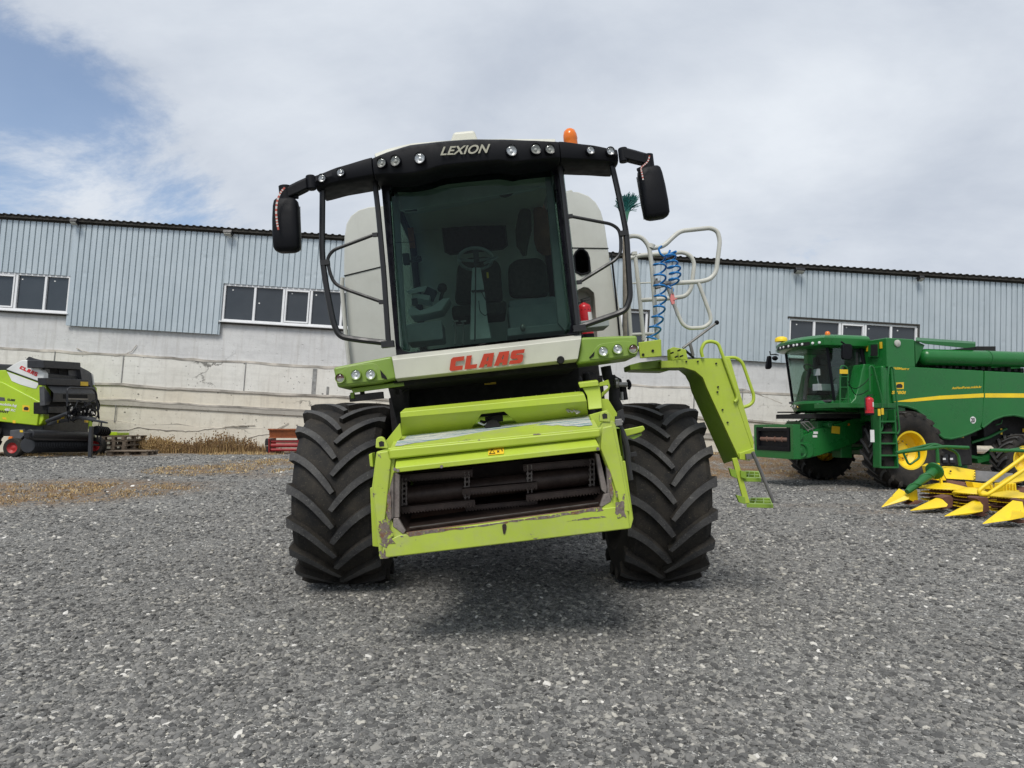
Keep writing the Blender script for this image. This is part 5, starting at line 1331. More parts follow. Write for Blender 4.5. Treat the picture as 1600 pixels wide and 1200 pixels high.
def torn(edge0, edge1, us):
    n = len(us); vs = [onshelf(u, a) for u, a in zip(us, edge0)] + [onshelf(u, a) for u, a in zip(us, edge1)]
    ts.add(vs, [(i, i + 1, n + i + 1, n + i) for i in range(n - 1)])
us = [.02 + .01 * i for i in range(56)]
torn([.10 + .45 * (u / .55) ** .8 + .05 * mnoise.noise((u * 30, 0, 0)) for u in us], [min(.95, .86 + .05 * mnoise.noise((u * 26, 3, 0))) if u > .05 else .55 for u in us], us)
us = [.55 + .01 * i for i in range(44)]
torn([.62 - .35 * sm(.7, .95, u) + .06 * mnoise.noise((u * 30, 7, 0)) for u in us], [.88 + .05 * mnoise.noise((u * 26, 9, 0)) for u in us], us)
ts.build('torn_sticker', M['torn'], fd, recalc=False)
# raised cover behind the shelf with the cut-out for the shaft
cv = xz(CX([(626, 652), (627.5, 681), (737, 669), (752, 647), (788, 643), (808, 661), (919, 648), (917, 627)], 1.97))
cvp = [C(a, b, f_) for a, b, f_ in ((626, 652, 2.04), (627.5, 681, 1.88), (737, 669, 1.88), (752, 647, 2.02), (788, 643, 2.02), (808, 661, 1.88), (919, 648, 1.88), (917, 627, 2.04))]
me_ = MB(); me_.prism(cvp, (0, .012, 0)); me_.build('feeder_cover', M['lime'], fd, .004)
rm = MB(); rm.rings([[C(625, 644, 2.05), C(626, 653, 2.05), C(627, 653, 1.95), C(632, 638, 1.86)], [C(913, 616, 2.05), C(917, 627.5, 2.05), C(916, 627, 1.95), C(910, 611, 1.86)]]); rm.build('cover_rim', M['lime'], fd, .006)
gr = MB(); gr.tube([C(634, 645, 1.97), C(912, 617, 1.97)], .006, 4); gr.build('rubber_seal', M['black'], fd)
mt = MB(); mt.cyl(C(770, 668, 1.96), C(770, 664, 1.5), .052, 18); mt.lathe([(.06, 0), (.06, .03)], C(770, 668, 1.97), (0, 1, 0), 18); mt.box(C(772, 655, 1.85), (.14, .06, .05)); mt.tube(fillet(CX([(750, 658), (758, 660), (764, 656)], 1.9), .03), .012); mt.build('drive_shaft', M['dark'], fd, .004)
hv = MB(); hv.tube(CX([(747, 660), (756, 664), (762, 661)], 1.93), .007, 6); hv.build('shaft_cable', M['white_decal'], fd)
iv = MB(); iv.add([C(735, 672, 1.9), C(812, 664, 1.9), C(800, 648, 1.6), C(745, 652, 1.6)], [(0, 1, 2, 3)]); iv.build('cover_floor', M['lime_shade'], fd)
# gussets at both ends
gs = MB(); gs.prism(CX([(602, 690), (625, 661), (628, 683), (612, 700), (604, 700)], 2.1), (0, .03, 0)); gs.prism(CX([(921, 648), (950, 640), (962, 660), (930, 672)], 2.05), (0, .03, 0)); gs.build('gusset', M['lime'], fd, .004)
# bracket and tension block on the right
bk = MB(); bk.loft(CX([k8(1290, 250), k8(1390, 238), k8(1396, 266), k8(1300, 276)], 1.95), CX([k8(1290, 246), k8(1385, 234), k8(1396, 262), k8(1300, 272)], 1.75)); bk.rings([[C(*k8(1312, 274), 1.93), C(*k8(1396, 264), 1.93), C(*k8(1396, 264), 1.75), C(*k8(1312, 274), 1.75)], [C(*k8(1335, 315), 1.93), C(*k8(1405, 305), 1.93), C(*k8(1405, 305), 1.75), C(*k8(1335, 315), 1.75)], [C(*k8(1342, 385), 1.98), C(*k8(1412, 378), 1.98), C(*k8(1412, 378), 1.8), C(*k8(1342, 385), 1.8)]])
bk.build('lift_bracket', M['lime'], fd, .008)
bk = MB(); bk.rings([[C(*k8(1396, 250), 1.8), C(*k8(1396, 268), 1.8), C(*k8(1399, 268), 1.75), C(*k8(1399, 250), 1.75)], [C(*k8(1440, 234), 1.75), C(*k8(1440, 262), 1.75), C(*k8(1444, 262), 1.7), C(*k8(1444, 234), 1.7)], [C(*k8(1448, 268), 1.75), C(*k8(1440, 290), 1.75), C(*k8(1444, 290), 1.7), C(*k8(1452, 268), 1.7)], [C(*k8(1408, 300), 1.8), C(*k8(1408, 322), 1.8), C(*k8(1412, 322), 1.75), C(*k8(1412, 300), 1.75)]]); bk.prism(CX([k8(1408, 330), k8(1440, 330), k8(1490, 410), k8(1475, 440), k8(1410, 440)], 1.85), (0, .04, 0)); bk.build('folded_bracket', M['lime'], fd, .004)
cl_ = MB()
for u in (1232, 1250, 1268, 1286): cl_.tube([C(*k8(u, 384 + (u % 7)), 1.985), C(*k8(u + 14, 398), 1.985)], .008, 5)
cl_.tube(fillet(CX([k8(1235, 382), k8(1262, 394), k8(1280, 388), k8(1296, 400), k8(1280, 404)], 1.985), .02), .006, 5); cl_.build('linch_pin', M['steel'], fd)
hy = MB(); hy.cyl(C(*k4(425, 850), 1.3), C(*k4(440, 930), 1.3), .045, 14); hy.cyl(C(*k4(440, 930), 1.3), C(*k4(500, 960), 1.25), .055, 14); hy.lathe([(.05, -.04), (.07, -.03), (.07, .03), (.05, .04)], C(*k4(475, 955), 1.3), (1, -.2, .2), 18); hy.tube([C(*k4(480, 950), 1.3), C(*k4(480, 1060), 1.3), C(*k4(505, 1120), 1.3)], .05, 10); hy.tube([C(*k4(530, 960), 1.25), C(*k4(545, 1060), 1.25)], .03, 8); hy.build('hydraulic_cylinder', M['dark'], fd, 0, 40)
hy = MB(); hy.cyl(C(*k4(490, 962), 1.32), C(*k4(560, 965), 1.32), .022, 10); hy.lathe([(.03, 0), (.045, .01), (.045, .03), (.03, .04)], C(*k4(478, 957), 1.36), (1, 0, 0), 14); hy.cyl(C(*k4(525, 1010), 1.3), C(*k4(528, 1060), 1.3), .016, 8); hy.build('valve_body', M['steel'], fd)
kb = MB(); c_ = C(*k4(570, 963), 1.3); kb.cyl(c_ + Vector((-.03, 0, 0)), c_ + Vector((.02, 0, 0)), .02, 10)
for i in range(5): a = 6.283 * i / 5; kb.ell(c_ + Vector((0, .03 * math.cos(a), .034 * math.sin(a))), .016, .014, .014, 8, 5)
kb.build('hand_knob', M['black'], fd)
ho = MB(); ho.tube(fillet(CX([k6(540, 200), k6(545, 260), k6(570, 300), k6(600, 400), k6(605, 500), k6(620, 600)], 2.2), .12), .022, 8); ho.tube(fillet(CX([k6(560, 300), k6(548, 400), k6(560, 470)], 2.15), .1), .03, 8); ho.prism(CX([k6(545, 170), k6(575, 155), k6(585, 220), k6(560, 290), k6(535, 280)], 2.2), (0, .05, 0)); ho.box(C(*k6(628, 440), 2.0), (.07, .05, .03)); ho.build('coupling_hose', M['rubber_hose'], fd)
la_ = MB(); la_.box(C(*k6(545, 240), 2.24), (.05, .03, .05)); la_.tube([C(*k6(520, 245), 2.24), C(*k6(575, 235), 2.24)], .010, 6); la_.build('latch', M['steel'], fd, .004)
tbk = MB(); tbk.loft(CX([k6(575, 285), k6(700, 260), k6(712, 285), k6(690, 302), k6(590, 330)], 2.05), CX([k6(575, 285), k6(700, 260), k6(712, 285), k6(690, 302), k6(590, 330)], 1.95)); tbk.build('guard_arm', M['lime'], fd, .008)
tbk = MB(); tbk.loft(CX([k6(605, 332), k6(690, 308), k6(690, 320), k6(640, 345)], 2.03), CX([k6(605, 332), k6(690, 308), k6(690, 320), k6(640, 345)], 1.96)); tbk.build('guard_arm_edge', M['lime_shade'], fd)

# ------------------------------------------------------------------ things hung on the harvester
def body_at(px, py, f): return CBM @ C(px, py, f)
def extinguisher(base, up, h, r, label):
    """upright cylinder, neck, valve, lever, hose, label"""
    z = up.normalized(); qx = z.cross(Vector((0, 1, 0))).normalized(); qy = z.cross(qx)
    Mx = Matrix((( -qx.x, -qy.x, z.x, base.x), (-qx.y, -qy.y, z.y, base.y), (-qx.z, -qy.z, z.z, base.z), (0, 0, 0, 1)))
    ro = empty('fire_extinguisher', Mx, label, 'fire extinguisher')
    mb = MB(); mb.lathe([(r * .9, .0), (r, .02 * h), (r, .80 * h), (r * .9, .86 * h), (r * .6, .90 * h), (r * .35, .92 * h), (r * .3, .95 * h)], (0, 0, 0), (0, 0, 1), 24); mb.build('cylinder', M['red'], ro, 0, 40)
    v = MB(); v.cyl((0, 0, .94 * h), (0, 0, 1.0 * h), r * .34, 12); v.box((r * .3, 0, 1.0 * h), (r * 1.3, r * .4, .02 * h)); v.box((r * .3, 0, 1.05 * h), (r * 1.4, r * .4, .02 * h), Matrix.Rotation(R(-10), 3, 'Y')); v.build('valve', M['black_steel'], ro)
    ho_ = MB(); ho_.tube(fillet([(-r * .3, 0, .97 * h), (-r * 1.2, -r * .4, .93 * h), (-r * 1.15, -r * .4, .5 * h), (-r * 1.1, -r * .4, .25 * h)], .05), r * .14, 8); ho_.build('hose', M['rubber_hose'], ro)
    lb_ = MB()
    for z0, z1, m_ in ((.42, .66, 0), (.72, .745, 1), (.24, .265, 1)):
        n = 12; a0, a1 = (.35, 1.25) if m_ == 0 else (-3.1, 3.1); vs = []
        for i in range(n + 1):
            a = a0 + (a1 - a0) * i / n; vs += [(r * 1.012 * math.sin(a), -r * 1.012 * math.cos(a), z0 * h), (r * 1.012 * math.sin(a), -r * 1.012 * math.cos(a), z1 * h)]
        lb_.add(vs, [(2 * i, 2 * i + 2, 2 * i + 3, 2 * i + 1) for i in range(n)], m_)
    lb_.build('label_band', [M['white_decal'], M['black_decal']], ro)
    MB().lathe([(r * 1.03, -.01 * h), (r * 1.03, .09 * h), (r * .98, .10 * h)], (0, 0, 0), (0, 0, 1), 20).build('base_cup', M['black'], ro)
    return ro
UP = CBM.to_3x3() @ Vector((0, 0, 1))
extinguisher(body_at(918, 528, .06), UP, .40, .072, 'red fire extinguisher strapped in a niche of the white grain tank')
# hand brush tied to the railing
f = 1.1
hb0, hb1, hb2 = body_at(977, 532, .85), body_at(976, 345, .85), body_at(973, 334, .85)
br_ = empty('hand_brush', Matrix.Translation(hb0), 'long handled brush with fanned green bristles standing upright at the black guard rail', 'brush')
mb = MB(); mb.tube([(0, 0, 0), hb1 - hb0], .021, 10); mb.build('handle', M['wood'], br_)
mb = MB(); d_ = (hb1 - hb0).normalized(); c0 = hb1 - hb0; mb.rings([[c0 + d_ * z + Vector((x * w, y * .02, 0)) for x, y in ((-1, -1), (1, -1), (1, 1), (-1, 1))] for z, w in ((-.03, .022), (.05, .035), (.10, .05))]); mb.build('brush_cap', M['brush_cap'], br_, .004)
mb = MB(); bc = c0 + d_ * .085
for _ in range(420):
    a = random.gauss(.12, .42); l = random.uniform(.10, .19) * (1 - .25 * abs(a - .25)); b_ = random.gauss(0, .12)
    s_ = bc + Vector((random.uniform(-.045, .045), random.uniform(-.02, .02), 0)); e_ = s_ + Vector((math.sin(a) * l + .35 * l * .3, b_ * l, math.cos(a) * l)); m_ = s_.lerp(e_, .5) + Vector((0, 0, .012))
    mb.tube([s_, m_, e_], .0030, 3)
mb.build('bristles', M['bristle'], br_)
# blue coiled air hose with its blow gun
hz = empty('air_hose', Matrix.Translation(body_at(1027, 535, .8)), 'blue coiled air hose hanging on the white platform railing', 'air hose'); o0 = body_at(1027, 535, .8)
def coil(ctrl, r, turns, f_, n=18):
    """helix along a polyline of photo points"""
    P = [body_at(a, b, f_) for a, b in ctrl]; seg_ = [(P[i + 1] - P[i]).length for i in range(len(P) - 1)]; tot = sum(seg_); o = []
    N = int(turns * n)
    for k in range(N + 1):
        s_ = tot * k / N; i = 0
        while i < len(seg_) - 1 and s_ > seg_[i]: s_ -= seg_[i]; i += 1
        p = P[i].lerp(P[i + 1], s_ / seg_[i]); a = 2 * math.pi * turns * k / N; rr = r * (1 + .12 * mnoise.noise((k * .05, f_, r)))
        o.append(p + Vector((rr * math.cos(a), rr * math.sin(a), .25 * rr * math.cos(a + .8))) - o0)
    return o
cA = coil([(1031, 404), (1031, 440), (1032, 470), (1028, 495), (1020, 527)], .056, 7.6, .85)
mb = MB(); top_l = [body_at(a, b, .86) - o0 for a, b in ((1034, 384), (1029, 388), (1031, 396), (1040, 402), (1044, 398), (1047, 391))]
tail = [body_at(a, b, .9) - o0 for a, b in ((1027, 530), (1026, 538), (1018, 543), (1004, 545))]
mb.tube(cA, .010, 8); mb.tube(fillet(top_l, .03), .010, 8); mb.tube(fillet([cA[-1]] + tail, .03), .010, 8)
cB = coil([(1048, 394), (1047, 406), (1054, 420), (1055, 432), (1051, 444)], .05, 5.4, .9); mb.tube(cB, .010, 8); mb.tube([cB[-1], body_at(1052, 452, .9) - o0, body_at(1051, 456, .9) - o0], .010, 8); mb.tube([cA[0], top_l[2]], .010, 8); mb.tube([cB[0], top_l[4]], .010, 8)
mb.build('coiled_hose', M['hose_blue'], hz, 0, 60)
gn = MB(); g = lambda a, b: body_at(a, b, .9) - o0
gn.rings([[g(1049, 458), g(1053, 458), g(1053, 458) + Vector((0, .02, 0)), g(1049, 458) + Vector((0, .02, 0))], [g(1047, 467), g(1055, 467), g(1055, 467) + Vector((0, .025, 0)), g(1047, 467) + Vector((0, .025, 0))], [g(1050, 476), g(1054, 475), g(1054, 475) + Vector((0, .02, 0)), g(1050, 476) + Vector((0, .02, 0))]]); gn.tube([g(1052, 469), g(1058, 466)], .008, 6); gn.build('blow_gun', M['pink'], hz, .004)
gn = MB(); gn.tube([g(1050.5, 449), g(1051, 459)], .010, 8); gn.tube([g(1052, 475), g(1055, 486), g(1058, 494)], .006, 6); gn.build('fitting', M['steel'], hz)
gn = MB(); gn.tube([g(1004, 545), g(998, 545)], .014, 8); gn.build('coupling', M['steel'], hz)
# striped tape tied round both mirror arms
def tape(pts, f_, label, w=.012):
    o_ = body_at(*pts[0], f_); mb = MB(); k = 0
    P = fillet([body_at(a, b, f_) - o_ for a, b in pts], .04, 4); w *= .6
    for i in range(len(P) - 1):
        a, b = P[i], P[i + 1]; n = max(1, int((b - a).length / .012))
        for j in range(n):
            q0, q1 = a.lerp(b, j / n), a.lerp(b, (j + 1) / n); d = (q1 - q0).normalized(); s_ = d.cross(Vector((0, 1, 0))).normalized() * w
            mb.add([q0 - s_, q0 + s_, q1 + s_, q1 - s_, q0 - s_ + Vector((0, .002, 0)), q0 + s_ + Vector((0, .002, 0)), q1 + s_ + Vector((0, .002, 0)), q1 - s_ + Vector((0, .002, 0))], [(0, 1, 2, 3), (7, 6, 5, 4), (0, 4, 5, 1), (2, 6, 7, 3), (1, 5, 6, 2), (3, 7, 4, 0)], k % 2); k += 1
    ob = mb.build('warning_tape', [M['ribbon_red'], M['ribbon_white']]); ob.location = o_
    return tag(ob, label, 'warning tape')
tape([(445, 293), (439, 299), (433, 312), (431, 330), (433, 350), (435, 359)], 2.02, 'long red and white tape dangling from the left mirror arm')
tape([(1015, 243), (1013, 252), (1006, 258), (1001, 262), (1003, 270), (1005, 281)], 2.02, 'short red and white tape knotted round the right mirror arm', .009)

# ------------------------------------------------------------------ green combine harvester
JM = Matrix.Translation((9.6, 19.0, 0)) @ Matrix.Rotation(R(193.9), 4, 'Z')
JF = Frame(JM)
def j(u, v): return (1160 + u / 3.636, 480 + v / 3.636)
def J(u, v, lat=1.62): return JF.P(*j(u, v), 1, lat)
def JL(l, lat=1.62): return [J(a, b, lat) for a, b in l]
def JX(u, v, x): return JF.P(*j(u, v), 0, x)
jd = empty('combine_harvester', JM, 'dark green combine harvester with a yellow stripe and yellow wheels parked by the warehouse', 'combine harvester')
def jp(mb, name, mat, parent=None, bevel=0.0, smooth=35): return mb.build(name, mat, parent or jd, bevel, smooth)
for lat, R_, W_, x, nl, rr in ((1.52, 1.0, .72, 0, 20, .465), (-1.52, 1.0, .72, 0, 20, .465), (1.40, .70, .52, -3.85, 18, .36), (-1.40, .70, .52, -3.85, 18, .36)):
    w = empty('wheel'); w.parent = jd; w.location = (x, lat, R_ - .02); w.rotation_euler = (0, 0, R(90))
    make_tyre('tyre', w, R_, W_, nl, .055, (0, 0, 0), rr, sub=5, spin=.1); make_rim(w, (0, 0, 0), rr, W_ * .95, 1 if lat > 0 else -1, M['jyellow'], .26)
jp(MB().box((0, 0, .95), (.3, 2.4, .3)), 'axle', M['jgreen_flat'], None, .02); jp(MB().box((-3.85, 0, .7), (.2, 2.2, .2)), 'axle', M['jgreen_flat'], None, .02)
xb = -6.0
top = J(1372, 362).z
ch = MB(); ch.box((-2.6, 0, 1.85), (6.0, 1.9, 1.1)); ch.box((-.2, 0, 1.35), (1.4, 2.2, .5)); ch.box((-1.9, .9, 1.0), (1.0, .9, .9)); ch.box((-2.2, 0, .95), (2.0, 1.6, .5)); jp(ch, 'chassis', M['dark'], None, .03)  # near-black colour holds the shade behind the side panels
dk = MB(); dk.box((-4.0, 0, 1.5), (1.9, 2.3, .9)); dk.box((-1.0, 0, 1.55), (2.0, 2.55, .8)); jp(dk, 'undercarriage', M['dark'], None, .03)  # same near-black colour, standing for shade in the wheel wells
arch = [(1352, 688), (1300, 712), (1240, 735), (1180, 747), (1140, 742), (1105, 715), (1070, 665), (1030, 615), (985, 580), (930, 562), (880, 556), (860, 545)]
for s in (1, -1):
    def MIR(p): return Vector((p.x, p.y * s, p.z))
    a = JL([(845, 333), (1371, 361), (1371, 500), (1366, 640)] + arch + [(850, 440)])
    jp(MB().prism([MIR(p) for p in a], (0, -.06 * s, 0)), 'side_panel', M['jgreen'], None, .02)
    b = JL([(1379, 362), (1640, 375)]); br__ = JL([(1590, 622), (1540, 612), (1480, 618), (1420, 640), (1385, 668), (1362, 684), (1374, 500)])
    zt = b[1].z; bb = [b[0], b[1], Vector((xb, 1.62, zt - .05)), Vector((xb - .1, 1.62, 1.55)), Vector((-4.85, 1.62, 1.35)), Vector((-4.5, 1.62, 1.6))] + br__
    jp(MB().prism([MIR(p) for p in bb], (0, -.06 * s, 0)), 'rear_panel', M['jgreen'], None, .02)
    # rolled arch edges
    jp(MB().tube([MIR(p) + Vector((0, .0, 0)) for p in JL(arch[:11], 1.60)], .035, 8), 'arch_edge', M['jgreen_flat'])
    jp(MB().tube([MIR(p) for p in [Vector((-4.5, 1.60, 1.6))] + JL([(1590, 622), (1540, 612), (1480, 618), (1420, 640), (1385, 668), (1362, 684)], 1.60)], .035, 8), 'arch_edge', M['jgreen_flat'])
    st = JL([(858, 537), (960, 520), (1120, 503), (1371, 489), (1371, 512), (1120, 524), (960, 538)], 1.624); jp(MB().prism([MIR(p) for p in st], (0, -.003 * s, 0)), 'stripe', M['jyellow'])
    e = JL([(1379, 489), (1640, 486), (1640, 512), (1379, 513)], 1.624); e[1].x = xb + .1; e[2].x = xb + .1; jp(MB().prism([MIR(p) for p in e], (0, -.003 * s, 0)), 'stripe', M['jyellow'])
# deck between the panels
z0 = top - .02; jp(MB().box(((J(845, 333).x + xb) / 2, 0, z0 - .06), (J(845, 333).x - xb, 3.16, .1)), 'deck', M['jgreen_flat'])
# grain tank box with chamfered front
xt, xr_ = J(818, 172).x, J(978, 180).x; zt = J(818, 172).z; zb = J(818, 330).z - .05
tk = MB(); tk.rings([[Vector((xr_, 1.62, zb)), Vector((xr_, -1.62, zb)), Vector((xr_, -1.62, zt - .02)), Vector((xr_, 1.62, zt - .02))], [Vector((xt, 1.62, zb)), Vector((xt, -1.62, zb)), Vector((xt, -1.62, zt)), Vector((xt, 1.62, zt))]]); jp(tk, 'grain_tank', M['jgreen'], None, .03)
tk = MB(); tk.box(((xr_ + xb) / 2 + .6, -.25, (zb + zt) / 2 - .08), (xr_ - xb - 1.3, 2.3, zt - zb - .18)); jp(tk, 'tank_rear', M['jgreen_flat'], None, .05)
# front of the body below the tank, behind the platform
bf = MB(); bf.box((xt - .25, 0, (zb + 1.75) / 2), (.7, 3.1, zb - 1.75 + .1)); jp(bf, 'body_front', M['jgreen'], None, .05)
bs_ = MB(); bs_.prism(JL([(692, 322), (850, 332), (850, 560), (606, 552), (640, 520), (668, 430), (680, 360)], 1.22), (0, -2.44, 0)); jp(bs_, 'body_front', M['jgreen'], None, .03)
mw = MB(); q = [JX(722, 205, xt + .02), JX(776, 203, xt + .02), JX(776, 283, xt + .02), JX(722, 285, xt + .02)]; mw.prism(q, (.05, 0, 0)); o = jp(mw, 'screen_frame', M['jgreen'], None, .01)
mw = MB(); mw.prism([JX(730, 213, xt + .075), JX(769, 211, xt + .075), JX(769, 275, xt + .075), JX(730, 277, xt + .075)], (.01, 0, 0)); jp(mw, 'air_screen', M['void'], o)
for u, v in ((710, 232), (787, 216)): c = JX(u, v, xt + .012); jp(MB().box(c, (.008, .085, .17)), 'warning_sticker', M['yellow_decal'])
lm = MB(); c = J(880, 205, 1.63); lm.lathe([(.09, -.02), (.09, .02), (.05, .04), (.001, .045)], c, (0, 1, 0), 18); jp(lm, 'work_light', M['lens_milk'])
# unloading auger tube and its cover flap
ag = MB(); a, b = J(1035, 283, 1.45), J(1600, 298, 1.45); d = (b - a); e2 = a + d * 1.5; ag.lathe([(.12, -.14), (.2, -.06), (.215, 0), (.215, (e2 - a).length)], a, e2 - a, 24); jp(ag, 'unloading_auger', M['jgreen'], None, 0, 50)
c = a.lerp(b, .60); jp(MB().lathe([(.225, 0), (.225, .03)], c, d, 24), 'auger_flange', M['jgreen_flat'])
fl = MB(); fl.prism([J(985, 188, 1.55), J(1325, 206, 1.55), J(1325, 206, .9) + Vector((0, 0, .05)), J(985, 188, .9) + Vector((0, 0, .08))], (0, 0, -.03)); fl.prism(JL([(985, 188), (1325, 206), (1325, 226), (1270, 232), (1040, 208)], 1.56), (0, -.02, 0)); jp(fl, 'auger_cover', M['jgreen_flat'], None, .006)
jp(MB().prism([J(980, 190, 1.5), J(1035, 215, 1.5), J(1000, 300, 1.5), J(985, 325, 1.5)], (0, -1.5, 0)), 'cover_end', M['jgreen_flat'])
dk2 = MB(); dk2.prism(JL([(1330, 222), (1440, 222), (1440, 250), (1330, 245)], .8), (0, -1, 0)); [dk2.box(J(1090 + 37 * k, 335 + k * 2, 1.3), (.12, .2, .08 + .05 * (k % 3))) for k in range(14)]; jp(dk2, 'engine_top', M['dark'], None, .01)
# cab
zc0, zc1 = J(515, 528, .85).z, J(465, 222, .85).z
xw0, xw1 = J(515, 528, .85).x, J(467, 225, .85).x; xs0, xs1 = J(655, 525, .85).x, J(672, 205, .85).x
xf0, xf1 = J(275, 528, -.85).x, J(240, 240, -.85).x
cabj = empty('cab'); cabj.parent = jd
def arc(x_edge, bulge, z, n=8): return [Vector((x_edge + bulge * (1 - (2 * i / n - 1) ** 2), .85 - 1.7 * i / n, z)) for i in range(n + 1)]
xe0, xe1 = (xw0 + xf0) / 2 - .05, (xw1 + xf1) / 2 - .05
lo, hi = arc(xe0, .22, zc0), arc(xe1, .25, zc1)
ws = MB(); ws.add(lo + hi, [(i, i + 1, 10 + i, 9 + i) for i in range(8)]); ws.build('windscreen', M['glass_clear'], cabj, 0, 60)
for s in (1, -1):
    sg = MB(); sg.prism([Vector((xe0 - .03, .85 * s, zc0)), Vector((xe1 - .03, .85 * s, zc1)), Vector((xs1, .85 * s, zc1)), Vector((xs0 - .05, .85 * s, zc0))], (0, -.008 * s, 0)); sg.build('side_window', M['glass_clear'], cabj)
    pl = MB(); pl.tube([Vector((xe0, .85 * s, zc0)), Vector((xe1, .85 * s, zc1))], .04, 6); pl.tube([Vector((xs0 - .02, .86 * s, zc0)), Vector((xs1 - .10, .86 * s, zc0 + .6 * (zc1 - zc0))), Vector((xs1, .86 * s, zc1))], .05, 6); pl.build('cab_pillar', M['black'], cabj)
ci = MB(); ci.box((xs0 - .05, 0, zc0 + .25), (.1, 1.6, .55)); ci.box(((xe0 + xs0) / 2, 0, zc0 - .02), (xe0 - xs0 + .3, 1.66, .06)); ci.box((xs1 + .0, 0, zc1 - .2), (.1, 1.65, .4)); [ci.box((xs0 - .02, y_, zc0 + .8), (.1, .14, 1.0)) for y_ in (-.78, .78)]; ci.build('cab_lining', M['cabdark'], cabj, .02)
wn_ = MB(); wn_.box((xs0 + .55, .0, zc0 + .28), (.5, .5, .2)); wn_.box((xs0 + .32, 0, zc0 + .65), (.14, .46, .7)); wn_.box((xs0 + .30, 0, zc0 + 1.08), (.1, .26, .2)); wn_.build('driver_seat', M['cabdark'], cabj, .05)
wn_ = MB(); c = J(385, 350, -.05); wn_.tube([c + Vector((.19 * math.cos(a) * .7, .19 * math.sin(a), .12 * math.cos(a))) for a in [6.283 * i / 24 for i in range(24)]], .018, 6, True); wn_.tube([c, c + Vector((.12, 0, -.35)), c + Vector((.2, 0, -.85))], .05, 8); wn_.build('steering_wheel', M['cabdark'], cabj)
wn_ = MB(); wn_.box((xs0 + .7, .48, zc0 + .35), (.6, .22, .18)); wn_.box((xs0 + .95, .5, zc0 + .75), (.05, .22, .18)); wn_.tube([(xs0 + .9, .5, zc0 + .4), (xs0 + .95, .5, zc0 + .7)], .02, 6); wn_.build('control_console', M['cabmid'], cabj, .01)
# cab roof
def roofring(z, g, yw): return [Vector((xe1 - .05 + g + .30 * (1 - (2 * i / 10 - 1) ** 2), yw - 2 * yw * i / 10, z)) for i in range(11)] + [Vector((xs1 - .15, -yw, z)), Vector((xs1 - .15, yw, z))]
zr0, zr1 = zc1 - .03, J(430, 168, .5).z
rf = MB(); rf.rings([roofring(zr0, .10, .92), roofring(zr0 + .05, .24, 1.0), roofring(zr0 + (zr1 - zr0) * .72, .26, 1.02), roofring(zr1 - .03, .17, .98), roofring(zr1 + .02, .0, .85)]); rf.build('cab_roof', M['jgreen'], cabj, .01, 50)
lb = MB(); n = 12
lbp = [Vector((xe1 - .05 + .275 + .30 * (1 - (2 * t - 1) ** 2), 1.0 - 2.0 * t, 0)) for t in [k / n for k in range(n + 1)]]
lb.rings([[p + Vector((0, 0, zr0 + .07)), p + Vector((-.1, 0, zr0 + .07)), p + Vector((-.1, 0, zr0 + .16)), p + Vector((0, 0, zr0 + .16))] for p in lbp[2:11]]); lb.build('light_bar', M['void'], cabj)
for t in (.04, .12, .26, .34, .40, .50, .62, .72, .94):
    p = Vector((xe1 - .05 + .28 + .30 * (1 - (2 * t - 1) ** 2), 1.0 - 2.0 * t, zr0 + .115)); mb = MB(); mb.lathe([(.034, -.02), (.034, .005), (.02, .012), (.001, .014)], p, (1, (1 - 2 * t) * .6, 0), 14); mb.build('work_light', M['white_decal'], cabj)
gp = MB(); c = JX(220, 180, xe1 + .25); gp.lathe([(.17, -.08), (.17, -.02), (.15, .03), (.08, .06), (.001, .065)], c, (0, 0, 1), 20); gp.build('satellite_receiver', M['jyellow'], cabj, 0, 50)
be = MB(); c = J(484, 165, .75); be.lathe([(.07, -.02), (.07, .04), (.062, .09), (.04, .125), (.001, .135)], c, (0, 0, 1), 18); be.build('beacon', M['orange_lens'], cabj, 0, 50)
mm = MB(); mm.prism(fillet(JL([(572, 215), (580, 208), (615, 208), (625, 218), (622, 285), (612, 298), (580, 296), (573, 288)], 1.25), .03, 2, True), (0, -.09, 0)); mm.tube(JL([(585, 212), (560, 195)], 1.2), .025, 6); mm.build('mirror', M['black'], cabj, .015)
mm = MB(); mm.prism(fillet(JL([(150, 275), (166, 278), (168, 340), (158, 352), (140, 350), (139, 335)], -1.45), .03, 2, True), (0, -.09, 0)); mm.tube(JL([(155, 250), (160, 270), (185, 268), (205, 272)], -1.42), .02, 6); mm.ell(J(185, 290, -1.42), .10, .05, .07); mm.build('mirror', M['black'], cabj, .01)
lw = MB(); lw.rings([[p + Vector((dx, 0, dz)) for p in arc(xe0, .22, zc0, 8)] + [Vector((xs0, -.85, zc0 + dz)), Vector((xs0, .85, zc0 + dz))] for dx, dz in ((.04, 0), (.06, -.07), (-.02, -.26), (-.1, -.30))]); lw.build('cab_skirt', M['jgreen'], cabj, .015)
for v in (566,): 
    for t in (.1, .22, .78, .9):
        p = Vector((xe0 + .07 + .22 * (1 - (2 * t - 1) ** 2), .85 - 1.7 * t, zc0 - .13)); mb = MB(); mb.lathe([(.05, -.02), (.05, .004), (.001, .01)], p, (1, (1 - 2 * t) * .6, .1), 14); mb.build('headlight', M['lens_milk'], cabj)
em = MB(); p = JX(315, 567, xe0 + .275); em.lathe([(.045, -.02), (.045, .006), (.001, .007)], p, (1, 0, 0), 16); em.build('badge', M['black_decal'], cabj)
em = MB(); em.tube([p + Vector((.01, .02, -.02)), p + Vector((.01, .0, .015)), p + Vector((.01, -.025, .02))], .008, 5); em.build('badge_mark', M['yellow_decal'], cabj)
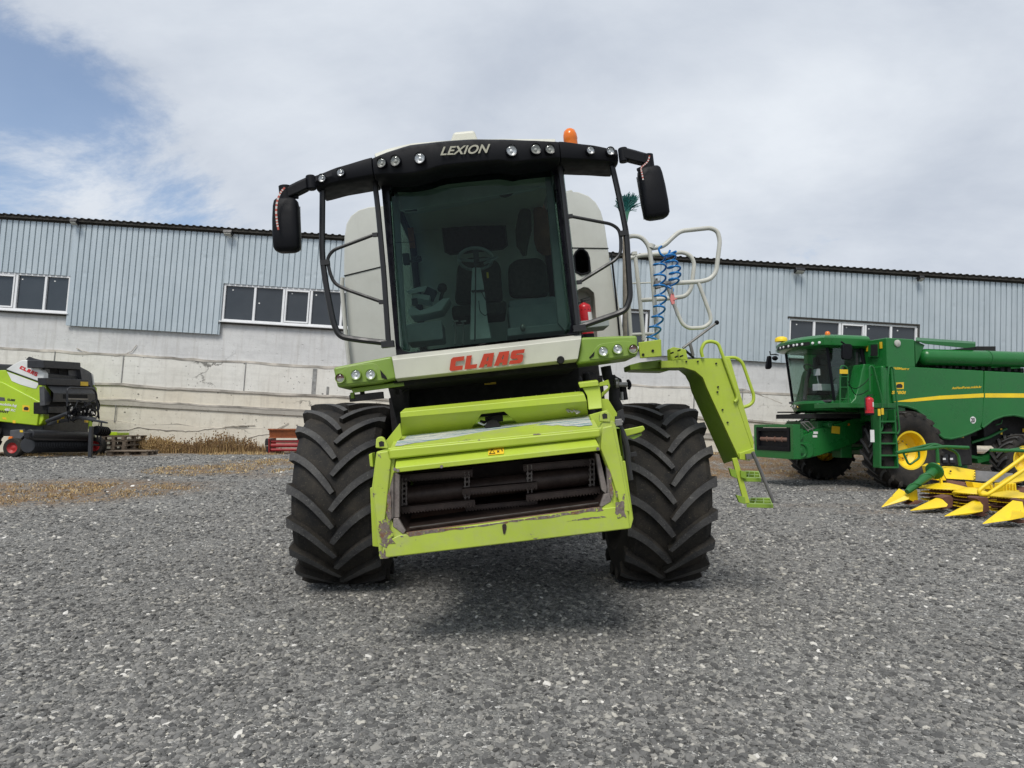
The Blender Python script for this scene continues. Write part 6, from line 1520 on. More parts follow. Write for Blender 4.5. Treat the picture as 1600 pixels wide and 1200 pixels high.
# platform, ladder, rails
pf = MB(); z_ = J(700, 545, 1.7).z; pf.box(((J(510, 545, 1.5).x + J(835, 545, 1.5).x) / 2, 1.3, z_ - .06), (abs(J(510, 545, 1.5).x - J(835, 545, 1.5).x), .95, .12)); jp(pf, 'platform', M['jgreen_flat'], None, .01)
lat = 1.98
ld = empty('ladder'); ld.parent = jd
bx = MB(); bx.prism(JL([(742, 572), (872, 576), (874, 640), (874, 770), (752, 768)], 1.72), (0, -.10, 0)); bx.build('ladder_back', M['jgreen_flat'], ld, .01)
bx = MB(); bx.prism(JL([(752, 768), (885, 768), (888, 905), (758, 905)], 1.70), (0, -.03, 0)); bx.build('ladder_shield', M['black'], ld, .006)
for l in ([(778, 580), (788, 580), (790, 915), (780, 912)], [(862, 580), (872, 580), (890, 912), (882, 915)]): MB().prism(JL(l, lat), (0, -.22, 0)).build('ladder_rail', M['jgreen_flat'], ld, .004)
for v in (645, 708, 770, 838, 906):
    k = (v - 580) / 330; s_ = MB(); a, b = J(788 + 2 * k, v, lat), J(864 + 18 * k, v, lat); s_.loft([a, b, b + Vector((0, -.22, .0)), a + Vector((0, -.22, .0))], [p + Vector((0, 0, -.04)) for p in (a, b, b + Vector((0, -.22, 0)), a + Vector((0, -.22, 0)))]); s_.build('step', M['jgreen_flat'], ld, .004)
for v in (778, 800, 840, 880): pass
def jt(l, lat, r=.022): return MB().tube(fillet(JL(l, lat), .12, 4), r, 8)
jt([(725, 480), (722, 340), (732, 332), (745, 345), (770, 440), (793, 525), (795, 690), (785, 705)], 1.9).build('handrail', M['jgreen_flat'], ld)
jt([(826, 570), (824, 420), (832, 340), (845, 335), (858, 350), (872, 470), (882, 600), (893, 700), (880, 722)], 2.0).build('handrail', M['jgreen_flat'], ld)
jt([(555, 550), (556, 350), (562, 333), (582, 333), (598, 350), (602, 550)], 1.3, .02).build('handrail', M['jgreen_flat'], ld)
for v in (395, 455, 520): jt([(556, v), (601, v)], 1.3, .014).build('handrail_bar', M['jgreen_flat'], ld)
ld2 = MB(); [ld2.tube(JL([(835, 275), (795, 435)], lt), .02, 6) for lt in (1.45, 1.30)]; [ld2.tube([J(835 - 8 * k, 275 + 32 * k, 1.45), J(835 - 8 * k, 275 + 32 * k, 1.30)], .012, 5) for k in range(6)]; ld2.build('tank_ladder', M['jgreen_flat'], jd)
for l, lt in (([(576, 365), (591, 365)], 1.33),): jp(MB().box(J(576, 366, 1.33), (.24, .01, .11)), 'warning_sticker', M['yellow_decal'])
for u, v, w_, h_ in ((777, 597, .075, .17), (796, 592, .07, .16)): jp(MB().box(J(u, v, 1.99), (w_, .008, h_)), 'warning_sticker', M['yellow_decal'])
cb_ = MB(); [cb_.tube(fillet(JL(l, 1.5), .15, 3), .010, 5) for l in ([(735, 380), (700, 430), (640, 470), (600, 440)], [(715, 470), (690, 490), (640, 505), (600, 420)], [(810, 330), (800, 480), (815, 520)], [(826, 430), (818, 520), (830, 560)])]; jp(cb_, 'cable_loom', M['black'])
ms = MB(); ms.box(J(738, 732, 2.0), (.11, .02, .30)); jp(ms, 'white_plate', M['white_decal'], None, .004)
# feeder house
xF = J(278, 700, .78).x
fh = empty('feeder_house'); fh.parent = jd
fo_ = [(.82, J(278, 668, .80).z), (-.82, J(45, 660, -.82).z), (-.82, J(70, 840, -.82).z), (.82, J(275, 865, .8).z)]
zt_, zb_ = fo_[0][1], fo_[3][1]
fr = MB(); fr.box((xF - .1, 0, zb_ + .10), (.22, 1.7, .20)); fr.box((xF - .1, 0, zt_ - .03), (.22, 1.7, .08)); [fr.box((xF - .1, s * .80, (zt_ + zb_) / 2), (.218, .12, zt_ - zb_ - .01)) for s in (1, -1)]; fr.build('front_frame', M['jgreen'], fh, .01)
bz = MB(); z1, z0_ = zt_ - .10, zb_ + .22
me = [[Vector((xF + d, y * w, z)) for y, z in ((-.70, z0_), (.70, z0_), (.70, z1), (-.70, z1))] for d, w in ((.03, 1), (.03, .9), (-.1, .88), (-.3, .86))]
for k in (1, 2, 3):
    for q, (y, z) in zip(me[k], ((-1, .09), (1, .09), (1, -.07), (-1, -.07))): q.z += z
me[0] = [Vector((xF + .03, y * 1.0, z)) for y, z in ((-.72, z0_ - .02), (.72, z0_ - .02), (.72, z1 + .02), (-.72, z1 + .02))]
bz.rings([[p + Vector((-.06, 0, 0)) for p in me[0]]] + me); bz.build('intake_bezel', M['black'], fh, .006)
vd = MB(); vd.box((xF - .19, 0, (z0_ + z1) / 2), (.02, 1.3, z1 - z0_ - .1)); vd.build('intake_back', M['void'], fh)
du = MB(); du.cyl((xF - .06, -.6, (z0_ + z1) / 2 + .0), (xF - .06, .6, (z0_ + z1) / 2), .06, 16); [du.lathe([(.08, -.02), (.08, .02)], (xF - .06, y_, (z0_ + z1) / 2), (0, 1, 0), 14) for y_ in (-.3, .05, .35)]; du.build('intake_drum', M['rust'], fh)
tr = MB(); tr.box((xF - .03, 0, z0_ + .06), (.10, 1.25, .03)); tr.build('intake_tray', M['rust_orange'], fh)
sd_ = JL([(332, 735), (432, 692), (560, 655), (700, 612), (760, 615), (745, 700), (640, 775), (440, 842), (360, 862), (330, 830)], .74)
hs = MB(); hs.prism(sd_, (0, -1.5, 0)); hs.build('feeder_duct', M['jgreen'], fh, .02)
hs = MB(); hs.prism([p + Vector((0, .03, 0)) for p in JL([(278, 700), (340, 690), (345, 735), (320, 770), (300, 860), (278, 862)], .77)], (0, -.05, 0)); hs.build('side_cheek', M['jgreen'], fh, .01)
hs = MB(); c = J(328, 815, .80); hs.lathe([(.22, -.05), (.22, .02), (.17, .04), (.16, .01), (.08, .01), (.07, .06), (.001, .065)], c, (0, 1, 0), 22); hs.build('drive_cover', M['jgreen_flat'], fh, .006)
hs = MB(); c = J(385, 815, .76); hs.prism(fillet(JL([(345, 775), (380, 765), (410, 795), (405, 840), (385, 858), (350, 855)], .80), .05, 3, True), (0, -.06, 0)); hs.build('guard', M['jgreen'], fh, .02)
hs = MB(); [hs.tube(JL(l, .7), .018, 6) for l in ([(345, 655), (400, 700)], [(335, 660), (375, 705)], [(330, 655), (375, 650), (410, 690)], [(365, 700), (410, 685)])]; hs.build('latch', M['steel'], fh)
for u, v, w_, h_ in ((530, 697, .25, .19),): jp(MB().box(J(u, v, .748), (w_, .008, h_), Matrix.Rotation(R(-6), 3, 'Y')), 'warning_sticker', M['yellow_decal'])
for u, v in ((416, 713), (412, 733)): jp(MB().box(J(u, v, .748), (.13, .008, .06)), 'white_label', M['white_decal'])
jp(MB().box(J(308, 711, .835), (.08, .006, .13)), 'warning_sticker', M['yellow_decal']); jp(MB().box(J(604, 666, .75), (.06, .006, .05)), 'reflector', M['orange_lens'])
uc = MB(); uc.box((1.0, 0, 1.55), (1.6, 1.3, .35)); uc.cyl((1.6, -.9, 1.62), (1.6, .9, 1.62), .07, 10); uc.box((.95, .5, 1.0), (.35, .35, .5)); uc.tube([(.3, .6, 1.0), (1.9, .6, .95)], .05, 8); jp(uc, 'front_axle_gear', M['jgreen_flat'], None, .02)
uc = MB(); uc.box((1.3, 0, 1.85), (1.5, 1.5, .12)); [uc.tube(JL(l, -.6), .02, 6) for l in ([(200, 597), (330, 597), (420, 600)], [(225, 620), (330, 600)])]; jp(uc, 'hose_tray', M['dark'])
# round speed sign, lettering, small marks
sg = MB(); c = J(1310, 641, 1.622); sg.lathe([(.092, -.002), (.092, .004), (.001, .0045)], c, (0, 1, 0), 24); o = jp(sg, 'speed_sign', M['white_decal'])
lettering('20', [J(1299, 654, 1.629), J(1320, 654, 1.629), J(1320, 628, 1.629), J(1299, 628, 1.629)], M['black_decal'], o, .03)
lettering('HillMaster', [J(858, 354, 1.622), J(948, 358, 1.622), J(948, 344, 1.622), J(858, 340, 1.622)], M['yellow_decal'], jd, .03, .15)
lettering('S780i', [J(848, 494, 1.622), J(928, 494, 1.622), J(928, 475, 1.622), J(848, 475, 1.622)], M['yellow_decal'], jd, .04, .15)
lettering('AgriHandBurgas.mobile.bg', [J(1190, 470, 1.622), J(1358, 462, 1.622), J(1358, 445, 1.622), J(1190, 453, 1.622)], M['yellow_decal'], jd, .03, .25)
mb = MB(); mb.prism(JL([(868, 428), (917, 426), (917, 464), (868, 466)], 1.624), (0, -.003, 0)); o = jp(mb, 'sticker', M['yellow_decal'])
mb = MB(); mb.prism(JL([(875, 446), (882, 436), (902, 435), (911, 446), (908, 458), (878, 459)], 1.628), (0, -.002, 0)); mb.build('sticker_print', M['black_decal'], o)
for u, v, w_, h_ in ((1471, 706, .06, .16), (1598, 700, .08, .1), (1590, 740, .1, .1), (1245, 735, .14, .06)): jp(MB().box(J(u, v, 1.2 if u > 1300 else 1.45), (w_, .008, h_)), 'warning_sticker', M['yellow_decal'])
tb = MB(); [tb.box(J(u, 860, 1.35), (.17, .08, .22)) for u in (1147, 1188)]; [tb.box(J(u, 785, 1.3), (.10, .06, .16)) for u in (1140, 1180)]; o = jp(tb, 'tool_box', M['vblack'], None, .01)
for u in (1147, 1188): MB().box(J(u, 862, 1.396), (.09, .004, .05)).build('white_label', M['white_decal'], o)
rp = MB(); [rp.box(J(1290 + 60 * k, 850 + 12 * (k % 2), 1.0), (.5, .3, .08 + .06 * (k % 3)), Matrix.Rotation(R(20 * (k % 3) - 10), 3, 'Y')) for k in range(5)]; rp.box(J(1220, 820, 1.1), (.55, .1, .9)); rp.tube(JL([(1300, 770), (1400, 740), (1500, 690)], 1.2), .04, 6); rp.tube(JL([(1440, 670), (1470, 660), (1475, 640)], 1.3), .02, 6); jp(rp, 'rear_linkage', M['jgreen_flat'], None, .01)
Jb = J(722, 612, 2.02)
extinguisher(JM @ Jb, Vector((0, 0, 1)), .47, .10, 'red fire extinguisher hanging beside the ladder of the green harvester')

# ------------------------------------------------------------------ yellow maize header lying on the gravel
HM = Matrix.Translation((8.3, 12.2, 0)) @ Matrix.Rotation(R(180), 4, 'Z')
HF = Frame(HM)
hd = empty('maize_header', HM, 'worn yellow maize header with pointed dividers lying on the gravel by the green harvester', 'maize header')
def h(u, v): return (1370 + u / 6.317, 640 + v / 6.317)
def H(u, v, Y): return HM.inverted() @ at(*h(u, v), Y)
def hp_(mb, name, mat, bevel=0.0, smooth=35, parent=None): return mb.build(name, mat, parent or hd, bevel, smooth)
def divider(tip, ty, base, wear=None):
    mb = MB(); t = H(*tip, ty); b = [H(u, v, y) for u, v, y in base]; n = len(b)
    t1 = [t.lerp(p, .05) for p in b]; mb.loft(t1, b); return hp_(mb, 'divider_point', M['hyellow'], .006, 25)
divider((38, 967), 13.25, [(218, 778, 13.55), (322, 828, 13.2), (314, 885, 13.15), (240, 915, 13.2), (200, 880, 13.6)])
divider((318, 1000), 12.55, [(598, 864, 12.95), (632, 872, 12.8), (702, 935, 12.55), (690, 958, 12.45), (560, 985, 12.5), (540, 900, 13.0)])
divider((655, 1055), 11.85, [(985, 878, 12.2), (1000, 884, 12.1), (1050, 945, 11.85), (1046, 1005, 11.75), (900, 1040, 11.8), (880, 960, 12.3)])
divider((1030, 1132), 10.9, [(1342, 893, 11.25), (1440, 908, 11.1), (1462, 1010, 10.9), (1460, 1065, 10.8), (1330, 1090, 10.75), (1260, 1030, 11.3)])
kn = MB(); kn.loft([H(322, 830, 13.2), H(400, 790, 13.4), H(408, 890, 13.4), H(370, 915, 13.3), H(314, 885, 13.15)], [p + Vector((0, -.25, 0)) for p in [H(322, 830, 13.2), H(400, 790, 13.4), H(408, 890, 13.4), H(370, 915, 13.3), H(314, 885, 13.15)]]); hp_(kn, 'divider_body', M['hyellow'], .006)
for poly, Y in (([(632, 872), (735, 848), (756, 880), (748, 965), (640, 992), (620, 985), (702, 935)], 12.75), ([(985, 880), (1010, 866), (1100, 870), (1112, 1000), (1040, 1030), (1046, 1000), (1050, 945)], 12.0), ([(310, 940), (405, 900), (470, 905), (400, 935)], 13.2), ([(970, 1045), (1050, 1015), (1110, 1040), (1040, 1058)], 11.9), ([(1375, 1112), (1460, 1085), (1460, 1120), (1400, 1125)], 10.9), ([(1430, 900), (1470, 890), (1480, 1010), (1450, 1010)], 11.2)):
    a = [H(u, v, Y) for u, v in poly]; hp_(MB().loft(a, [p + Vector((-.02, -.30, 0)) for p in a]), 'row_casting', M['hbrown'], .008)
# gathering rotors: stacked toothed discs
def rotor(u, v, Y, r, layers=4, step=.075, cover=True):
    c = H(u, v, Y)
    for k in range(layers):
        mb = MB(); n = 44; ring = []; z = c.z - k * step; rr = r * (1 - .05 * (k % 2))
        for i in range(n * 2):
            a = math.pi * i / n; q = rr * (1.0 if i % 2 else .86); ring.append(Vector((c.x + q * math.cos(a + .06 * (i % 2)), c.y + q * math.sin(a + .06 * (i % 2)), z)))
        mb.prism(ring, (0, 0, -.010)); hp_(mb, 'toothed_disc', M['hyellow'] if k != 2 else M['hbrown'])
    mb = MB(); mb.lathe([(.1, -.4), (r * .55, -.38), (r * .6, -.05), (r * .5, .0)], c, (0, 0, 1), 20); hp_(mb, 'rotor_drum', M['hbrown'])
    if cover:
        mb = MB(); mb.lathe([(r * .97, .008), (r * .95, .02), (r * .6, .06), (r * .2, .10), (.001, .10)], c, (0, 0, 1), 32); hp_(mb, 'rotor_cover', M['hyellow'], 0, 30)
rotor(670, 775, 13.55, .44); rotor(930, 822, 12.85, .30, 5, .06); rotor(1330, 858, 12.1, .36, 4, .08); rotor(1180, 790, 13.3, .36, 3, .07, False)
bx = MB(); a = [H(u, v, Y) for u, v, Y in ((640, 588, 14.0), (755, 560, 14.2), (975, 598, 14.1), (975, 700, 14.0), (690, 682, 13.9))]; bx.loft(a, [p + Vector((-.05, -.4, -.02)) for p in a]); hp_(bx, 'gearbox_hood', M['hyellow'], .01)
bx = MB(); [bx.cyl(H(966, 610 + 26 * k, 13.98), H(966, 610 + 26 * k, 13.95), .012, 6) for k in range(4)]; bx.cyl(H(880, 728, 13.7), H(880, 728, 13.66), .02, 8); bx.cyl(H(728, 608, 14.0), H(728, 608, 13.96), .02, 8); hp_(bx, 'bolt', M['dark'])
bx = MB(); a = [H(u, v, Y) for u, v, Y in ((978, 600, 14.2), (1345, 628, 14.2), (1345, 725, 14.0), (978, 705, 14.0))]; bx.loft(a, [p + Vector((0, -.06, 0)) for p in a]); hp_(bx, 'grey_board', M['zinc'], .006)
bx = MB(); a = [H(u, v, 13.75) for u, v in ((515, 560), (560, 538), (612, 545), (640, 600), (690, 700), (600, 700), (545, 670))]; bx.loft(a, [p + Vector((0, -.25, 0)) for p in a]); hp_(bx, 'auger_bracket', M['hyellow'], .01)
bx = MB(); a = [H(u, v, 13.5) for u, v in ((602, 528), (622, 530), (656, 735), (638, 738))]; bx.loft(a, [p + Vector((0, -.05, 0)) for p in a]); hp_(bx, 'bracket_post', M['hyellow'], .004)
ag = MB(); A, B = H(312, 800, 13.15), H(560, 612, 13.55); d = B - A; ag.lathe([(.045, -.05), (.055, 0), (.075, d.length * .55), (.09, d.length), (.17, d.length + .02), (.17, d.length + .06), (.06, d.length + .07)], A, d, 20)
ax_ = d.normalized(); u_ = ax_.orthogonal().normalized(); w_ = ax_.cross(u_); ag.tube([A + d * t + (u_ * math.cos(13 * t) + w_ * math.sin(13 * t)) * (.056 + .036 * t) for t in [k / 50 for k in range(51)]], .016, 5); hp_(ag, 'divider_auger', M['jgreen_flat'], 0, 40)
# long tray between the rotors
bx = MB(); a = [H(u, v, Y) for u, v, Y in ((690, 690, 13.9), (920, 720, 13.9), (950, 780, 13.6), (1120, 770, 13.6), (1200, 720, 13.8), (1460, 760, 13.4), (1460, 840, 13.0), (900, 830, 13.3), (700, 760, 13.6))]; bx.loft(a, [p + Vector((0, -.1, -.12)) for p in a]); hp_(bx, 'header_frame', M['hbrown'], .006)
bx = MB(); a = [H(u, v, Y) for u, v, Y in ((1210, 722, 13.5), (1300, 655, 13.6), (1460, 610, 13.6), (1460, 700, 13.3), (1395, 712, 13.2), (1330, 725, 13.2))]; bx.loft(a, [p + Vector((0, -.1, -.05)) for p in a]); hp_(bx, 'side_plate', M['hyellow'], .006)
bx = MB(); a = [H(u, v, 12.6) for u, v in ((1255, 735), (1375, 728), (1385, 835), (1250, 838))]; bx.loft(a, [p + Vector((0, -.25, 0)) for p in a]); [bx.box(H(1275 + 30 * k, 785, 12.57), (.02, .03, .20)) for k in range(4)]; hp_(bx, 'rotor_scraper', M['hyellow'], .006)
bx = MB(); [bx.loft([H(u, v, 13.0) for u, v in p_], [H(u, v, 13.0) + Vector((0, -.2, 0)) for u, v in p_]) for p_ in (((940, 715), (1110, 735), (1130, 790), (960, 770)), ((1120, 735), (1150, 730), (1160, 800), (1135, 800)))]; hp_(bx, 'inner_plate', M['hyellow'], .006)
def ht_(l, Y, r, name, mat, fr=.1):
    mb = MB(); mb.tube(fillet([H(u, v, (Y if len(q) == 0 else q[0])) for u, v, *q in l], fr, 5), r, 10); return hp_(mb, name, mat, 0, 60)
ht_([(1500, 430), (1035, 775), (1005, 805), (1020, 838), (1085, 838), (1120, 820), (1500, 560)], 11.6, .032, 'guard_hoop', M['jyellow'], .14)
ht_([(192, 425), (560, 378), (660, 366), (905, 376)], 13.9, .036, 'top_rail', M['jgreen_flat'])
ht_([(210, 420), (520, 345), (580, 340), (640, 362), (770, 410), (805, 450), (822, 555)], 14.0, .028, 'top_rail', M['jgreen_flat'], .2)
ht_([(265, 435), (308, 530), (330, 542), (405, 488), (418, 470), (415, 415)], 13.9, .022, 'rail_loop', M['jgreen_flat'], .08)
ht_([(594, 375), (604, 525)], 13.9, .034, 'rail_post', M['jgreen_flat'])
ht_([(410, 400), (560, 350), (600, 350)], 13.95, .022, 'rail_brace', M['jgreen_flat'])
ht_([(1120, 400), (1500, 408)], 13.2, .032, 'top_rail', M['jgreen_flat']); ht_([(1260, 410), (1500, 375)], 13.3, .03, 'top_rail', M['jgreen_flat'])
mb = MB(); a = [H(u, v, 13.2) for u, v in ((1438, 385), (1470, 375), (1470, 470), (1448, 480))]; mb.loft(a, [p + Vector((0, -.1, 0)) for p in a]); hp_(mb, 'rail_clamp', M['jyellow'], .006)

# ------------------------------------------------------------------ round baler
BX0 = Vector((-13.75, 21.4, gz(-13.75, 21.0)))
VM = Matrix.Translation(BX0); VF = Frame(VM)
bl = empty('round_baler', VM, 'lime and white round baler with black front and red wheel rims', 'baler')
def b_(u, v): return (u / 5.714, 520 + v / 5.714)
YS = -1.2
def S(u, v, y=YS): return VF.P(*b_(u, v), 1, y)
def SL(l, y=YS): return [S(a, b, y) for a, b in l]
def Fx(u, v, x=0.0): return VF.P(*b_(u, v), 0, x)
def FL(l, x=0.0): return [Fx(a, b, x) for a, b in l]
def vp(mb, name, mat, bevel=0.0, smooth=35, parent=None): return mb.build(name, mat, parent or bl, bevel, smooth)
vp(MB().prism(SL([(-420, 520), (-330, 420), (-60, 335), (48, 332), (345, 440), (400, 452), (412, 482), (388, 770), (368, 815), (335, 832), (0, 792), (-380, 740)]), (0, .25, 0)), 'side_panel', M['vlime'], .03)
vp(MB().prism(SL([(-420, 500), (-330, 400), (18, 438), (342, 606), (358, 612), (330, 830), (0, 794), (-380, 742)], YS - .06), (0, .08, 0)), 'lower_panel', M['vlime'], .03)
vp(MB().prism(SL([(48, 328), (110, 285), (185, 246), (225, 240), (290, 268), (380, 345), (390, 360), (389, 446), (350, 438)], YS - .01), (0, .22, 0)), 'upper_panel', M['vwhite'], .03)
vp(MB().prism(SL([(62, 347), (348, 452), (322, 498), (296, 496), (180, 462), (104, 430), (90, 400)], YS - .012), (0, .02, 0)), 'white_flash', M['vwhite'], .004)
vp(MB().tube(SL([(50, 330), (348, 439), (396, 454)], YS - .012), .012, 5), 'panel_gap', M['black'])
block_word('CLAAS', [S(172, 318, YS - .016), S(330, 392, YS - .016), S(340, 356, YS - .016), S(186, 292, YS - .016)], M['red_decal'], bl, None, .12)
block_word('CLAAS', [S(64, 604, YS - .064), S(132, 612, YS - .064), S(136, 594, YS - .064), S(68, 586, YS - .064)], M['black_decal'], bl, None, .2)
lettering('AgriHandBurgas.mobile.bg', [S(-290, 622, YS - .064), S(150, 668, YS - .064), S(152, 638, YS - .064), S(-290, 596, YS - .064)], M['white_decal'], bl, .03, .2)
lettering('485 RC', [S(38, 694, YS - .064), S(138, 704, YS - .064), S(140, 684, YS - .064), S(42, 672, YS - .064)], M['white_decal'], bl, .03, .2)
lettering('VARIANT', [S(-62, 700, YS - .064), S(76, 720, YS - .064), S(78, 698, YS - .064), S(-60, 680, YS - .064)], M['black_decal'], bl, .04, .1)
vp(MB().prism(SL([(-40, 570), (40, 578), (46, 610), (-40, 604)], YS - .064), (0, .004, 0)), 'grey_flash', M['vgrey'])
o = vp(MB().prism(SL([(200, 645), (265, 651), (263, 706), (200, 700)], YS - .064), (0, .004, 0)), 'sticker', M['yellow_decal'])
MB().prism(SL([(210, 672), (222, 660), (246, 662), (256, 676), (250, 692), (214, 690)], YS - .068), (0, .004, 0)).build('sticker_print', M['black_decal'], o)
for l in ([(112, 780), (140, 784), (138, 808), (112, 804)], [(20, 752), (50, 756), (60, 776), (24, 772)]): vp(MB().prism(SL(l, YS - .064), (0, .004, 0)), 'sticker', M['yellow_decal'])
# bale chamber behind
bc = MB(); bc.box((-1.7, .05, 1.55), (3.0, 2.2, 1.9)); bc.prism([(-3.6, -1.0, .9), (-3.6, -1.0, 2.3), (-2.4, -1.0, 2.8), (-.4, -1.0, 2.7), (-.2, -1.0, 1.0)], (0, 2.1, 0)); vp(bc, 'bale_chamber', M['vblack'], .04)
vp(MB().prism([(-3.6, 1.15, .9), (-3.6, 1.15, 2.2), (-2.4, 1.15, 2.6), (-.5, 1.15, 2.5), (-.15, 1.15, 1.9), (-.2, 1.15, .8)], (0, .2, 0)), 'side_panel', M['vlime'], .03)
vp(MB().prism(FL([(712, 300), (790, 340), (832, 372), (842, 468), (862, 500), (860, 560), (800, 470), (730, 420)], -.10), (-.6, 0, 0)), 'far_panel', M['vgrey'], .01)
vp(MB().prism(FL([(826, 366), (834, 372), (846, 470), (838, 468)], -.06), (-.5, 0, 0)), 'far_white_panel', M['vwhite'], .006)
vp(MB().prism(FL([(838, 470), (864, 492), (866, 560), (848, 520)], -.06), (-.5, 0, 0)), 'far_lime_panel', M['vlime'], .006)
vp(MB().prism(FL([(392, 244), (720, 266), (722, 328), (392, 314)], -.02), (-.5, 0, 0)), 'top_hood', M['vblack'], .02)
vp(MB().prism(SL([(222, 245), (256, 212), (300, 228), (350, 240), (392, 248), (392, 350), (300, 290)], YS + .24), (0, .1, 0)), 'hood_edge', M['vblack'], .01)
vp(MB().prism(FL([(385, 314), (712, 328), (712, 410), (392, 402)], -.25), (-.1, 0, 0)), 'net_box', M['void'], .01)
vp(MB().prism(FL([(395, 320), (446, 322), (446, 396), (400, 394)], -.22), (-.02, 0, 0)), 'inspection_window', M['vgrey'], .01); vp(MB().prism(FL([(610, 332), (690, 336), (690, 408), (614, 402)], -.22), (-.02, 0, 0)), 'inspection_window', M['vgrey'], .01)
vp(MB().prism(FL([(525, 328), (530, 328), (530, 402), (525, 402)], -.22), (-.02, 0, 0)), 'window_divider', M['black'])
vp(MB().prism(FL([(408, 402), (792, 418), (792, 476), (414, 468)], .06), (-.25, 0, 0)), 'cross_beam', M['vblack'], .02)
vp(MB().prism(FL([(720, 436), (788, 438), (788, 474), (720, 472)], .068), (-.005, 0, 0)), 'warning_sticker', M['yellow_decal'])
hd2 = MB(); hd2.rings([FL([(418, 468), (848, 482), (868, 540), (480, 535)], x) if False else [Fx(u, v, x) for u, v, x in l] for l in ([(418, 468, .0), (848, 482, .0), (846, 484, -.1), (418, 470, -.1)], [(480, 538, .22), (868, 545, .22), (866, 547, .1), (480, 540, .1)], [(470, 618, .22), (866, 622, .22), (866, 622, .1), (470, 618, .1)])]); vp(hd2, 'front_hood', M['vblack'], .015)
vp(MB().prism(FL([(566, 548), (780, 552), (784, 590), (566, 588)], .226), (-.01, 0, 0)), 'hood_slot', M['void']); vp(MB().prism(FL([(590, 583), (786, 587), (786, 599), (590, 594)], .23), (-.01, 0, 0)), 'slot_edge', M['steel'])
vp(MB().prism(FL([(418, 620), (864, 622), (860, 745), (418, 725)], .05), (-.4, 0, 0)), 'lower_front', M['void'], .02); vp(MB().prism(FL([(440, 660), (600, 655), (610, 720), (440, 715)], .10), (-.1, 0, 0)), 'step_plate', M['vblack'], .01)
vp(MB().prism(FL([(395, 480), (440, 540), (465, 600), (440, 640), (400, 650)], .06), (-.15, 0, 0)), 'chain_guard', M['vgrey'], .01)
lp = MB(); lp.tube(fillet([Fx(u, v, .45) for u, v in ((600, 670), (600, 505), (625, 490), (828, 498), (858, 530), (882, 765))], .15, 4), .030, 8); vp(lp, 'guard_frame', M['vblack'])
db = MB(); db.rings([[Fx(u, v, x) for u, v, x in l] for l in ([(420, 830, .1), (420, 800, .1), (560, 770, -.1), (560, 800, -.1)], [(700, 770, 1.2), (700, 745, 1.2), (740, 745, 1.1), (740, 770, 1.1)], [(955, 812, 2.6), (955, 796, 2.6), (965, 796, 2.55), (965, 812, 2.55)])]); vp(db, 'drawbar', M['vblack'], .02)
db = MB(); db.tube([Fx(420, 790, .2), Fx(600, 720, .9), Fx(640, 760, 1.1)], .06, 8); db.tube([Fx(860, 770, 1.4), Fx(700, 750, 1.0)], .05, 8); vp(db, 'drawbar_brace', M['vblack'])
sg_ = MB(); a = Fx(815, 835, 1.9); g_ = gz(-11.85, 20.6) - BX0.z; sg_.box((a.x, a.y, (a.z + g_) / 2), (.09, .09, a.z - g_)); sg_.box((a.x, a.y, g_ + .02), (.2, .2, .03)); vp(sg_, 'parking_stand', M['vblack'], .006)
for l, x in (([(545, 742), (576, 740), (574, 765), (548, 768)], .62), ([(512, 780), (546, 776), (546, 800), (514, 804)], .5), ([(755, 775), (790, 778), (788, 802), (755, 798)], 1.36)): vp(MB().prism(FL(l, x), (-.01, 0, 0)), 'warning_sticker', M['yellow_decal'])
# hoses and cables over the drawbar
hs = MB()
for k in range(34):
    u, v = random.uniform(610, 870), random.uniform(610, 720); pts = [Fx(u, v, 1.0 + random.uniform(-.2, .2))]
    for q in range(3): u += random.uniform(-75, 75); v += random.uniform(-30, 70); pts.append(Fx(min(885, max(600, u)), min(850, max(590, v)), 1.0 + random.uniform(-.2, .2)))
    hs.tube(fillet(pts, .12, 3), random.uniform(.010, .022), 5)
hs.tube(fillet(FL([(760, 660), (820, 610), (872, 590), (890, 640), (880, 700), (830, 690)], 1.3), .1, 4), .02, 6); hs.box(Fx(720, 690, 1.0), (.2, .5, .12)); vp(hs, 'hydraulic_hoses', M['black'])
hs = MB()
for k in range(14): u, v = random.uniform(620, 860), random.uniform(620, 760); p = Fx(u, v, 1.25); hs.cyl(p, p + Vector((random.uniform(-.1, .1), random.uniform(-.1, .1), random.uniform(-.08, .08))), .018, 6)
vp(hs, 'couplings', M['steel'])
# pickup
pk = MB(); pk.cyl(Fx(262, 905, .55), Fx(815, 925, .55), .13, 16); pk.prism(FL([(255, 890), (812, 915), (812, 968), (330, 962), (262, 940)], .62), (-.15, 0, 0)); vp(pk, 'pickup_roller', M['vblack'], .02)
tn = MB()
for k in range(38):
    c = Fx(250 + 14.7 * k, 1003, .35); tn.lathe([(.20, -.012), (.215, 0), (.20, .012)], c, (0, 1, 0), 14)
tn.cyl(Fx(250, 1003, .35), Fx(800, 1003, .35), .17, 14); vp(tn, 'pickup_reel', M['vblack'], 0)
def small_wheel(c, r, w, facing):
    we = empty('gauge_wheel'); we.parent = bl; we.location = c
    t = MB(); t.lathe([(r * .55, -w / 2), (r * .9, -w / 2), (r, -w * .35), (r, w * .35), (r * .9, w / 2), (r * .55, w / 2)], (0, 0, 0), (0, 1, 0), 28, caps=False); t.build('tyre', M['tyre'], we)
    t = MB(); t.lathe([(r * .57, -w * .5), (r * .52, -w * .42), (r * .3, -w * .2), (r * .15, -w * .25), (.001, -w * .3)], (0, 0, 0), (0, 1, 0), 24, caps=False); t.lathe([(r * .57, w * .5), (r * .3, w * .2), (.001, w * .25)], (0, 0, 0), (0, 1, 0), 24, caps=False); t.build('rim', M['red_rim'], we)
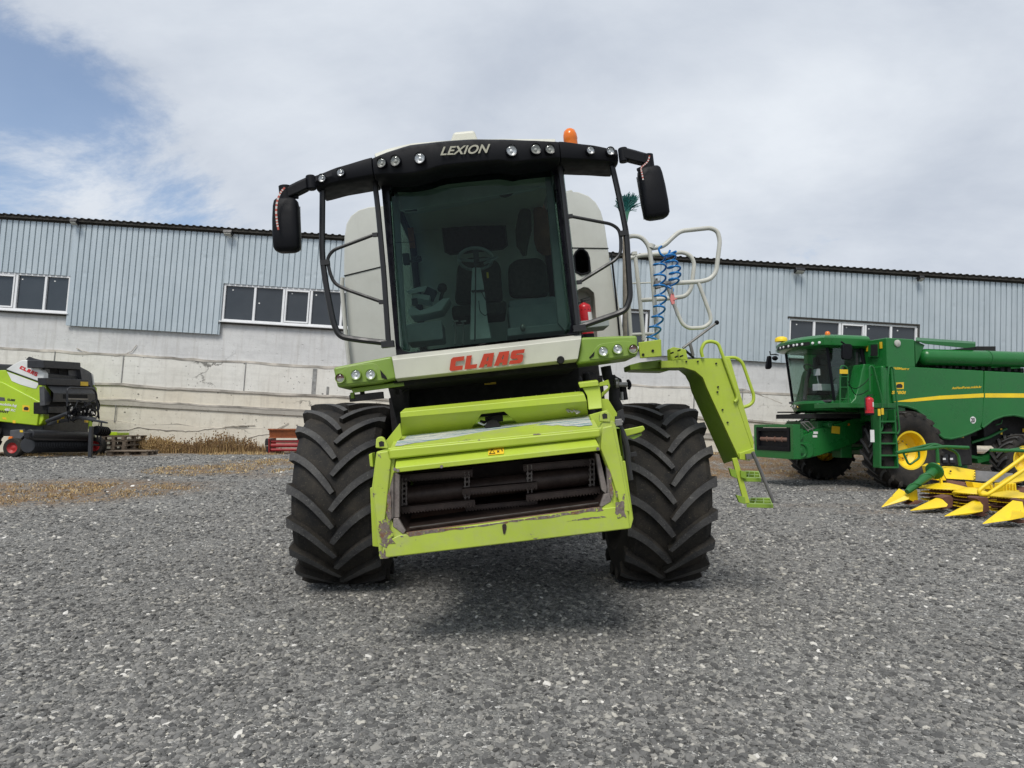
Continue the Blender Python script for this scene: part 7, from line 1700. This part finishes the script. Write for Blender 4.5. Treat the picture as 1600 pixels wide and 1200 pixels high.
c = Fx(125, 1037, .75); c = S(128, 1040, YS - .35); small_wheel(Vector((c.x, c.y, g_ * 0 + .27)), .28, .2, 1)
c = Fx(890, 1025, .75); small_wheel(Vector((c.x - .1, c.y, .27)), .28, .2, 1)
ws_ = MB(); ws_.prism(SL([(88, 870), (200, 860), (225, 905), (150, 985), (110, 1030), (85, 950)], YS - .2), (0, .12, 0)); ws_.prism(SL([(205, 900), (270, 910), (280, 950), (250, 1010), (215, 1030)], YS - .1), (0, .12, 0)); vp(ws_, 'pickup_side', M['vgrey'], .015)
ws_ = MB(); ws_.lathe([(.06, 0), (.06, .04), (.001, .045)], S(100, 942, YS - .2), (0, -1, 0), 12); vp(ws_, 'reflector', M['orange_lens'])
vp(MB().prism(SL([(176, 868), (204, 870), (204, 888), (178, 888)], YS - .21), (0, .01, 0)), 'warning_sticker', M['yellow_decal'])
ws_ = MB(); ws_.cyl(Fx(850, 870, 1.2), Fx(955, 885, 1.2), .13, 14); [ws_.lathe([(.15, -.02), (.15, .02)], Fx(870 + 18 * k, 873 + 2 * k, 1.2), (0, 1, 0), 14) for k in range(5)]; vp(ws_, 'drive_shaft', M['black'])
ws_ = MB(); ws_.tube(fillet(FL([(870, 830), (872, 960), (905, 1000)], .9), .1), .03, 6); ws_.tube(FL([(905, 800), (895, 1000)], .9), .03, 6); ws_.tube(FL([(835, 1000), (900, 1005)], .9), .03, 6); vp(ws_, 'wheel_arm', M['vblack'])
for y, x in ((-1.25, -2.0), (1.15, -2.0)):
    we = empty('wheel'); we.parent = bl; we.location = (x, y, .62); we.rotation_euler = (0, 0, R(90)); make_tyre('tyre', we, .64, .5, 16, .03, (0, 0, 0), .3, sub=4); make_rim(we, (0, 0, 0), .3, .45, -1 if y < 0 else 1, M['red_rim'], .12)

# ------------------------------------------------------------------ pallets, board and the old red machine by the wall
def make_pallet(M_, label, group='wooden pallets by the wall'):
    e = empty('pallet', M_, label, 'pallet', group)
    for y in (-.32, 0, .32):
        for x in (-.52, 0, .52): MB().box((x, y, .065), (.145, .1, .078)).build('block', M['pallet'], e, .004)
        MB().box((0, y, .012), (1.2, .1, .022)).build('runner', M['pallet'], e, .003)
    for x in (-.52, 0, .52): MB().box((x, 0, .115), (.145, .8, .020)).build('stringer', M['pallet'], e, .003)
    for k in range(5): MB().box((0, -.35 + .175 * k, .137), (1.2, .1 if k % 2 else .13, .022)).build('deck_board', M['pallet'], e, .003)
    return e
def copy_tree(o, parent=None):
    c = o.copy(); COL.objects.link(c)
    if parent is not None: c.parent = parent
    for chd in o.children: copy_tree(chd, c)
    return c
pc = at(196, 704, 22.3); pz = gz(pc.x, pc.y)
stack = ['grey wooden pallet at the bottom of the stack by the baler', 'grey wooden pallet second from the ground in the stack by the baler', 'grey wooden pallet third from the ground in the stack by the baler', 'grey wooden pallet on top of the stack, carrying the lime board']
p0 = None
for k, lb in enumerate(stack):
    mx = Matrix.Translation((pc.x - .12 + .03 * (k % 2), pc.y + .02 * k, pz + .149 * k)) @ Matrix.Rotation(R(88 + 3 * (k % 3)), 4, 'Z')
    if p0 is None: p0 = make_pallet(mx, lb); c = p0
    else:
        c = copy_tree(p0); c['label'] = lb; c.location = mx.to_translation(); c.rotation_euler = mx.to_euler()
c = copy_tree(p0); pf_ = at(208, 708, 21.2); c['label'] = 'single grey wooden pallet lying flat in front of the pallet stack'; c.location = (pf_.x, pf_.y, gz(pf_.x, pf_.y)); c.rotation_euler = (0, 0, R(2))
bt = at(176, 679, 22.2); lb_ = MB(); lb_.box((0, 0, .04), (.36, .7, .08)); lb_.box((0, -.33, .09), (.36, .02, .04)); o = lb_.build('lime_cover', M['vlime'], None, .01); o.location = (pc.x - .30, pc.y + .05, pz + .149 * 4 + .006); tag(o, 'small lime green metal cover lying on top of the pallet stack', 'metal cover')
# old implement: rusty box over red rollers on legs
ic = at(455, 707, 22.4); iz = gz(ic.x, ic.y)
im = empty('old_implement', Matrix.Translation((ic.x, ic.y, iz)), 'rusty orange hopper box over bright red rollers, standing by the concrete wall', 'farm implement')
mb = MB(); mb.rings([[Vector((-.62, y, z)) for y, z in ((-.28, .52), (-.36, .78), (.36, .78), (.28, .52))], [Vector((1.2, y, z)) for y, z in ((-.28, .52), (-.36, .78), (.36, .78), (.28, .52))]]); mb.build('hopper_box', M['rust_orange'], im, .01)
mb = MB(); mb.box((.29, -.37, .79), (1.86, .05, .05)); mb.box((.29, -.31, .53), (1.84, .05, .04)); mb.build('box_rim', M['rust_orange'], im, .004)
for z in (.40, .27, .13): MB().cyl((-.58, -.22, z), (1.18, -.22, z), .05 if z != .27 else .07, 12).build('roller', M['old_red'], im)
for x in (-.64, .3, 1.2): MB().prism([(x, -.3, 0), (x, -.34, .5), (x, .3, .5), (x, .3, 0)], (.04, 0, 0)).build('side_frame', M['old_red'], im, .006)
mb = MB(); mb.box((-.70, -.2, .35), (.12, .2, .16)); mb.box((-.68, -.25, .15), (.08, .1, .2)); mb.cyl((-.76, -.2, .42), (-.64, -.2, .42), .08, 12); mb.build('gear_case', M['dark'], im, .006)
# white rag bucket behind the baler drawbar
